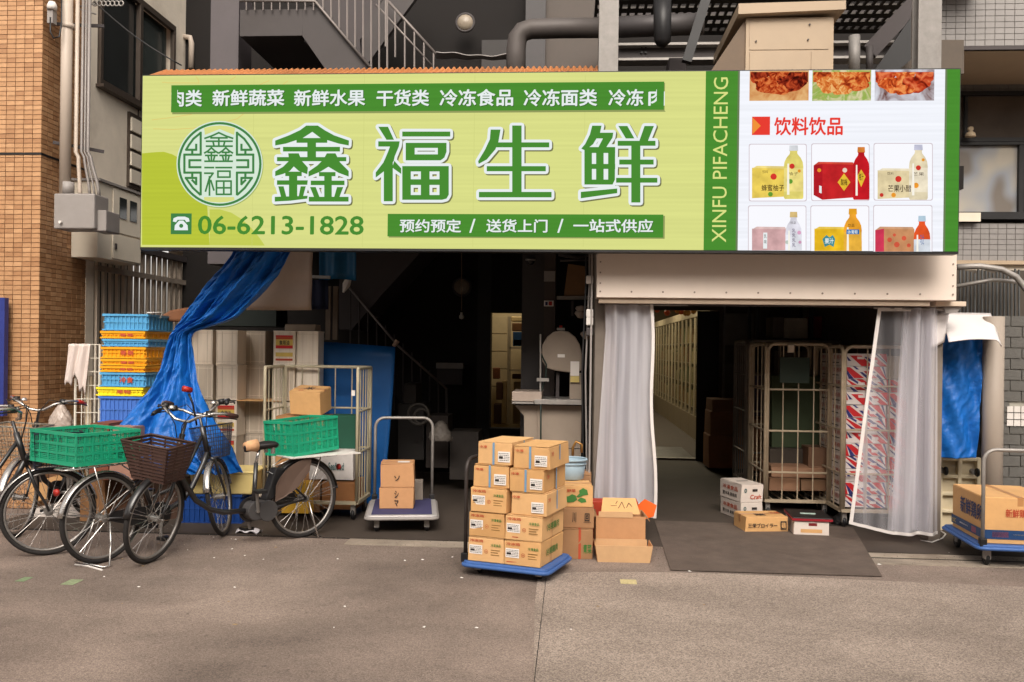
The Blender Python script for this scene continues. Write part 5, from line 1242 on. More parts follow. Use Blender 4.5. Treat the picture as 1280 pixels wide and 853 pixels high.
def bike(loc, rz, label, framem, fendm, basketm=None, steer=0, R=.33, wb=1.10, basket='slat', guard=False, grip=RUBBER, ebike=False, lean=0, saddle_cover=False, rack=True, backlight=True, bscale=1.0, seat=True, bz=.0, saddlez=.80, sx=.25, rackz=.715):
    t = thing('bicycle', label, 'bicycle', loc, rz)
    t.rotation_euler = (lean, 0, rz)
    I = Matrix.Identity(4); rc_ = (0,0,R); fc = (wb,0,R)
    ht, hbm = Vector((wb-.22,0,.93)), Vector((wb-.155,0,.70))      # head tube
    ax = (ht-hbm).normalized()
    FM = Matrix.Translation(hbm) @ Matrix.Rotation(steer, 4, ax) @ Matrix.Translation(-hbm)
    wheel(t, rc_, R, I); wheel(t, fc, R, FM)
    bb = Vector((.46,0,.285)); st = Vector((.27,0,saddlez-.09))
    f = MB(); d1 = hbm+Vector((.01,0,.06)); 
    f.tube([d1, d1+Vector((-.06,0,-.14)), (wb-.33,0,.42), (wb-.45,0,.335), (wb-.56,0,.30), bb], .021, 10)
    if not ebike: f.tube([ht+Vector((.012,0,-.06)), (wb-.36,0,.62), (wb-.52,0,.46), (.42,0,.42)], .015, 8)
    f.tube([bb, (lerp(bb.x,sx+.04,.4),0,.42), (sx+.04,0,.66)], .018, 8); f.tube([hbm-ax*.02, ht], .022, 10)
    for s_ in (-1, 1):
        f.tube([bb+Vector((0,.03*s_,0)), (.25,.05*s_,.30), (0,.06*s_,R)], .010, 6); f.tube([(.335,.012*s_,.58), (.15,.05*s_,.47), (0,.06*s_,R)], .008, 6)
    part('frame', f, framem, t, smooth=True)
    f = MB(); f.M = FM; crown = hbm-ax*.03
    for s_ in (-1, 1): f.tube([crown, crown+Vector((.01,.045*s_,-.02)), crown+Vector((.06,.05*s_,-.16)), (wb-.02,.055*s_,R+.06), (wb,.055*s_,R)], [.013,.013,.012,.009,.008], 8)
    f.tube([crown, ht+ax*.09], .012, 8); part('fork', f, framem if not ebike else framem, t, smooth=True)
    part('mudguard', fender(fc, R+.012, 12, 168, .055, FM), fendm, t, smooth=True, solid=.0025)
    part('mudguard', fender(rc_, R+.012, -8, 172, .06, I), fendm, t, smooth=True, solid=.0025)
    f = MB(); f.M = FM
    for s_ in (-1, 1): f.tube([(fc[0],.06*s_,R), (fc[0]+(R+.01)*math.cos(R_(20)), .028*s_, R+(R+.01)*math.sin(R_(20)))], .0025, 5)
    part('mudguard_stay', f, CHROME, t)
    f = MB()
    for s_ in (-1, 1): f.tube([(0,.065*s_,R), ((R+.01)*math.cos(R_(168)), .03*s_, R+(R+.01)*math.sin(R_(168)))], .0025, 5)
    part('mudguard_stay', f, CHROME, t)
    # handlebar
    hb_ = MB(); hb_.M = FM; c = ht+ax*.10
    hbp = []
    pr = [(-.16,.28,.07),(-.08,.27,.09),(.0,.22,.09),(.05,.14,.06),(.05,.06,.01),(.03,0,0)]
    for x, y, z in pr: hbp.append(c+Vector((x,-y,z)))
    for x, y, z in pr[::-1][1:]: hbp.append(c+Vector((x,y,z)))
    hb_.tube(hbp, .0115, 8); hbo = part('handlebar', hb_, CHROME, t, smooth=True)
    for s_ in (-1, 1):
        g = MB(); g.M = FM; g.tube([c+Vector((-.10,.272*s_,.085)), c+Vector((-.17,.282*s_,.07)), c+Vector((-.22,.287*s_,.058))], [.017,.018,.016], 8); part('grip', g, grip, hbo, smooth=True)
        g = MB(); g.M = FM; g.tube([c+Vector((.0,.20*s_,.085)), c+Vector((.02,.24*s_,.07)), c+Vector((-.08,.31*s_,.065)), c+Vector((-.15,.33*s_,.05))], .006, 6).box(c.x-.02,c.x+.02,.19*s_-.02,.19*s_+.02,c.z+.06,c.z+.105); part('brake_lever', g, BLACK, hbo, smooth=True)
        g = MB(); g.M = FM; g.tube([c+Vector((.02,.2*s_,.08)), c+Vector((.10,.12*s_,.10)), c+Vector((.09,.03*s_,-.02)), c+Vector((.06,.01*s_,-.16))], .004, 5); part('brake_cable', g, BLACK, hbo, smooth=True)
    g = MB(); g.M = FM; g.lathe([(0,.028),(.02,.022),(.026,.005),(.026,0),(0,0)], tuple(c+Vector((.02,-.12,.075))), 14); part('bell', g, CHROME, hbo, smooth=True)
    # lamp
    g = MB(); g.M = FM; g.tube([(wb-.1,.07,.66),(wb-.04,.07,.66)], [.02,.032], 12); part('front_lamp', g, BLACK, t, smooth=True)
    if seat:
        s_ = MB(); prof = [(-.13,.085,0),(-.10,.10,.012),(-.02,.085,.006),(.05,.04,0),(.12,.026,-.004),(.15,.018,-.012)]
        vs = []; n = 10; fs = []
        for (x, hw, dz) in prof:
            for k in range(n):
                a = 2*PI*k/n; vs.append((sx+x, hw*math.cos(a), saddlez+dz+ (.022 if math.sin(a) > 0 else .045)*math.sin(a)))
        for i in range(len(prof)-1):
            for k in range(n): fs.append((i*n+k, (i+1)*n+k, (i+1)*n+(k+1) % n, i*n+(k+1) % n))
        fs += [tuple(range(n)), tuple((len(prof)-1)*n+k for k in range(n))[::-1]]
        s_.add(vs, fs); so = part('saddle', s_, SADDLE, t, smooth=True, sub=1)
        part('seat_post', MB().tube([(sx+.045,0,.64),(sx+.012,0,saddlez-.02)], .013, 8), CHROME, t, smooth=True)
        part('saddle_spring', MB().cyl((sx-.08,.05,saddlez-.07),(sx-.08,.05,saddlez-.02),.018,8).cyl((sx-.08,-.05,saddlez-.07),(sx-.08,-.05,saddlez-.02),.018,8), CHROME, t)
        if saddle_cover:
            part('saddle_cover', MB().tube([(sx+.04,0,saddlez),(sx+.10,0,saddlez),(sx+.14,0,saddlez-.005)], [.052,.043,.035], 12), mat('worn_foam', (206,160,118), .8), so, smooth=True)
    # crank and chain case
    part('chain_case', MB().prism([(bb.x+.10*math.cos(R_(a)), -.055, bb.z+.10*math.sin(R_(a))) for a in range(-90, 91, 18)]+[(bb.x-.12,-.055,bb.z+.085),(.06,-.055,R+.045),(.02,-.055,R-.02),(bb.x-.12,-.055,bb.z-.085)], (0,.012,0)), BLACK if not ebike else framem, t)
    ck = part('crank', MB().bar((bb.x,-.075,bb.z), (bb.x-.02,-.085,bb.z-.165), .022, .014).bar((bb.x,.075,bb.z), (bb.x+.02,.085,bb.z+.165), .022, .014).cyl((bb.x,-.08,bb.z),(bb.x,.08,bb.z),.014,10), ALU, t)
    part('pedal', MB().box(bb.x-.065, bb.x+.025, -.175, -.09, bb.z-.18, bb.z-.155), BLACK, ck, bev=.004); part('pedal', MB().box(bb.x-.025, bb.x+.065, .09, .175, bb.z+.155, bb.z+.18), BLACK, ck, bev=.004)
    if ebike:
        part('motor', MB().cyl((bb.x-.10,-.065,bb.z-.01),(bb.x-.10,.065,bb.z-.01),.085,24).cyl((bb.x,-.06,bb.z),(bb.x,.06,bb.z),.075,20), mat('motor_grey', (66,64,64), .45), t, bev=.006)
        part('battery', MB().hexa([(.30,-.045,.36),(.385,-.045,.34),(.385,.045,.34),(.30,.045,.36),(.20,-.045,.60),(.285,-.045,.61),(.285,.045,.61),(.20,.045,.60)]), BLACK, t, bev=.01)
    # kick stand
    part('kickstand', MB().tube([(0,-.09,R-.02),(-.02,-.13,.16),(-.05,-.16,.012),(-.10,-.16,.012)], .007, 6).tube([(0,.09,R-.02),(-.02,.13,.16),(-.05,.16,.012),(-.10,.16,.012),(-.10,-.16,.012)], .007, 6), CHROME, t, smooth=True)
    if rack:
        rk = MB(); z = rackz
        rk.tube([(.16,-.06,z),(-.30,-.075,z),(-.34,-.05,z),(-.34,.05,z),(-.30,.075,z),(.16,.06,z)], .006, 6)
        for x in (-.25,-.15,-.05,.05): rk.tube([(x,-.07,z),(x,.07,z)], .004, 5)
        for s_ in (-1, 1): rk.tube([(-.12,.075*s_,z),(0,.07*s_,R)], .005, 6); rk.tube([(.16,.06*s_,z),(.28,.02*s_,.62)], .005, 6)
        part('rear_rack', rk, CHROME, t, smooth=True)
    if backlight: part('rear_reflector', MB().cyl((-.345,0,.56),(-.365,0,.56),.025,12), REDP, t, smooth=True)
    if guard:
        for s_ in (-1, 1):
            gp = [(.30,.06*s_,.34)]+[((R+.005)*math.cos(R_(a)), .075*s_, R+(R+.005)*math.sin(R_(a))) for a in range(25, 96, 10)]+[(-.01,.075*s_,.56),(.10,.075*s_,.44),(.22,.07*s_,.37)]
            part('dress_guard', MB().prism(gp, (0,.004*s_,0)), guard, t)
    if basket:
        bk = MB(); bk.M = FM
        x0, x1, z0, z1 = wb-.10, wb+.13, .66+bz, .92+bz; hw0, hw1 = .135*bscale, .19*bscale; dx = .05*bscale
        def ringat(f): return (lerp(x0, x0-.01, f), lerp(x1, x1+dx*1.6, f), lerp(hw0, hw1, f), lerp(z0, z1, f))
        nl = 11 if basket == 'slat' else 9
        for k in range(nl):
            f = k/(nl-1); a, b, h, z = ringat(f); th2 = .006 if basket == 'slat' else .0022
            if basket == 'slat':
                hz_ = .0095
                for (p, q) in (((a,-h),(b,-h)),((b,-h),(b,h)),((b,h),(a,h)),((a,h),(a,-h))):
                    bk.bar((p[0],p[1],z), (q[0],q[1],z), .005, 2*hz_)
            else: bk.tube([(a,-h,z),(b,-h,z),(b,h,z),(a,h,z)], th2, 5, closed=True)
        for side in range(4):
            nn = 3 if basket == 'slat' else 13
            for k in range(nn+1):
                f = k/nn; lo_, hi_ = [], []
                for g in (0, 1):
                    a, b, h, z = ringat(g); C_ = [((a,-h),(b,-h)),((b,-h),(b,h)),((b,h),(a,h)),((a,h),(a,-h))][side]
                    (lo_ if g == 0 else hi_).extend((lerp(C_[0][0],C_[1][0],f), lerp(C_[0][1],C_[1][1],f), z))
                bk.bar(lo_, hi_, .012 if basket == 'slat' else .003, .004 if basket == 'slat' else .003)
        a, b, h, z = ringat(0)
        for k in range(8): yy = -h+2*h*k/7; bk.bar((a,yy,z), (b,yy,z), .012 if basket == 'slat' else .003, .003)
        part('basket', bk, basketm, t)
        a, b, h, z = ringat(1)
        rimb = MB(); rimb.M = FM; rimb.tube([(a,-h,z+.008),(b,-h,z+.008),(b,h,z+.008),(a,h,z+.008)], .009 if basket == 'slat' else .005, 8, closed=True); part('basket_rim', rimb, basketm, t, smooth=True)
    return t

def crumple(nm, c, r, h, m, label, cat, seed=1, neck=.25):
    rr = random.Random(seed); P = [(rr.uniform(2,6), rr.uniform(6,14), rr.uniform(0,6)) for _ in range(5)]
    def fn(a, b):
        prof = [1.0,1.08,1.0,.85,.6,neck,.12][min(6,int(b*6.001))]*(1-(b*6)%1)+[1.0,1.08,1.0,.85,.6,neck,.12][min(6,int(b*6.001)+1)]*((b*6)%1)
        n = sum(abs(math.sin(p[0]*2*PI*a*1.0//1+ math.floor(p[0])*2*PI*a+p[1]*b+p[2])) for p in P)/5
        q = r*prof*(.72+.5*n); return (c[0]+q*math.cos(2*PI*a), c[1]+q*.8*math.sin(2*PI*a), c[2]+h*b*(.9+.1*n))
    return solo(nm, MB().grid(fn, 40, 18), m, label, cat, smooth=True, solid=.002)
def rot2(a): return Vector((math.cos(a), math.sin(a), 0))
def ctn(uL, uR, v, z, W, H, rz=0, m=None, label='', L=None, z0=None, **kw):
    c = gnd((uL+uR)/2, v, z if z0 is None else z0); Y = c.y
    L = L or abs(xs(uR,Y)-xs(uL,Y))/math.cos(rz)
    e2 = rot2(rz+PI/2); c = c+e2*W/2
    return carton((c.x, c.y, z), rz, L, W, H, m or KR[0], label, **kw)
ORD = ['first','second','third','fourth','fifth','sixth','seventh','eighth','ninth','tenth','eleventh','twelfth']

# ================================================================ BLUE CART WITH THE CARTON STACK
ZD = .105; PL_ = gnd(585,700,ZD); PC = gnd(683,711,ZD); rzc = math.atan2(PC.y-PL_.y, PC.x-PL_.x)
e1, e2 = rot2(rzc), rot2(rzc+PI/2)
Ldk = (PC-PL_).length+.05
o = PL_-e1*.035-e2*.03
BLUEDECK = mat('blue_deck', (60,96,156), .5, var=.08, dirt=.15)
truck((o.x,o.y,0), rzc, Ldk, .53, ZD-.003, BLUEDECK, 'small blue platform cart loaded with the tall stack of tan cartons', handle='left', hh=.72, wheels=.032, hm=mat('dark_tube', (62,56,54), .5, metal=.3), rim=BLUEDECK)
A_, B_ = 'A', 'B'
def pr_A():
    return [('rect','F',.05,.80,.40,.92,REDINK,'print'), ('text','F',.05,.80,.42,.92,REDINK,'冷冻鸡'), ('label','F',.03,.30,.40,.68), ('text','F',.46,.36,.56,.52,REDINK,'⊕'), ('text','F',.64,.66,.92,.78,GRINK,'冷凍食品'), ('rect','F',.64,.50,.90,.53,BRINK,'print'), ('rect','F',.64,.40,.84,.43,BRINK,'print'), ('rect','F',.64,.30,.88,.33,BRINK,'print'), ('rect','F',.06,.10,.35,.14,REDINK,'print'), ('text','R',.18,.36,.72,.66,GRINK,'冷凍鶏肉'), ('rect','R',.42,.0,.44,1,KR[1],'fold_mark')]
def pr_B():
    return [('text','F',.05,.74,.28,.86,REDINK,'冷凍'), ('label','F',.60,.14,.95,.62), ('rect','F',.44,0,.50,1,BLUEBAND,'strap'), ('rect','R',.48,0,.53,1,BLUEBAND,'strap'), ('text','R',.08,.58,.20,.78,REDINK,'冷')]
HA, HB = .174, .160
KRV1 = mat('kraft_carton_light', (212,168,116), .75, var=.09, scale=5, bump=.3, bscale=14, dirt=.12); KRV2 = mat('kraft_carton_tan', (198,152,98), .75, var=.1, scale=5, bump=.3, bscale=14, dirt=.2)
def stackbox(x0, x1, y0, z, H, kind, k, label):
    L = x1-x0-.004; W = .45; c = PL_+e1*(x0+x1)/2+e2*(y0+W/2)
    pr = pr_A() if kind == 'A' else pr_B()
    if kind == 'A': pr = pr[1:]
    if kind == 'B' and k % 2: pr = [p for p in pr if p[0] != 'rect' or p[1] == 'R' or k != 7]
    carton((c.x,c.y,z), rzc+random.uniform(-.025,.025), L, W, H-.006, (KR[0], KRV1, KRV2)[(k*7+(kind=='A')) % 3], label, prints=pr, seam='y', tape=False, jit=.008, group='tan cartons stacked on the blue cart')
    return z+H
z = ZD
zL = ZD; LB = 'tan carton in the left column of the blue cart stack, '; RB = 'tan carton in the right column of the blue cart stack, '
names = ['lowest, standing on the deck','second from the deck','middle one','below the topmost','topmost, with blue strap']
for k, kind in enumerate('AAABB'):
    off = [0,.005,.02,.03,.055][k]; zL = stackbox(off, off+(.272 if k < 3 else .262), [0,.005,.0,.01,.015][k], zL, HA if kind == 'A' else HB, kind, k, LB+names[k])
zL = ZD
for k, kind in enumerate('AABBB'):
    off = [.277,.285,.312,.305,.325][k]; zL = stackbox(off, off+(.275 if k < 2 else .262), [0,.0,.012,.012,.02][k], zL, HA if kind == 'A' else HB, kind, k+5, RB+names[k].replace('with blue strap','with blue straps'))

# ================================================================ SILVER TRUCK WITH TWO CARTONS
rzt = R_(10); fl_ = gnd(457,645,.16)
truck((fl_.x,fl_.y,0), rzt, .61, .86, .16, mat('silver_deck', (176,172,170), .45, metal=.3), 'silver platform truck with dark blue deck mat and tall tube handle', matm=mat('purple_blue_mat', (58,56,92), .85, var=.08, bump=.3), wheels=.045, hh=.78, rim=GREYBOX)
ctn(475,516,636,.168,.30,.185, R_(8), KR[1], 'lower of the two brown cartons on the silver platform truck', prints=[('text','F',.44,.52,.56,.86,INK,'シ'),('text','F',.44,.12,.56,.4,INK,'マ')])
c = gnd(496,637,.208); ctn(474.5,517,636,.168+.189,.30,.205,z0=.168,rz=R_(8.6), m=KR[1], label='upper of the two brown cartons on the silver platform truck', L=.293, prints=[('text','F',.42,.28,.58,.5,INK,'ソ'),('rect','T',.5,.3,.86,.62,LBL,'paper_label')])
ctn(516,528,625,.168,.20,.17, R_(10), mat('grey_carton',(128,118,108),.7), 'small grey box standing behind the brown cartons on the silver truck', flaps=False)

# ================================================================ PILE RIGHT OF THE CART
ctn(703,741,699,0,.32,.225, R_(4), KR[3], 'brown green carton with red tape at the bottom of the pile behind the cart', prints=[('rect','F',.52,0,.60,1,REDINK,'red_tape'),('text','F',.68,.2,.95,.5,GRINK,'青菜'),('rect','T',.52,0,.60,1,REDINK,'red_tape')])
ctn(703,742,698,.232,.30,.15, z0=0, rz=R_(2), m=KR[3], label='brown carton in the middle of the pile behind the cart', prints=[('text','F',.3,.3,.42,.8,INK,'川'),('text','F',.7,.35,.85,.75,INK,'回'),('rect','F',.66,.28,.90,.30,INK,'print')])
ctn(704,740,697,.388,.28,.16, z0=0, rz=R_(5), m=KR[0], label='tan carton with green leaf print on top of the pile behind the cart', prints=[('poly','F',[(.02,.30),(.14,.22),(.34,.24),(.46,.36),(.40,.56),(.28,.62),(.16,.52),(.06,.50)],GRINK),('poly','F',[(.42,.50),(.52,.46),(.66,.56),(.84,.60),(.80,.82),(.66,.92),(.52,.80),(.54,.66)],GRINK),('poly','F',[(.46,.34),(.60,.20),(.78,.24),(.74,.40),(.58,.46)],GRINK),('text','F',.10,.72,.4,.86,REDINK,'野菜')])
# green leaf print: simple leaf shapes
ctn(690,738,676,0,.34,.55, R_(0), KR[3], 'dull brown carton standing behind the pile and carrying the grey bucket', flaps=True)
cb = gnd(712,640,.56); cb.y = 7.2
bk_ = thing('bucket', 'grey blue plastic bucket with rolled rim standing behind the tan carton pile', 'bucket', (at(712,600,7.13).x, 7.13, .556))
BK = mat('grey_blue_plastic', (140,160,172), .45, var=.06)
part('body', MB().lathe([(0,0),(.105,0),(.112,.006),(.132,.155),(.128,.155),(.108,.012),(0,.010)], (0,0,0), 32), BK, bk_, smooth=True)
part('rim', MB().torus((0,0,.157), .135, .010, 'Z', 36, 8), BK, bk_, smooth=True); part('rim', MB().torus((0,0,.125), .131, .006, 'Z', 36, 6), BK, bk_, smooth=True)
# dark plant-like clutter and pole behind bucket
solo('gold_tap', MB().tube([at(716,575,7.5), at(716,560,7.5), at(720,552,7.5), at(727,556,7.5), at(727,566,7.5)], .012, 8), mat('brass', (150,110,60), .4, metal=.7), 'small brass tap on a stand above the grey blue bucket', 'tap', smooth=True)
# red box, open carton, tray
ctn(738,798,683,0,.18,.365, R_(2), mat('red_orange_carton', (160,52,30), .6), 'red orange box standing behind the open brown carton', flaps=False)
oc = gnd(775,694,0); YO = oc.y
ob = thing('open_carton', 'open brown carton with folded up flaps standing behind the shallow tray', 'carton', (oc.x, YO+.16, 0), R_(1))
Lo, Wo, Ho = .385, .30, .30; tk = .006
part('body', MB().box(-Lo/2,Lo/2,-Wo/2,-Wo/2+tk,0,Ho).box(-Lo/2,Lo/2,Wo/2-tk,Wo/2,0,Ho).box(-Lo/2,-Lo/2+tk,-Wo/2+tk,Wo/2-tk,0,Ho).box(Lo/2-tk,Lo/2,-Wo/2+tk,Wo/2-tk,0,Ho).box(-Lo/2+tk,Lo/2-tk,-Wo/2+tk,Wo/2-tk,0,tk), KR[1], ob)
part('flap', MB().hexa([(-.15,Wo/2-.2,Ho),(.16,Wo/2-.2,Ho),(.16,Wo/2-.194,Ho),(-.15,Wo/2-.194,Ho),(-.13,Wo/2-.10,Ho+.11),(.13,Wo/2-.10,Ho+.11),(.13,Wo/2-.094,Ho+.11),(-.13,Wo/2-.094,Ho+.11)]), KR[0], ob)
part('flap', MB().hexa([(-Lo/2-.001,-Wo/2+.01,Ho),(-Lo/2+.004,-Wo/2+.01,Ho),(-Lo/2+.004,Wo/2-.01,Ho),(-Lo/2-.001,Wo/2-.01,Ho),(-Lo/2-.07,-Wo/2+.03,Ho-.06),(-Lo/2-.066,-Wo/2+.03,Ho-.055),(-Lo/2-.066,Wo/2-.03,Ho-.055),(-Lo/2-.07,Wo/2-.03,Ho-.06)]), KR[2], ob)
part('flap', MB().box(-Lo/2+.02, Lo/2-.1, -Wo/2-.004, -Wo/2+.001, Ho-.01, Ho+.035), KR[2], ob)
def fp_(x, t_): return (x, lerp(Wo/2-.2005, Wo/2-.1005, t_)-.0008, Ho+.11*t_+.0008)
for st_ in (((-.07,.5),(-.02,.52)),((-.01,.35),(.02,.75)),((.02,.75),(.04,.35)),((.055,.4),(.075,.7)),((.075,.7),(.10,.45)),((-.03,.62),(-.015,.8))):
    part('handwriting', MB().bar(fp_(*st_[0]), fp_(*st_[1]), .005, .0015), INK, ob)
part('flap', MB().hexa([(Lo/2-.004,-Wo/2+.01,Ho),(Lo/2+.001,-Wo/2+.01,Ho),(Lo/2+.001,Wo/2-.01,Ho),(Lo/2-.004,Wo/2-.01,Ho),(Lo/2+.036,-Wo/2+.05,Ho-.045),(Lo/2+.041,-Wo/2+.05,Ho-.045),(Lo/2+.041,Wo/2-.05,Ho-.045),(Lo/2+.036,Wo/2-.05,Ho-.045)]), KR[1], ob)
tc_ = gnd(779,703,0)
ty = thing('carton_tray', 'shallow open brown cardboard tray on the ground in front of the open carton', 'tray', (tc_.x, tc_.y+.11, 0), R_(2))
Lt, Wt, Ht = .43, .24, .125
def slant(x0,x1,y0,y1,zt_):
    return
part('tray_wall', MB().hexa([(-Lt/2+.02,-Wt/2,0),(Lt/2-.02,-Wt/2,0),(Lt/2-.02,-Wt/2+.006,0),(-Lt/2+.02,-Wt/2+.006,0),(-Lt/2,-Wt/2-.005,Ht),(Lt/2,-Wt/2-.005,Ht),(Lt/2,-Wt/2+.003,Ht),(-Lt/2,-Wt/2+.003,Ht)]), KR[2], ty)
part('tray_wall', MB().box(-Lt/2+.015,Lt/2-.015,Wt/2-.006,Wt/2,0,Ht), KR[2], ty)
for s_ in (-1,1): part('tray_wall', MB().hexa([(s_*(Lt/2-.02)-.003,-Wt/2+.008,0),(s_*(Lt/2-.02)+.003,-Wt/2+.008,0),(s_*(Lt/2-.02)+.003,Wt/2-.008,0),(s_*(Lt/2-.02)-.003,Wt/2-.008,0),(s_*Lt/2-.003,-Wt/2+.008,Ht),(s_*Lt/2+.003,-Wt/2+.008,Ht),(s_*Lt/2+.003,Wt/2-.008,Ht),(s_*Lt/2-.003,Wt/2-.008,Ht)]), KR[1], ty)
part('floor_panel', MB().box(-Lt/2+.02,Lt/2-.02,-Wt/2+.007,Wt/2-.007,0,.005), KR[1], ty)
part('paper_scrap', MB().box(-.08,.02,-.03,.03,.006,.05), LBL, ty)
a = [at(u,v,7.35) for u,v in ((790,638),(806,624),(821,632),(817,646),(800,651))]
tg = MB().prism(a, (0,.008,0)); solo('orange_notice', tg, mat('orange_paper', (226,98,30), .6), 'bright orange paper tag at the foot of the left vinyl curtain', 'notice')

# ================================================================ BOXES ON THE ENTRANCE FLOOR
WC = mat('white_carton', (208,196,186), .6, var=.05)
rzw = R_(17)
pw_ = [('text','F',.40,.18,.92,.42,REDINK,'Craft'),('text','F',.12,.55,.24,.78,mat('teal_ink',(70,100,100)),'◎'),('rect','F',.50,.60,.74,.74,INK,'hand_hole'),('rect','T',.25,.45,.80,.52,INK,'print'),('text','L',.15,.55,.85,.8,REDINK,'冷凍食品'),('text','L',.15,.2,.8,.4,INK,'要冷凍 業務用')]
b1 = gnd(940,651,0)
e_ = rot2(rzw+PI/2)
for k, (zz_, lab) in enumerate(((0,'lower white printed carton on the floor behind the tan carton'),(.172,'upper white carton with red lettering and hand hole beside the roll cage'))):
    c = b1+e_*.22; carton((c.x,c.y,zz_), rzw+.02*k, .225, .42, .168, WC, lab, prints=pw_, tape=False)
ctn(931,986,666,0,.30,.135, R_(9), KR[0], 'low tan carton lettered in black on the entrance floor', prints=[('text','F',.06,.32,.74,.62,INK,'三栄ブロイラー'),('rect','F',.82,.2,.96,.75,INK,'print'),('text','F',.84,.28,.94,.66,KR[0],'鶏'),('text','T',.3,.2,.55,.5,INK,'鶏'),('text','T',.75,.5,.98,.8,REDINK,'三栄')])
wb_ = gnd(1014,670,0); rz_ = R_(-4); c = wb_+rot2(rz_+PI/2)*.2
wt_ = carton((c.x,c.y,0), rz_, .30, .40, .13, WC, 'white carton with black lid edged in dark red on the entrance floor', flaps=False, prints=[('rect','F',.42,.66,.66,.86,mat('dark_red',(110,20,24),.5),'hand_hole'),('text','F',.2,.25,.8,.4,KR[0],'———')])
part('lid', MB().box(-.16,.175,-.215,.21,.133,.158), BLACK, wt_, bev=.004); part('lid_edge', MB().box(-.162,.177,-.219,-.2151,.131,.150).box(-.166,-.1605,-.219,.205,.131,.150).box(-.162,.177,.2101,.214,.131,.155), mat('dark_red_edge', (140,24,36), .5), wt_)
part('paper_slip', MB().box(-.06,.07,-.03,.01,.1585,.163), mat('pale_green_paper', (170,192,180), .6), wt_)
crumple('black_bag', tuple(gnd(1050,656,0)), .07, .13, BLACK, 'black plastic bag slumped between the white carton and the striped carton cage', 'bag', 2)

# ================================================================ CAGES IN THE ENTRANCE
CG = mat('cage_cream', (176,160,136), .5, metal=.2, var=.1, scale=10, dirt=.35)
CGD = mat('cage_grey', (128,118,106), .5, metal=.2, var=.1, scale=10, dirt=.35)
YB1 = 8.65
c1_ = cage((xs(958,YB1), YB1, 0), 0, xs(1040,YB1)-xs(958,YB1), .75, 1.68, CG, 'cream roll cage with a dark green plate standing in the entrance', rows=(.44,.84,1.24), wires=3, front=True, r=.0165)
sgp = thing('cage_plate', 'blank dark green plate hanging on the front of the cream roll cage', 'plate', (xs(993,YB1-.04), YB1-.04, 1.3))
part('plate', MB().pbox(975,447,1012,479,YB1-.04,.012), mat('dark_green_plate', (38,52,42), .6, var=.1), sgp, world=True, bev=.002)
part('hook', MB().pbox(985,431,993,441,YB1-.05,.03), mat('cream_hook', (214,200,180), .5), sgp, world=True, bev=.006)
YB2 = 9.75
cage((xs(934,YB2), YB2, 0), 0, xs(1052,YB2)-xs(934,YB2), .7, 1.72, CGD, 'taller grey roll cage standing behind the cream one', rows=(.5,.95,1.35), wires=5, front=True, r=.017)
def wbox(nm, u0, v0, u1, v1, Y, dy, c, label, cat='carton', m=None, prints=()):
    x0, x1 = xs(u0,Y,(v0+v1)/2), xs(u1,Y,(v0+v1)/2); z1, z0 = zs(v0,Y,(u0+u1)/2), zs(v1,Y,(u0+u1)/2)
    return carton(((x0+x1)/2, Y+dy/2, z0), 0, x1-x0, dy, z1-z0, m or mat(nm+'_%d_%d_%d' % c, c, .7), label, cat=cat, name=nm, prints=prints, tape=False)
wbox('carton', 962,598,1000,614,8.75,.5,(128,94,70),'flat brown carton at the bottom left of the cream cage')
wbox('carton', 1001,600,1036,614,8.75,.5,(118,88,64),'flat brown carton at the bottom right of the cream cage')
wbox('carton', 964,584,1034,597.5,8.75,.5,(134,100,76),'wide flat brown carton second layer in the cream cage')
wbox('carton', 1010,560,1036,583.5,8.8,.45,(104,76,56),'square brown carton on the second layer of the cream cage')
wbox('green_sack', 965,470,1033,560,9.05,.25,(52,64,40),'olive green sacks leaning in the cream roll cage', cat='sack')
wbox('green_sack', 962,561,1008,583,9.0,.3,(62,54,46),'dark brown folded sacks low in the cream roll cage', cat='sack')
for k, (u0,v0,u1,v1,c) in enumerate(((942,470,975,520,(80,72,90)),(978,440,1045,475,(110,96,84)),(942,525,1048,590,(140,104,80)),(985,478,1048,522,(96,106,70)))):
    wbox('carton', u0,v0,u1,v1,9.9,.4,c, 'dark carton in the grey cage, '+['upper left','top right','wide one at the bottom','middle right'][k])
rk = thing('storage_rack', 'dark steel storage rack with boxes at the back of the entrance', 'shelf', (xs(1000,11.0), 11.0, 0))
for u in (945,1012,1062): part('post', MB().box(xs(u,11.0), xs(u,11.0)+.04, 11.0, 11.04, 0, 2.35), CHAR, rk, world=True); part('post', MB().box(xs(u,11.0), xs(u,11.0)+.04, 11.5, 11.54, 0, 2.35), CHAR, rk, world=True)
for v in (424, 470, 530): part('shelf_board', MB().box(xs(944,11.0), xs(1064,11.0), 11.0, 11.55, zs(v+4,11.0,1000), zs(v,11.0,1000)), CHAR, rk, world=True)
wbox('carton', 966,397,980,423,11.05,.4,(150,134,120),'narrow grey carton on the top shelf of the rack')
wbox('carton', 981,398,1010,423,11.03,.4,(236,224,204),'pale carton on the top shelf of the rack')
wbox('carton', 1016,396,1036,423,11.05,.4,(150,44,38),'dark red carton on the top shelf of the rack')
wbox('carton', 1037,400,1058,423,11.05,.4,(130,50,44),'maroon carton at the right end of the top rack shelf')
for k,(v0,v1) in enumerate(((545,586),(515,544.5),(500,514.5))): wbox('carton', 886+k*2,v0,929-k,v1,11.9,.5,[(170,116,78),(156,106,72),(146,100,68)][k],'brown carton by the glass door, '+['lowest of its stack','second of its stack','topmost of its stack'][k])
sh = MB().grid(lambda a,b: at(lerp(1053,1092,a), lerp(390,436,b)+2*math.sin(a*9), 10.6+.05*math.sin(a*14)), 20, 8)
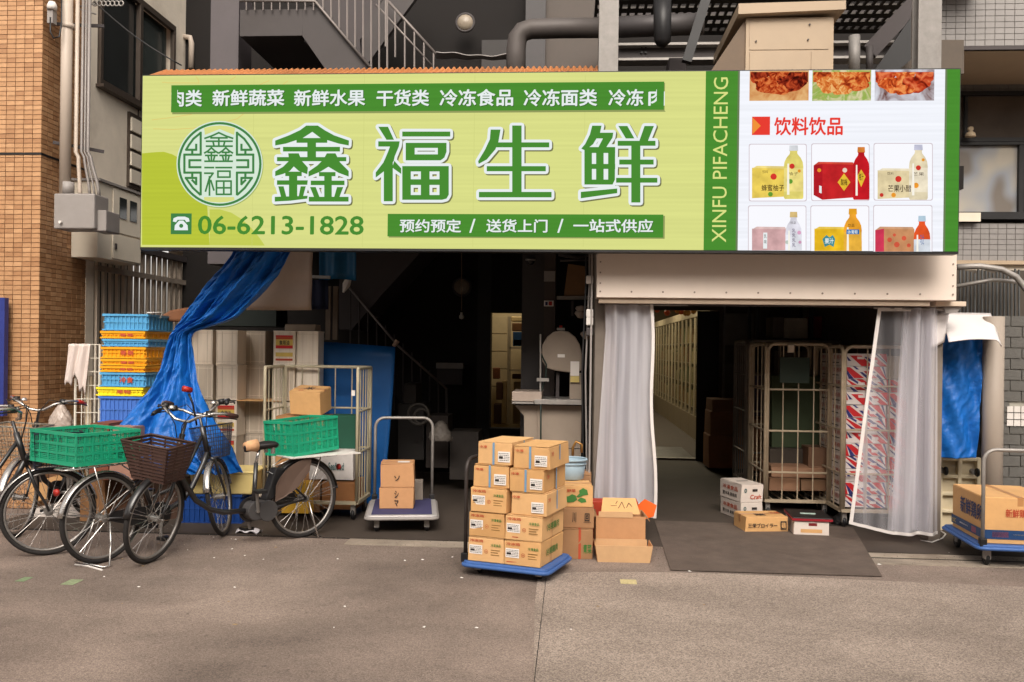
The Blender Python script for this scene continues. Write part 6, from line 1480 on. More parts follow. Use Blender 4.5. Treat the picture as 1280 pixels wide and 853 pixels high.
solo('blue_sheet', sh, mat('deep_blue_sheet', (24,84,170), .5, var=.2), 'deep blue sheet hanging at the back of the entrance beside the rack', 'sheet', smooth=True, solid=.006)

# striped cartons in their cage
YS3 = 8.2; sx0, sx1 = xs(1054,YS3), xs(1172,YS3)
cage((sx0, YS3, 0), 0, sx1-sx0, .92, 1.66, CG, 'cream roll cage packed with red white and blue cartons behind the vinyl curtain', rows=(.5,.9,1.3), wires=3, front=True, r=.0165)
SR = mat('stripe_red', (190,34,38), .45, var=.05); SB = mat('stripe_navy', (44,44,104), .45, var=.05); SW = mat('stripe_white', (214,204,198), .5, var=.04)
proto = []
nr = 12; cw = (sx1-sx0-.07)/2; chh = (1.60-.19)/nr
def stripe(var):
    t = thing('striped_carton', 'x', 'carton', (0,0,0), 0, 'striped cartons in the roll cage')
    L, W, H = cw-.006, .84, chh-.004
    part('body', MB().box(-L/2,L/2,-W/2,W/2,0,H), SW, t, bev=.002)
    def q(pts, m, e, nm='stripe'):
        part(nm, MB().add([(-L/2+L*a, -W/2-e, H*b) for a, b in pts], [tuple(range(len(pts)))]), m, t)
    vr = random.Random(40+var); x = vr.uniform(-.35,-.1); sl = vr.choice((-.5,-.34,.38,.55)); e_k = 0
    while x < 1.35:
        for mm_, w_ in ((SR, vr.uniform(.10,.26)), (SW, vr.uniform(.02,.05)), (SB, vr.uniform(.07,.14)), (SW, vr.uniform(.02,.09))):
            if mm_ is not SW:
                poly_ = [(x-sl/2, 0), (x+w_-sl/2, 0), (x+w_+sl/2+vr.uniform(-.06,.06), 1), (x+sl/2, 1)]
                lo_, hi_ = 0, 1
                if vr.random() < .3: lo_ = vr.uniform(0,.4)
                if vr.random() < .3: hi_ = vr.uniform(.6,1)
                def pt(a_, b_, t_): return (min(1, max(0, a_[0]+(b_[0]-a_[0])*t_)), a_[1]+(b_[1]-a_[1])*t_)
                P4 = [pt(poly_[0],poly_[3],lo_), pt(poly_[1],poly_[2],lo_), pt(poly_[1],poly_[2],hi_), pt(poly_[0],poly_[3],hi_)]
                if abs(P4[1][0]-P4[0][0]) > .01 or abs(P4[2][0]-P4[3][0]) > .01: q(P4, mm_, .0014+.00015*e_k); e_k += 1
            x += w_
    for a0, b0 in ((.30,.55),(.62,.30)): q([(a0,b0),(a0+.16,b0),(a0+.15,b0+.2),(a0-.01,b0+.2)], SW, .0022, 'print')
    part('lettering', text_mb(MB(), '冷凍食品 業務用', (-L/2-.0015, W*.42, H*.5), (0,-W*.84,0), (0,0,H*.36), .01), REDINK, t)
    part('print', MB().quad((-L/2-.0015,W*.40,H*.2),(-L/2-.0015,-W*.3,H*.2),(-L/2-.0015,-W*.3,H*.28),(-L/2-.0015,W*.40,H*.28)), INK, t)
    return t
def copy_thing(o, loc, rz, label):
    r = o.copy(); col.objects.link(r); r.location = loc; r.rotation_euler = (0,0,rz); r['label'] = label
    for ch in list(o.children):
        c = ch.copy(); col.objects.link(c); c.parent = r
        for g_ in ch.children: d = g_.copy(); col.objects.link(d); d.parent = c
    return r
pr_ = [stripe(v_) for v_ in range(5)]; used = [False]*5
for cidx in range(2):
    for r in range(nr):
        if cidx == 1 and r > 9: continue
        k = (r*3+cidx*2+(r//3)) % 5; loc = (sx0+.035+cw*(cidx+.5)+random.uniform(-.004,.004), YS3+.04+.42+random.uniform(0,.012), .19+chh*r)
        lab = 'striped carton, %s layer from the bottom, %s column of the curtained cage' % (ORD[r], ['left','right'][cidx])
        if not used[k]: used[k] = True; pr_[k].location = loc; pr_[k]['label'] = lab
        else: copy_thing(pr_[k], loc, random.uniform(-.03,.03), lab)
for k in range(5):
    if not used[k]:
        for ch in list(pr_[k].children): bpy.data.objects.remove(ch)
        bpy.data.objects.remove(pr_[k])
carton((sx0+.035+cw*1.5, YS3+.46, .19+chh*10), 0, cw-.02, .6, .21, mat('pale_tan', (196,176,150), .7), 'plain pale carton on top of the right column in the curtained cage', tape=True)

# ================================================================ RIGHT END
aw = thing('white_awning', 'white curved sheet awning over the blue sheet at the right of the entrance', 'awning', (xs(1210,7.6), 7.6, 1.7))
def awf(a, b):
    T0, T1 = at(1176,391,8.1), at(1238,392,8.1); B0_, B1_ = at(1186,428,7.6), at(1252,426,7.6)
    p = T0.lerp(T1, a).lerp(B0_.lerp(B1_, a), b); sag = .018*math.sin(a*PI)*b
    if a > .93: sag -= .05*(a-.93)/.07*b
    return (p.x, p.y, p.z+sag+.008*math.sin(b*3))
AWM = mat('white_awning_sheet', (214,208,206), .5, var=.03)
part('sheet', MB().grid(awf, 20, 8), AWM, aw, world=True, smooth=True, solid=.008)
part('side_sheet', MB().grid(lambda a,b: at(lerp(1164,1186-6*b,a), lerp(392, lerp(436,428,a), b), 7.68+.05*a), 6, 8), AWM, aw, world=True, smooth=True, solid=.006)
lp = thing('outdoor_light', 'small pale wedge shaped light fitting above the white awning', 'light fitting', (xs(1190,7.6), 7.6, 1.9))
part('plate', MB().pbox(1170,377,1208,383,7.55,.2), BEIGE, lp, world=True, bev=.004); part('housing', MB().prism([at(1180,383.5,7.58), at(1203,383.5,7.58), at(1196,391,7.58), at(1182,391,7.58)], (0,.15,0)), GREYBOX, lp, world=True)
TB = mat('blue_tarp', (12,94,174), .5, var=.2, scale=9, bump=.7, bscale=26, spec=.4, dirt=.12)
rr = random.Random(3); NZ = [(rr.uniform(1,5), rr.uniform(1,9), rr.uniform(0,6)) for _ in range(9)]
def wrn(a, b, s=1.0):
    t = 0
    for i, (f, g, p) in enumerate(NZ): t += (abs(math.sin(f*a*2.1+g*b*.9+p+ .8*math.sin(g*b+p)))-.5)/(1+i*.35)
    return t*s
def rt(a, b):
    v = lerp(417, 573, b); u = lerp(1174, lerp(1232,1222,b), a); p = at(u, v, 7.95); return (p.x, p.y+wrn(a*2.2,b*3.2,.007)+.03*math.sin(a*8+b*1.5+.6*math.sin(b*4))+.012*math.sin(b*16-a*14), p.z)
solo('blue_tarpaulin', MB().grid(rt, 60, 110), TB, 'narrow crinkled blue tarpaulin hanging under the white awning', 'tarpaulin', smooth=True, solid=.003)
solo('gap_shade_panel', MB().box(xs(1166,8.45), xs(1250,8.45), 8.45, 8.5, 0, 1.8), DARKWALL, 'added dark panel for the shaded gap behind the blue tarpaulin and the round pillar', 'board')  # dark panel added in the gap, standing in for the shade there
# upright beige dolly
DL = mat('dolly_cream', (204,190,160), .5, var=.06, dirt=.12)
dg = gnd(1196,664,0); Yd_ = dg.y
dy = thing('plastic_dolly', 'cream plastic dolly stood on edge with its casters facing out', 'dolly', (dg.x, Yd_, 0))
x0, x1 = xs(1150,Yd_,620), xs(1226,Yd_,620); zt_ = zs(572,Yd_,1196)
fm = MB().box(x0,x1,Yd_+.05,Yd_+.06,.02,zt_-.02)
nV, nH = 4, 5
for k in range(nV): x = lerp(x0, x1-.035, k/(nV-1)); fm.box(x, x+.035, Yd_, Yd_+.05, 0, zt_)
part('frame', fm, DL, dy, world=True, bev=.006)
fm = MB()
for k in range(nH): z = lerp(0, zt_-.035, k/(nH-1)); fm.box(x0+.001, x1-.001, Yd_+.005, Yd_+.048, z+.001, z+.034)
part('cross_rib', fm, DL, dy, world=True, bev=.008)
for (u,v) in ((1178,588),(1217,590)):
    a = at(u,v,Yd_-.02); cs = part('caster', MB().cyl(a+Vector((0,.03,0)), a+Vector((0,-.02,0)), .026, 14), GREYBOX, dy, world=True)
    part('wheel', MB().torus((a.x+.012,a.y-.045,a.z), .026, .014, 'X', 18, 8).cyl((a.x,a.y-.045,a.z),(a.x+.024,a.y-.045,a.z),.027,14), BLACK, cs, world=True, smooth=True)
# right truck and its carton
A0 = gnd(1180,656,.178); B0 = gnd(1224,681,.178); d2 = (A0-B0); rzr = math.atan2(d2.y, d2.x)-PI/2
Lr = d2.length
truck((B0.x,B0.y,0), rzr, .62, max(.8, Lr), .178, BLUEDECK, 'blue platform truck at the right edge carrying an egg carton', handle='front', hh=.72, rim=BLUEDECK, wheels=.055)
KE_ = KR[0]; e1r, e2r = rot2(rzr), rot2(rzr+PI/2)
c = B0+e1r*.305+e2r*.38
NB = mat('navy_band', (30,62,104), .45, var=.05)
pe = [('text','F',.30,.58,.66,.76,REDINK,'新鮮鶏卵'),('text','F',.72,.45,.95,.78,BRINK,'卵L'),('rect','F',0,.10,1,.30,NB,'band'),('rect','F',.12,.14,.34,.26,mat('pink_mark',(196,110,130),.5),'band_print'),('rect','F',.40,.19,.78,.215,LBL,'band_print'),
      ('text','L',.30,.46,.98,.82,BLINK,'新鮮鶏卵'),('rect','L',0,.10,1,.30,NB,'band'),('rect','L',.66,.13,.80,.26,mat('pink_mark',(196,110,130),.5),'band_print'),('rect','L',.28,.185,.55,.215,LBL,'band_print'),('text','L',.04,.14,.16,.24,mat('yellow_ink',(226,190,60),.5),'たまご')]
carton((c.x,c.y,.181), rzr, .52, .66, .345, KE_, 'long tan egg carton with a navy band on the blue truck at the right edge', prints=pe, seam='y')
solo('rope', MB().tube([gnd(1150,676), gnd(1165,678,.01), gnd(1178,673,.02), gnd(1182,668,.01), gnd(1176,664,.03)], .006, 6), WHITEP, 'loop of white rope on the ground under the right curtain', 'rope', smooth=True)

# ================================================================ MEAT SAW AND CLUTTER BY THE COLUMN
SAWM = mat('saw_enamel', (150,136,122), .45, var=.05, dirt=.15); YM = 8.35
sw_ = thing('band_saw', 'beige grey meat band saw with rounded upper wheel housing', 'machine', (xs(700,YM), YM+.3, 0))
hp = [(678,452),(676.5,442),(678,431),(684,421),(692,415),(701,413),(711,415),(719,421),(725,431),(727.5,443),(728,463),(713,466),(696,464),(684,461)]
part('wheel_housing', MB().prism([at(u,v,YM) for u,v in hp], (0,.22,0)), SAWM, sw_, world=True, bev=.012)
part('column', MB().pbox(712,467,728,499,YM+.02,.16), SAWM, sw_, world=True, bev=.004)
part('control_panel', MB().pbox(713,452,724,470,YM-.01,.009), LBL, sw_, world=True)
part('control_panel', MB().pbox(713,470.5,724,478,YM-.01,.009), mat('yellow_note', (200,180,110), .6), sw_, world=True)
part('knob', MB().pbox(699,407,703,412,YM+.05,.05), REDP, sw_, world=True, bev=.005); part('knob', MB().pbox(696,410,706,413,YM+.04,.07), GALV, sw_, world=True)
part('blade_guard', MB().pbox(695,466,699,499,YM+.08,.03), CHAR, sw_, world=True)
part('table', MB().pbox(668,500,728,506,YM-.12,.6), GALV, sw_, world=True, bev=.003); part('side_table', MB().pbox(640,490,677,502,YM-.1,.5), mat('saw_tray', (166,150,138), .5), sw_, world=True, bev=.004); part('table', MB().pbox(640,502.5,667,505,YM-.1,.5), GALV, sw_, world=True)
part('cabinet', MB().box(xs(673,YM), xs(728,YM), YM, YM+.42, .06, zs(507,YM,700)), SAWM, sw_, world=True, bev=.004)
part('cabinet_side', MB().prism([at(644,507,YM+.02), at(672,507,YM+.02), at(672,560,YM+.02), at(655,560,YM+.02), at(655,520,YM+.02)], (0,.3,0)), SAWM, sw_, world=True)
part('logo', MB().pbox(697,443,706,447,YM-.004,.003), LBL, sw_, world=True)
part('cabinet_seam', MB().pbox(673.5,560,727.5,561,YM-.003,.004), CHAR, sw_, world=True)
part('hose', MB().tube([at(675,420,YM-.02), at(675,440,YM-.02), at(683,456,YM-.02), at(682,475,YM-.02), at(676,490,YM-.02), at(676,520,YM-.16), at(676,580,YM-.16)], .008, 6), mat('dark_green_hose', (30,44,38), .5), sw_, world=True, smooth=True)
part('guide_rod', MB().cyl(at(675.5,418,YM-.05), at(675.5,500,YM-.05), .008, 6), GALV, sw_, world=True); part('clamp', MB().pbox(671,473,686,477,YM-.08,.06), GALV, sw_, world=True)
sf_ = thing('wire_shelf', 'small wire shelf high beside the beige jamb holding a brown box', 'shelf', (xs(718,8.7), 8.7, 2.0))
for k in range(3): part('wire', MB().cyl(at(696,371+k*1.5,8.6+.12*k), at(738,371+k*1.5,8.6+.12*k), .007, 6), GALV, sf_, world=True)
for k in range(5): part('wire', MB().cyl(at(700+k*8,372,8.58), at(700+k*8,373,8.9), .005, 6), GALV, sf_, world=True)
part('bracket', MB().pbox(714,376,717,395,8.62,.02), STEELD, sf_, world=True)
bxm = MB().prism([at(710,330,8.62), at(731,333,8.62), at(733,369,8.62), at(705,369,8.62)], (0,.22,0)); solo('carton', bxm, mat('dim_brown', (118,86,54), .7), 'brown box standing on the high wire shelf beside the jamb', 'box')
for k,(u,v) in enumerate(((726,392),(733,418),(727,386))):
    a = at(u,v,8.3); solo('cloth_scrap', MB().lathe([(0,.03),(.05,.02),(.06,0),(.03,-.04),(0,-.05)], (a.x,a.y,a.z), 8), mat('grey_rag', (140,128,118), .8), 'pale rag hooked beside the jamb, '+['below the shelf','lowest of three','nearest the shelf'][k], 'rag', smooth=True)
solo('pipe_run', MB().tube([at(698,318,8.6), at(720,322,8.6), at(738,318,8.6)], .02, 8).tube([at(700,326,8.5), at(738,325,8.5)], .012, 6), STEELD, 'grey pipes crossing under the sign beside the brown column', 'pipes', smooth=True)
cm = thing('security_camera', 'small grey dome camera on the black column', 'camera', (xs(663,8.85), 8.85, 2.35))
a = at(663,327,8.84); part('dome', MB().lathe([(0,-.04),(.03,-.03),(.042,0),(.04,.02),(0,.03)], (a.x,a.y,a.z), 14), BLACK, cm, world=True, smooth=True); part('collar', MB().torus((a.x,a.y,a.z+.015), .042, .01, 'Z', 18, 6), GALV, cm, world=True, smooth=True)
sk = thing('switch_plate', 'red and white switch plate on the brown column', 'switch', (xs(686,8.84), 8.84, 2))
part('plate', MB().pbox(680,376,692,383,8.835,.014), LBL, sk, world=True); part('button', MB().pbox(686,377,690,382,8.825,.01), REDP, sk, world=True); part('button', MB().pbox(681.5,377.5,684.5,382,8.825,.01), BLINK, sk, world=True)
solo('grey_cover_plate', MB().pbox(680,339,694,352,8.83,.018), GREYBOX, 'grey cover plate on the brown column', 'plate')

# ================================================================ LEFT BAY
# tall cage with dark blue panel
BP = mat('navy_blue_sheet', (10,84,150), .45, var=.12, scale=2.5, bump=.15, bscale=10, dirt=.1)
def bpf(a, b):
    u = lerp(lerp(397,398,b), lerp(494,476,b**1.3), a); v = lerp(lerp(427,434,a), 655, b); return at(u, v, 8.95-.12*b+.012*math.sin(a*7+b*4))
solo('blue_board', MB().grid(bpf, 16, 16), BP, 'large dark blue sheet covered board standing behind the left roll cage', 'board', smooth=True, solid=.03)
YC1 = 7.95
xl, xr = xs(332,YC1), xs(448,YC1)
lcg = cage((xl, YC1, 0), 0, xr-xl, .52, 1.40, mat('cage_pale', (186,176,150), .5, metal=.15, var=.1, dirt=.3), 'pale steel roll cage with cartons standing behind the black bicycle', rows=(.62,1.0), wires=4, round_top=False, back=True, r=.015)
for x in (xr-.03,): part('latch', MB().box(x-.02,x+.01,YC1-.03,YC1-.015,1.15,1.2), WHITEP, lcg, world=True)
wbox('carton', 402,603,444,637,8.02,.35,(150,102,62),'brown carton low in the right side of the pale roll cage')
wbox('carton', 386,564,441,600,8.03,.34,(196,190,186),'white carton with blue lettering in the pale roll cage', prints=[('text','F',.45,.35,.8,.6,mat('teal_ink',(70,100,100)),'Seafood')])
wbox('green_crate_back', 412,520,444,562,8.2,.2,(20,70,52),'dark green crate on top of the white carton in the cage', cat='crate')
for k,(v0,v1) in enumerate(((596,640),(556,595.5),(521,555.5))): wbox('carton', 344,v0,400 if k < 2 else 404,v1,8.04,.36,[(150,110,72),(162,118,76),(156,112,70)][k],'brown carton in the left half of the pale cage, '+['bottom one','middle one','top one under the tilted carton'][k])
x0, x1 = xs(361,8.0), xs(402,8.0); z0 = zs(520,8.0,382)
tcn = carton(((x0+x1)/2, 8.2, z0+.005), R_(-6), .30, .27, .22, KR[0], 'tan carton with black print on top of the pale cage load', prints=[('text','T',.35,.3,.65,.75,INK,'米'),('text','T',.25,.1,.4,.25,REDINK,'○')], seam='x')
tcn.rotation_euler = (R_(10), R_(2), R_(-6)); tcn.location.z += .02
# tins
TN = [mat('tin_%d' % k, c, .42, metal=.2, var=.07, scale=9, stretch=(3,3,.3), dirt=.2) for k, c in enumerate(((236,224,208),(224,210,192),(204,190,172)))]
tin_me = {}
def tin(u, Y, z, k, label, lab=False):
    x = xs(u, Y)
    t = thing('oil_tin', label, 'tin', (x+.118, Y+.118, z), random.uniform(-.05,.05), 'square oil tins stacked in the left bay')
    if k not in tin_me:
        b = MB().box(-.107,.107,-.111,.111,.004,.342); b2 = MB()
        for zz_ in (.0, .335): b2.box(-.111,.111,-.115,-.108,zz_,zz_+.010).box(-.111,.111,.108,.115,zz_,zz_+.010).box(-.111,-.104,-.107,.107,zz_,zz_+.010).box(.104,.111,-.107,.107,zz_,zz_+.010)
        b3 = MB()
        for x_ in (-.100,-.05,.05,.092): b3.box(x_, x_+.006, -.1135, -.1105, .015, .33)
        for z_ in (.03,.31): b3.box(-.092,.090,-.1132,-.1108,z_,z_+.005)
        tin_me[k] = [mesh_of('body', b, TN[k]), mesh_of('rim', b2, TN[k]), mesh_of('seam', b3, TN[(k+1) % 3])]
    for nm, me in zip(('body','rim','seam'), tin_me[k]):
        o = bpy.data.objects.new(nm, me); col.objects.link(o); o.parent = t
    if lab:
        for i, (z0_, z1_, mm) in enumerate(((.26,.285,REDINK),(.285,.30,SR),(.17,.20,SR),(.20,.26,mat('tin_yellow',(206,176,90),.5)),(.09,.13,mat('tin_yellow',(206,176,90),.5)),(.05,.07,REDINK))):
            part('label_band', MB().quad((-.085,-.118,z0_),(.085,-.118,z0_),(.085,-.118,z1_),(-.085,-.118,z1_)), mm, t)
        part('lettering', text_mb(MB(), '食用油', (-.05,-.1195,.205), (.1,0,0), (0,0,.045), .02), INK, t)
    return t
rown = ['bottom','second','third','fourth','top']; coln = ['leftmost','second from the left','third from the left','fourth from the left','fifth from the left','rightmost']
cols = [(238.5,8.52),(269,8.52),(300,8.80),(318,8.86),(340,8.52),(369,8.55)]
for r in range(5):
    for c_, (u, Y) in enumerate(cols):
        if c_ == 3: continue
        jit = random.uniform(-1.5,1.5) if r < 4 else 0
        lab = (c_ == 4 and r == 4) or (c_ == 1 and r in (1,2)) or (c_ == 3 and r == 0)
        tin(u+jit+(5 if c_ == 2 else 0), Y, r*.349+ (.006 if r > 2 else 0), random.choice((0,0,1,2)) if c_ != 2 else 2, 'square oil tin, %s column of the %s layer%s' % (coln[c_ if c_ < 3 else c_-1].replace('rightmost','fifth from the left') if c_ == 5 else coln[c_ if c_ < 3 else c_-1], rown[r], ', red and yellow label' if lab else ''), lab)
solo('cardboard_sheet', MB().box(xs(296,8.5), xs(352,8.5), 8.5, 9.05, 1.0475, 1.0525), KR[0], 'flat tan cardboard sheet between the third and fourth layers of tins', 'cardboard')
wbox('flat_box', 356,406,394,413.5,8.7,.2,(150,134,116),'low grey box lying on top of the rightmost oil tins', cat='box')
# canvas banner, blue hangings, poles
cv = MB().grid(lambda a,b: (lambda p: (p.x, p.y+.02*math.sin(a*8+b*3)+.01*math.sin(b*13), p.z))(at(lerp(308,390,a), lerp(306,388,b), 8.3)), 16, 12)
solo('canvas_banner', cv, mat('canvas_beige', (172,150,134), .8, var=.07, scale=4, dirt=.15), 'plain beige canvas hanging behind the top of the blue tarpaulin', 'canvas', smooth=True, solid=.004)
solo('hanging_blue_sheet', MB().grid(lambda a,b: (lambda p: (p.x, p.y+.03*math.sin(a*11), p.z))(at(lerp(399,446,a), lerp(300,352-3*math.sin(a*3),b), 9.3)), 16, 6), mat('teal_blue', (10,84,124), .5, var=.15), 'teal blue sheet hanging under the sign in the left bay', 'sheet', smooth=True, solid=.005)
solo('dark_blue_cloth', MB().grid(lambda a,b: (lambda p: (p.x, p.y+.02*math.sin(a*9), p.z))(at(lerp(390,410,a), lerp(350,387,b), 9.2)), 8, 4), mat('navy_cloth', (16,22,48), .8), 'navy cloth hanging right of the beige canvas', 'cloth', smooth=True, solid=.005)
solo('shelf_rail', MB().bar(at(388,346,9.1), at(413,347,9.1), .03, .03), GALV, 'short pale rail above the navy cloth', 'rail')
for k, u in enumerate((407,416)): solo('wooden_batten', MB().pbox(u,358,u+6,425,9.35,.03), mat('grey_batten', (112,98,84), .8), ['greyish batten nearer to the canvas','greyish batten nearer to the stairs'][k], 'batten')
solo('plastic_scrap', MB().tube([at(437,346,9.6), at(433,356,9.6), at(429,366,9.6)], [.03,.045,.01], 6), WHITEP, 'scrap of white plastic tied to the top of the stair rail', 'scrap')
solo('plastic_scrap', MB().tube([at(497,426,9.9), at(492,433,9.9)], [.03,.02], 6), mat('pink_scrap', (200,170,150), .6), 'small pinkish scrap tied to the middle of the stair rail', 'scrap')
# dark clutter at the back of the left bay
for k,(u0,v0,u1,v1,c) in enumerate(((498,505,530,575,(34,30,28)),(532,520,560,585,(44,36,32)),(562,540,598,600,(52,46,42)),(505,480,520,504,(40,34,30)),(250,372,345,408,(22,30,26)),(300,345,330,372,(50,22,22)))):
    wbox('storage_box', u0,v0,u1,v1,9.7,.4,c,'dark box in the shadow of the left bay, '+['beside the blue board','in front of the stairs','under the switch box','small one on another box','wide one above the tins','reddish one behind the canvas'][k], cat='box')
a = at(551,536,9.3); crumple('white_bag', (a.x,a.y,a.z-.13), .11, .22, mat('bag_grey_white', (104,97,90), .6, var=.2, scale=14), 'grey white plastic bag on the dark box in the left bay', 'bag', 6, .5)
solo('coiled_hose', MB().torus(tuple(at(523,518,9.3)), .11, .015, 'Y', 24, 6).torus(tuple(at(527,521,9.32)), .08, .015, 'Y', 24, 6), mat('hose_grey', (52,47,42), .6), 'grey coiled hose on the dark box beside the blue board', 'hose', smooth=True)

# folding crate stack
LBc = mat('crate_light_blue', (84,156,200), .4, var=.08); OR1 = mat('crate_orange', (232,160,28), .4, var=.08); YE1 = mat('crate_yellow', (236,214,40), .4, var=.06); BL1 = mat('crate_blue', (70,112,190), .4, var=.08); DB1 = mat('crate_deep_blue', (20,62,130), .45, var=.1)
Ycr = 7.85
specs = [(496,529,BL1,None,'large royal blue'),(484.5,495.5,YE1,'果物','thin yellow'),(466,484,LBc,'冷食','light blue with red lettering'),(458,465.5,OR1,'青果','lower thin orange'),(449,457.5,OR1,'青果','middle thin orange'),(434,448.5,OR1,'青果','tall orange'),(424,433.5,LBc,None,'thin light blue'),(414,423.5,OR1,'青果','topmost orange'),(392.5,413.5,LBc,None,'tall light blue topmost')]
xa = xs(127,Ycr); xb_ = xs(183,Ycr)
for k, (v0,v1,m_c,tx,nm) in enumerate(specs):
    z1_, z0_ = zs(v0,Ycr,155), zs(v1,Ycr,155); j = [-.02,-.035,-.02,-.01,-.012,-.005,.0,-.012,-.0][k]
    topcrate = fold_crate((lerp(xa,xb_,.5)+j, Ycr+.29, z0_+.002), R_(1.2)*((-1)**k), xb_-xa+ (.02 if k < 2 else 0), .56, z1_-z0_-.003, m_c, m_c, nm+' crate in the tall stack beside the slat fence', tx, 'folding crates in the tall stack')
zbt = zs(529,Ycr,155); 
fold_crate((lerp(xa,xb_,.5)-.01, Ycr+.29, 0.33), 0, xb_-xa+.02, .56, zbt-.335, DB1, DB1, 'dark blue crate carrying the tall stack, hidden low behind the bicycles', None, 'folding crates in the tall stack')
fold_crate((lerp(xa,xb_,.5)-.01, Ycr+.29, 0.0), 0, xb_-xa+.02, .56, .326, DB1, DB1, 'dark blue crate on the ground at the foot of the tall stack', None, 'folding crates in the tall stack')
wh = MB().tube([at(182,399,7.9), at(184,391,7.9), at(203,391,7.9), at(200,398,7.9)], .006, 6); part('wire_handle', wh, WHITEP, topcrate, world=True, smooth=True)
solo('brown_paper_bag', MB().prism([at(197,397,8.3), at(212,388,8.3), at(236,384,8.3), at(230,402,8.3), at(210,402,8.3)], (0,.18,0)), mat('brown_paper', (128,84,56), .8, var=.15), 'crumpled brown paper sack on top of the crate stack', 'sack', bev=.02)
# mesh trolley with cloth
mt_ = thing('mesh_trolley', 'narrow white wire mesh trolley left of the crate stack', 'trolley', (xs(110,7.7), 7.7, 0))
Ym = 7.95; WM = mat('white_wire', (206,200,186), .5, dirt=.2)
mm = MB()
for u in (95,103,111,119,125): mm.cyl(at(u,431,Ym), (at(u,431,Ym).x, Ym, .15), .0055 if u not in (95,125) else .012, 6)
for v in range(431, 640, 17): mm.cyl(at(95,v,Ym), at(125,v,Ym), .0045, 5)
part('mesh_panel', mm, WM, mt_, world=True)
mm = MB()
for Y in (Ym+.15, Ym+.3, Ym+.45): mm.cyl((at(126,431,Ym).x, Y, zs(431,Ym,110)), (at(126,431,Ym).x, Y, .15), .0055, 6)
for v in range(431, 640, 17): z_ = zs(v,Ym,110); mm.cyl((at(125,v,Ym).x, Ym, z_), (at(126,v,Ym).x, Ym+.45, z_), .0045, 5)
part('side_mesh_panel', mm, WM, mt_, world=True)
part('post', MB().box(xs(108,Ym+.03), xs(115,Ym+.03), Ym+.03, Ym+.07, 0, zs(470,Ym,110)), mat('pale_post', (176,160,136), .6), mt_, world=True)
def clf(a, b):
    u = lerp(lerp(86,112,a), lerp(80,108,a), b); v = lerp(430, [478,482,468,472,486,490][min(5,int(a*5.99))]+4*math.sin(a*20), b); p = at(u, v, Ym-.04); return (p.x, p.y+.018*math.sin(a*15+b*2)-.01*b, p.z)
solo('white_cloth', MB().grid(clf, 30, 14), mat('cloth_white', (206,192,184), .85, var=.06), 'white cloth draped over the mesh trolley', 'cloth', smooth=True, solid=.005)
crumple('clear_plastic_bag', tuple(at(76,537,8.0)), .10, .27, plastic('bag_vinyl', (206,190,178), .6), 'cloudy plastic bag resting on a carton against the orange tile wall', 'bag', 4, .3)
wbox('carton', 58,556,90,600,8.3,.4,(120,84,60),'brown carton against the tile wall behind the green crate')
wbox('carton', 112,530,136,600,7.4,.35,(112,62,44),'reddish brown carton between the mesh trolley and the blue crate')
wbox('carton', 137,534,166,600,7.35,.35,(150,112,96),'pinkish brown carton in front of the large blue crate')

# blue tarpaulin, left
rows_t = [(300,296,372,7.5),(320,286,362,7.5),(342,268,350,7.55),(365,248,330,7.6),(385,235,310,7.68),(399,226,293,7.70),(409,219,262,7.72),(418,214,242,7.72),(440,205,242,7.72),(465,196,246,7.70),(490,182,252,7.66),(515,162,262,7.60),(535,147,272,7.54),(556,148,285,7.5),(575,178,292,7.5),(592,215,303,7.52)]
def tarp(a, b):
    t = b*(len(rows_t)-1); i = min(len(rows_t)-2, int(t)); f = t-i; A = rows_t[i]; B = rows_t[i+1]
    P = rows_t[max(0,i-1)]; N_ = rows_t[min(len(rows_t)-1,i+2)]
    def cr4(p0,p1,p2,p3): return .5*((2*p1)+(-p0+p2)*f+(2*p0-5*p1+4*p2-p3)*f*f+(-p0+3*p1-3*p2+p3)*f**3)
    v, uL, uR, Y = [cr4(P[j],A[j],B[j],N_[j]) for j in range(4)]
    u = lerp(uL, uR, a); p = at(u, v, Y); wd = (uR-uL)/80
    tri = lambda q: 2/PI*math.asin(math.sin(q)*.985)
    fold = .055*tri(a*PI*5.0+b*5+1.2*math.sin(b*7))*(.5+.5*wd) + .028*tri(a*PI*11-b*11+.7*math.sin(b*23)) + .010*tri(a*PI*23+b*31) + wrn(a*1.6, b*2.4, .018) + wrn(a*5+3, b*9, .008)
    return (p.x, p.y+fold-.06*math.sin(a*PI), p.z)
solo('blue_tarpaulin', MB().grid(tarp, 110, 240), TB, 'big crumpled blue tarpaulin gathered and falling from the sign to the bicycles', 'tarpaulin', smooth=True, solid=.003)

# cream box on blue crate, small things by the bicycles
bc = gnd(262,655,0)
fold_crate((bc.x, bc.y+.2, 0), R_(3), .54, .38, .26, DB1, DB1, 'dark blue crate on the ground under the cream box', None, ribs=12)
cbx = MB().hexa([(-.26,-.17,0),(.26,-.17,0),(.26,.17,0),(-.26,.17,0),(-.29,-.20,.19),(.29,-.20,.19),(.29,.20,.19),(-.29,.20,.19)])
cbt = thing('cream_tub', 'cream plastic tub with flat lid resting on the dark blue crate', 'tub', (bc.x+.09, bc.y+.2, .262), R_(4))
CT = mat('cream_plastic', (222,200,134), .45, var=.05); part('body', cbx, CT, cbt, bev=.012); part('lid', MB().box(-.30,.30,-.21,.21,.191,.212), CT, cbt, bev=.006)
tl = wbox('carton', 38,604,96,628,7.75,.3,(190,146,98),'brown carton lying tilted behind the spokes of the left bicycle')
tl.rotation_euler = (0, R_(-17), 0); tl.location.z += .05
tl = wbox('carton', 40,634,108,656,7.75,.35,(196,186,178),'whitish carton lying tilted on the ground behind the left bicycles'); tl.rotation_euler = (0, R_(-14), 0); tl.location.z += .03
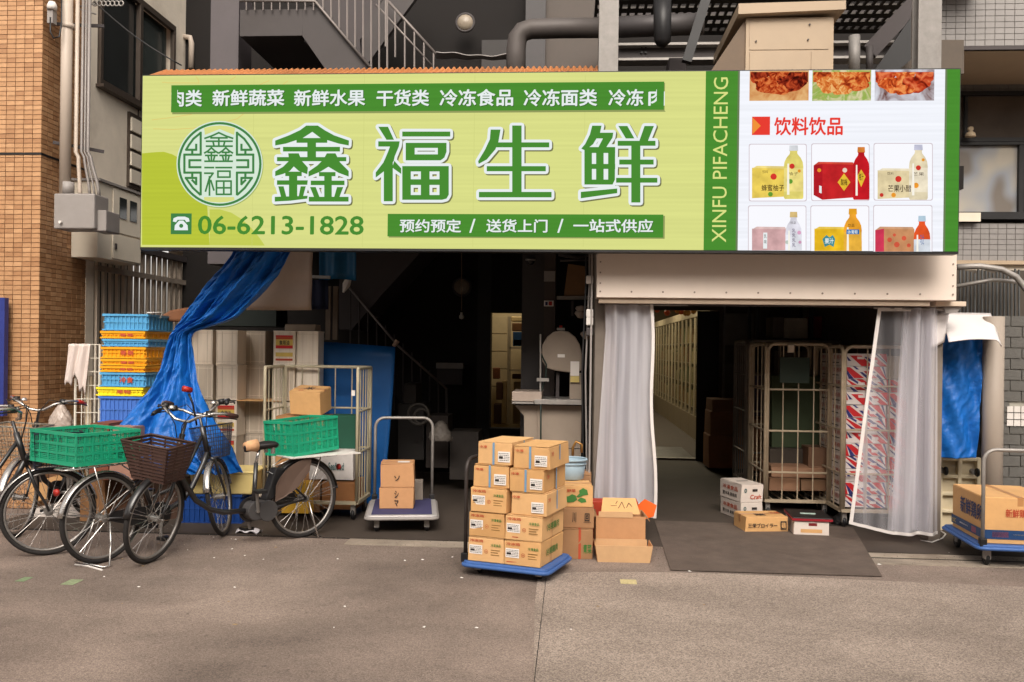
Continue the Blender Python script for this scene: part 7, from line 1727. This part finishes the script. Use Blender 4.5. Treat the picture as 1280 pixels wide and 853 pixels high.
wbox('carton', 100,598,132,655,7.6,.3,(142,102,66),'upright brown carton behind the middle bicycle wheel')
wbox('brown_sack', 133,592,176,650,7.7,.3,(92,62,44),'dark brown sack behind the wheel of the bicycle with the green crate', cat='sack')
wbox('brown_sack', 178,600,222,652,7.8,.3,(74,52,40),'very dark brown sack behind the brown basket bicycle', cat='sack')
wbox('yellow_crate', 352,604,386,642,7.72,.16,(196,150,40),'small yellow crate behind the rear wheel of the black bicycle', cat='crate')
a = gnd(310,667); mbg = MB().grid(lambda s_,t_: (a.x-.09+.2*s_, a.y-.05+.1*t_, .006+.03*abs(math.sin(s_*7+t_*3))), 10, 5); solo('white_glove', mbg, mat('glove_white', (206,202,206), .7), 'crumpled white glove on the ground under the black bicycle', 'glove', smooth=True, solid=.008)

# ================================================================ BICYCLES
BFR = mat('bike_black', (30,28,29), .3, var=.1, spec=.7, dirt=.2); BRB = mat('basket_brown', (66,46,40), .45, var=.1); BRW = mat('basket_wire', (150,144,132), .4, metal=.5); BKB = mat('basket_navy', (34,38,52), .5)
def place(r_px, f_px, **kw):
    A = gnd(*r_px); B = gnd(*f_px); d = B-A; return bike((A.x,A.y,0), math.atan2(d.y,d.x), wb=kw.pop('wb', None) or d.length, **kw)
GU = mat('guard_brown', (92,74,64), .6, var=.12)
place((378,672),(190,704), label='black electric bicycle with brown slatted basket and green crate on its rack', framem=BFR, fendm=BFR, basketm=BRB, steer=R_(30), guard=GU, ebike=True, sx=.40, rackz=.672, saddle_cover=True, grip=mat('brown_grip', (70,44,38), .7), saddlez=.80, bz=-.02)
bB = place((127,704),(277,670), label='silver black bicycle with the long green crate, parked between two others', framem=BFR, fendm=CHROME, basketm=BKB, steer=R_(34), basket='wire', grip=BLACK, saddlez=.80, bscale=.72)
part('mirror_stem', MB().tube([at(246,532,7.0), at(241,505,6.98), at(236,492,6.96)], [.008,.008,.012], 8), BLACK, bB, world=True, smooth=True)
part('mirror_cap', MB().tube([at(239,488,6.96), at(229,486,6.9)], [.022,.024], 10), REDP, bB, world=True, smooth=True)
fp = gnd(60,694); an = R_(28+3.9); rp = fp-rot2(an)*1.1
bike((rp.x,rp.y,0), an, 'dark bicycle heading right whose front wheel stands nearest the left edge', BFR, CHROME, BKB, steer=R_(4), basket='wire', grip=BLACK, wb=1.1)
fp = gnd(22,672); rp_ = gnd(100,648); d_ = fp-rp_; an = math.atan2(d_.y, d_.x); rp = fp-rot2(an)*1.0
bike((rp.x,rp.y,0), an, 'bicycle with silver wire basket facing the street behind the leftmost wheel', BFR, CHROME, BRW, steer=R_(12), basket='wire', wb=1.0, rack=False, grip=REDP)
GR = mat('green_crate_plastic', (24,150,112), .4, var=.08, scale=4, spec=.5)
def crate_corner(u, v, z, rz, L, W, H, label, tilt=None):
    P = gnd(u, v, z); a = rz+YAW; c = P+rot2(a)*L/2+rot2(a+PI/2)*W/2
    return lattice_crate((c.x,c.y,z), a, L, W, H, GR, label, tilt=tilt)
c1g = crate_corner(95,584.5,.727,R_(57),.50,.60,.235,'long green lattice crate on the rack of the middle bicycle')
c2g = crate_corner(367,571,.69,R_(54),.50,.36,.292,'green lattice crate on the rack of the black electric bicycle', tilt=(R_(-2),R_(-3)))
P = gnd(367,572,.687)
bd = MB(); bd.M = Matrix.Translation(P+Vector((0,0,0))) @ Matrix.Rotation(R_(40)+YAW, 4, 'Z')
bd.box(-.04,.62,-.02,.30,-.008,0); solo('white_board', bd, WHITEP, 'flat white board under the green crate on the black electric bicycle', 'board')

# ================================================================ LITTER
lr = random.Random(11)
for k in range(46):
    u = lr.choice((lr.uniform(150,330), lr.uniform(20,600), lr.uniform(250,1250))); v = lr.uniform(672,700) if k < 26 else lr.uniform(700,790)
    a = gnd(u, v); s_ = lr.uniform(.006,.018); an = lr.uniform(0,PI); zt_ = .0055 if (u > 660 and v > 712) else .0005
    mb = MB(); mb.M = Matrix.Translation((a.x,a.y,max(zt_,.0))) @ Matrix.Rotation(an, 4, 'Z'); mb.add([(-s_,-s_*.5,.001),(s_,-s_*.4,.001),(s_*.7,s_*.5,.001),(-s_*.6,s_*.6,.001),(0,0,.006)], [(0,1,4),(1,2,4),(2,3,4),(3,0,4)])
    solo('litter_scrap', mb, LBL if k % 3 else mat('litter_brown', (150,126,96), .8), 'tiny scrap of pale litter lying on the asphalt', 'litter', group='tiny litter scraps on the asphalt')
for (u0,v0,u1,v1,c,lb,tx) in ((75,725,105,731,(134,146,112),'faded green and white marking on the asphalt below the bicycles',None),(18,722,42,727,(118,136,102),'small faded green marking near the left edge',None),(776,726,795,731,(190,176,130),'short pale yellow paint mark in front of the cart',None)):
    A, B = gnd(u0,v1), gnd(u1,v0); z_ = .0065 if u0 > 700 else .0015
    solo('road_marking', MB().box(A.x, B.x, A.y, B.y, z_-.001, z_), mat('paint_%d' % u0, c, .8, var=.3, scale=40), lb, 'road marking')
a1 = MB().tube([gnd(94,706,.004), gnd(110,708,.006), gnd(128,713,.004)], .007, 6); solo('white_strap', a1, WHITEP, 'short white strap lying beside the wheel of the middle bicycle', 'strap', smooth=True)

gr_ = random.Random(21); gm_ = [MB(), MB()]
for k in range(2600):
    if k % 3: x = gr_.uniform(-5, 5.5); y = 6.9+gr_.gauss(0, .16)+.25*gr_.random()
    else: x = gr_.uniform(-5, 5); y = gr_.uniform(3.0, 7.0)
    s_ = gr_.uniform(.0015,.005)*(1 if k % 3 else .8); z_ = .0055 if (x > .15 and y < 6.6) else (.0065 if 6.85 < y < 7.22 else .0005)
    a_ = gr_.uniform(0, 6); c1, s1 = math.cos(a_)*s_, math.sin(a_)*s_
    gm_[gr_.random() < .35].add([(x-c1,y-s1,z_),(x+s1,y-c1,z_),(x+c1,y+s1*.7,z_),(x,y,z_+s_*.9)], [(0,1,3),(1,2,3),(2,0,3)])
solo('grit', gm_[0], mat('grit_dark', (70,60,52), .9, var=.3), 'dark grit and dirt strewn along the gutter and road', 'grit', kind='stuff')
solo('grit', gm_[1], mat('grit_pale', (176,162,146), .9, var=.3), 'pale grit and crumbs strewn along the gutter and road', 'grit', kind='stuff')
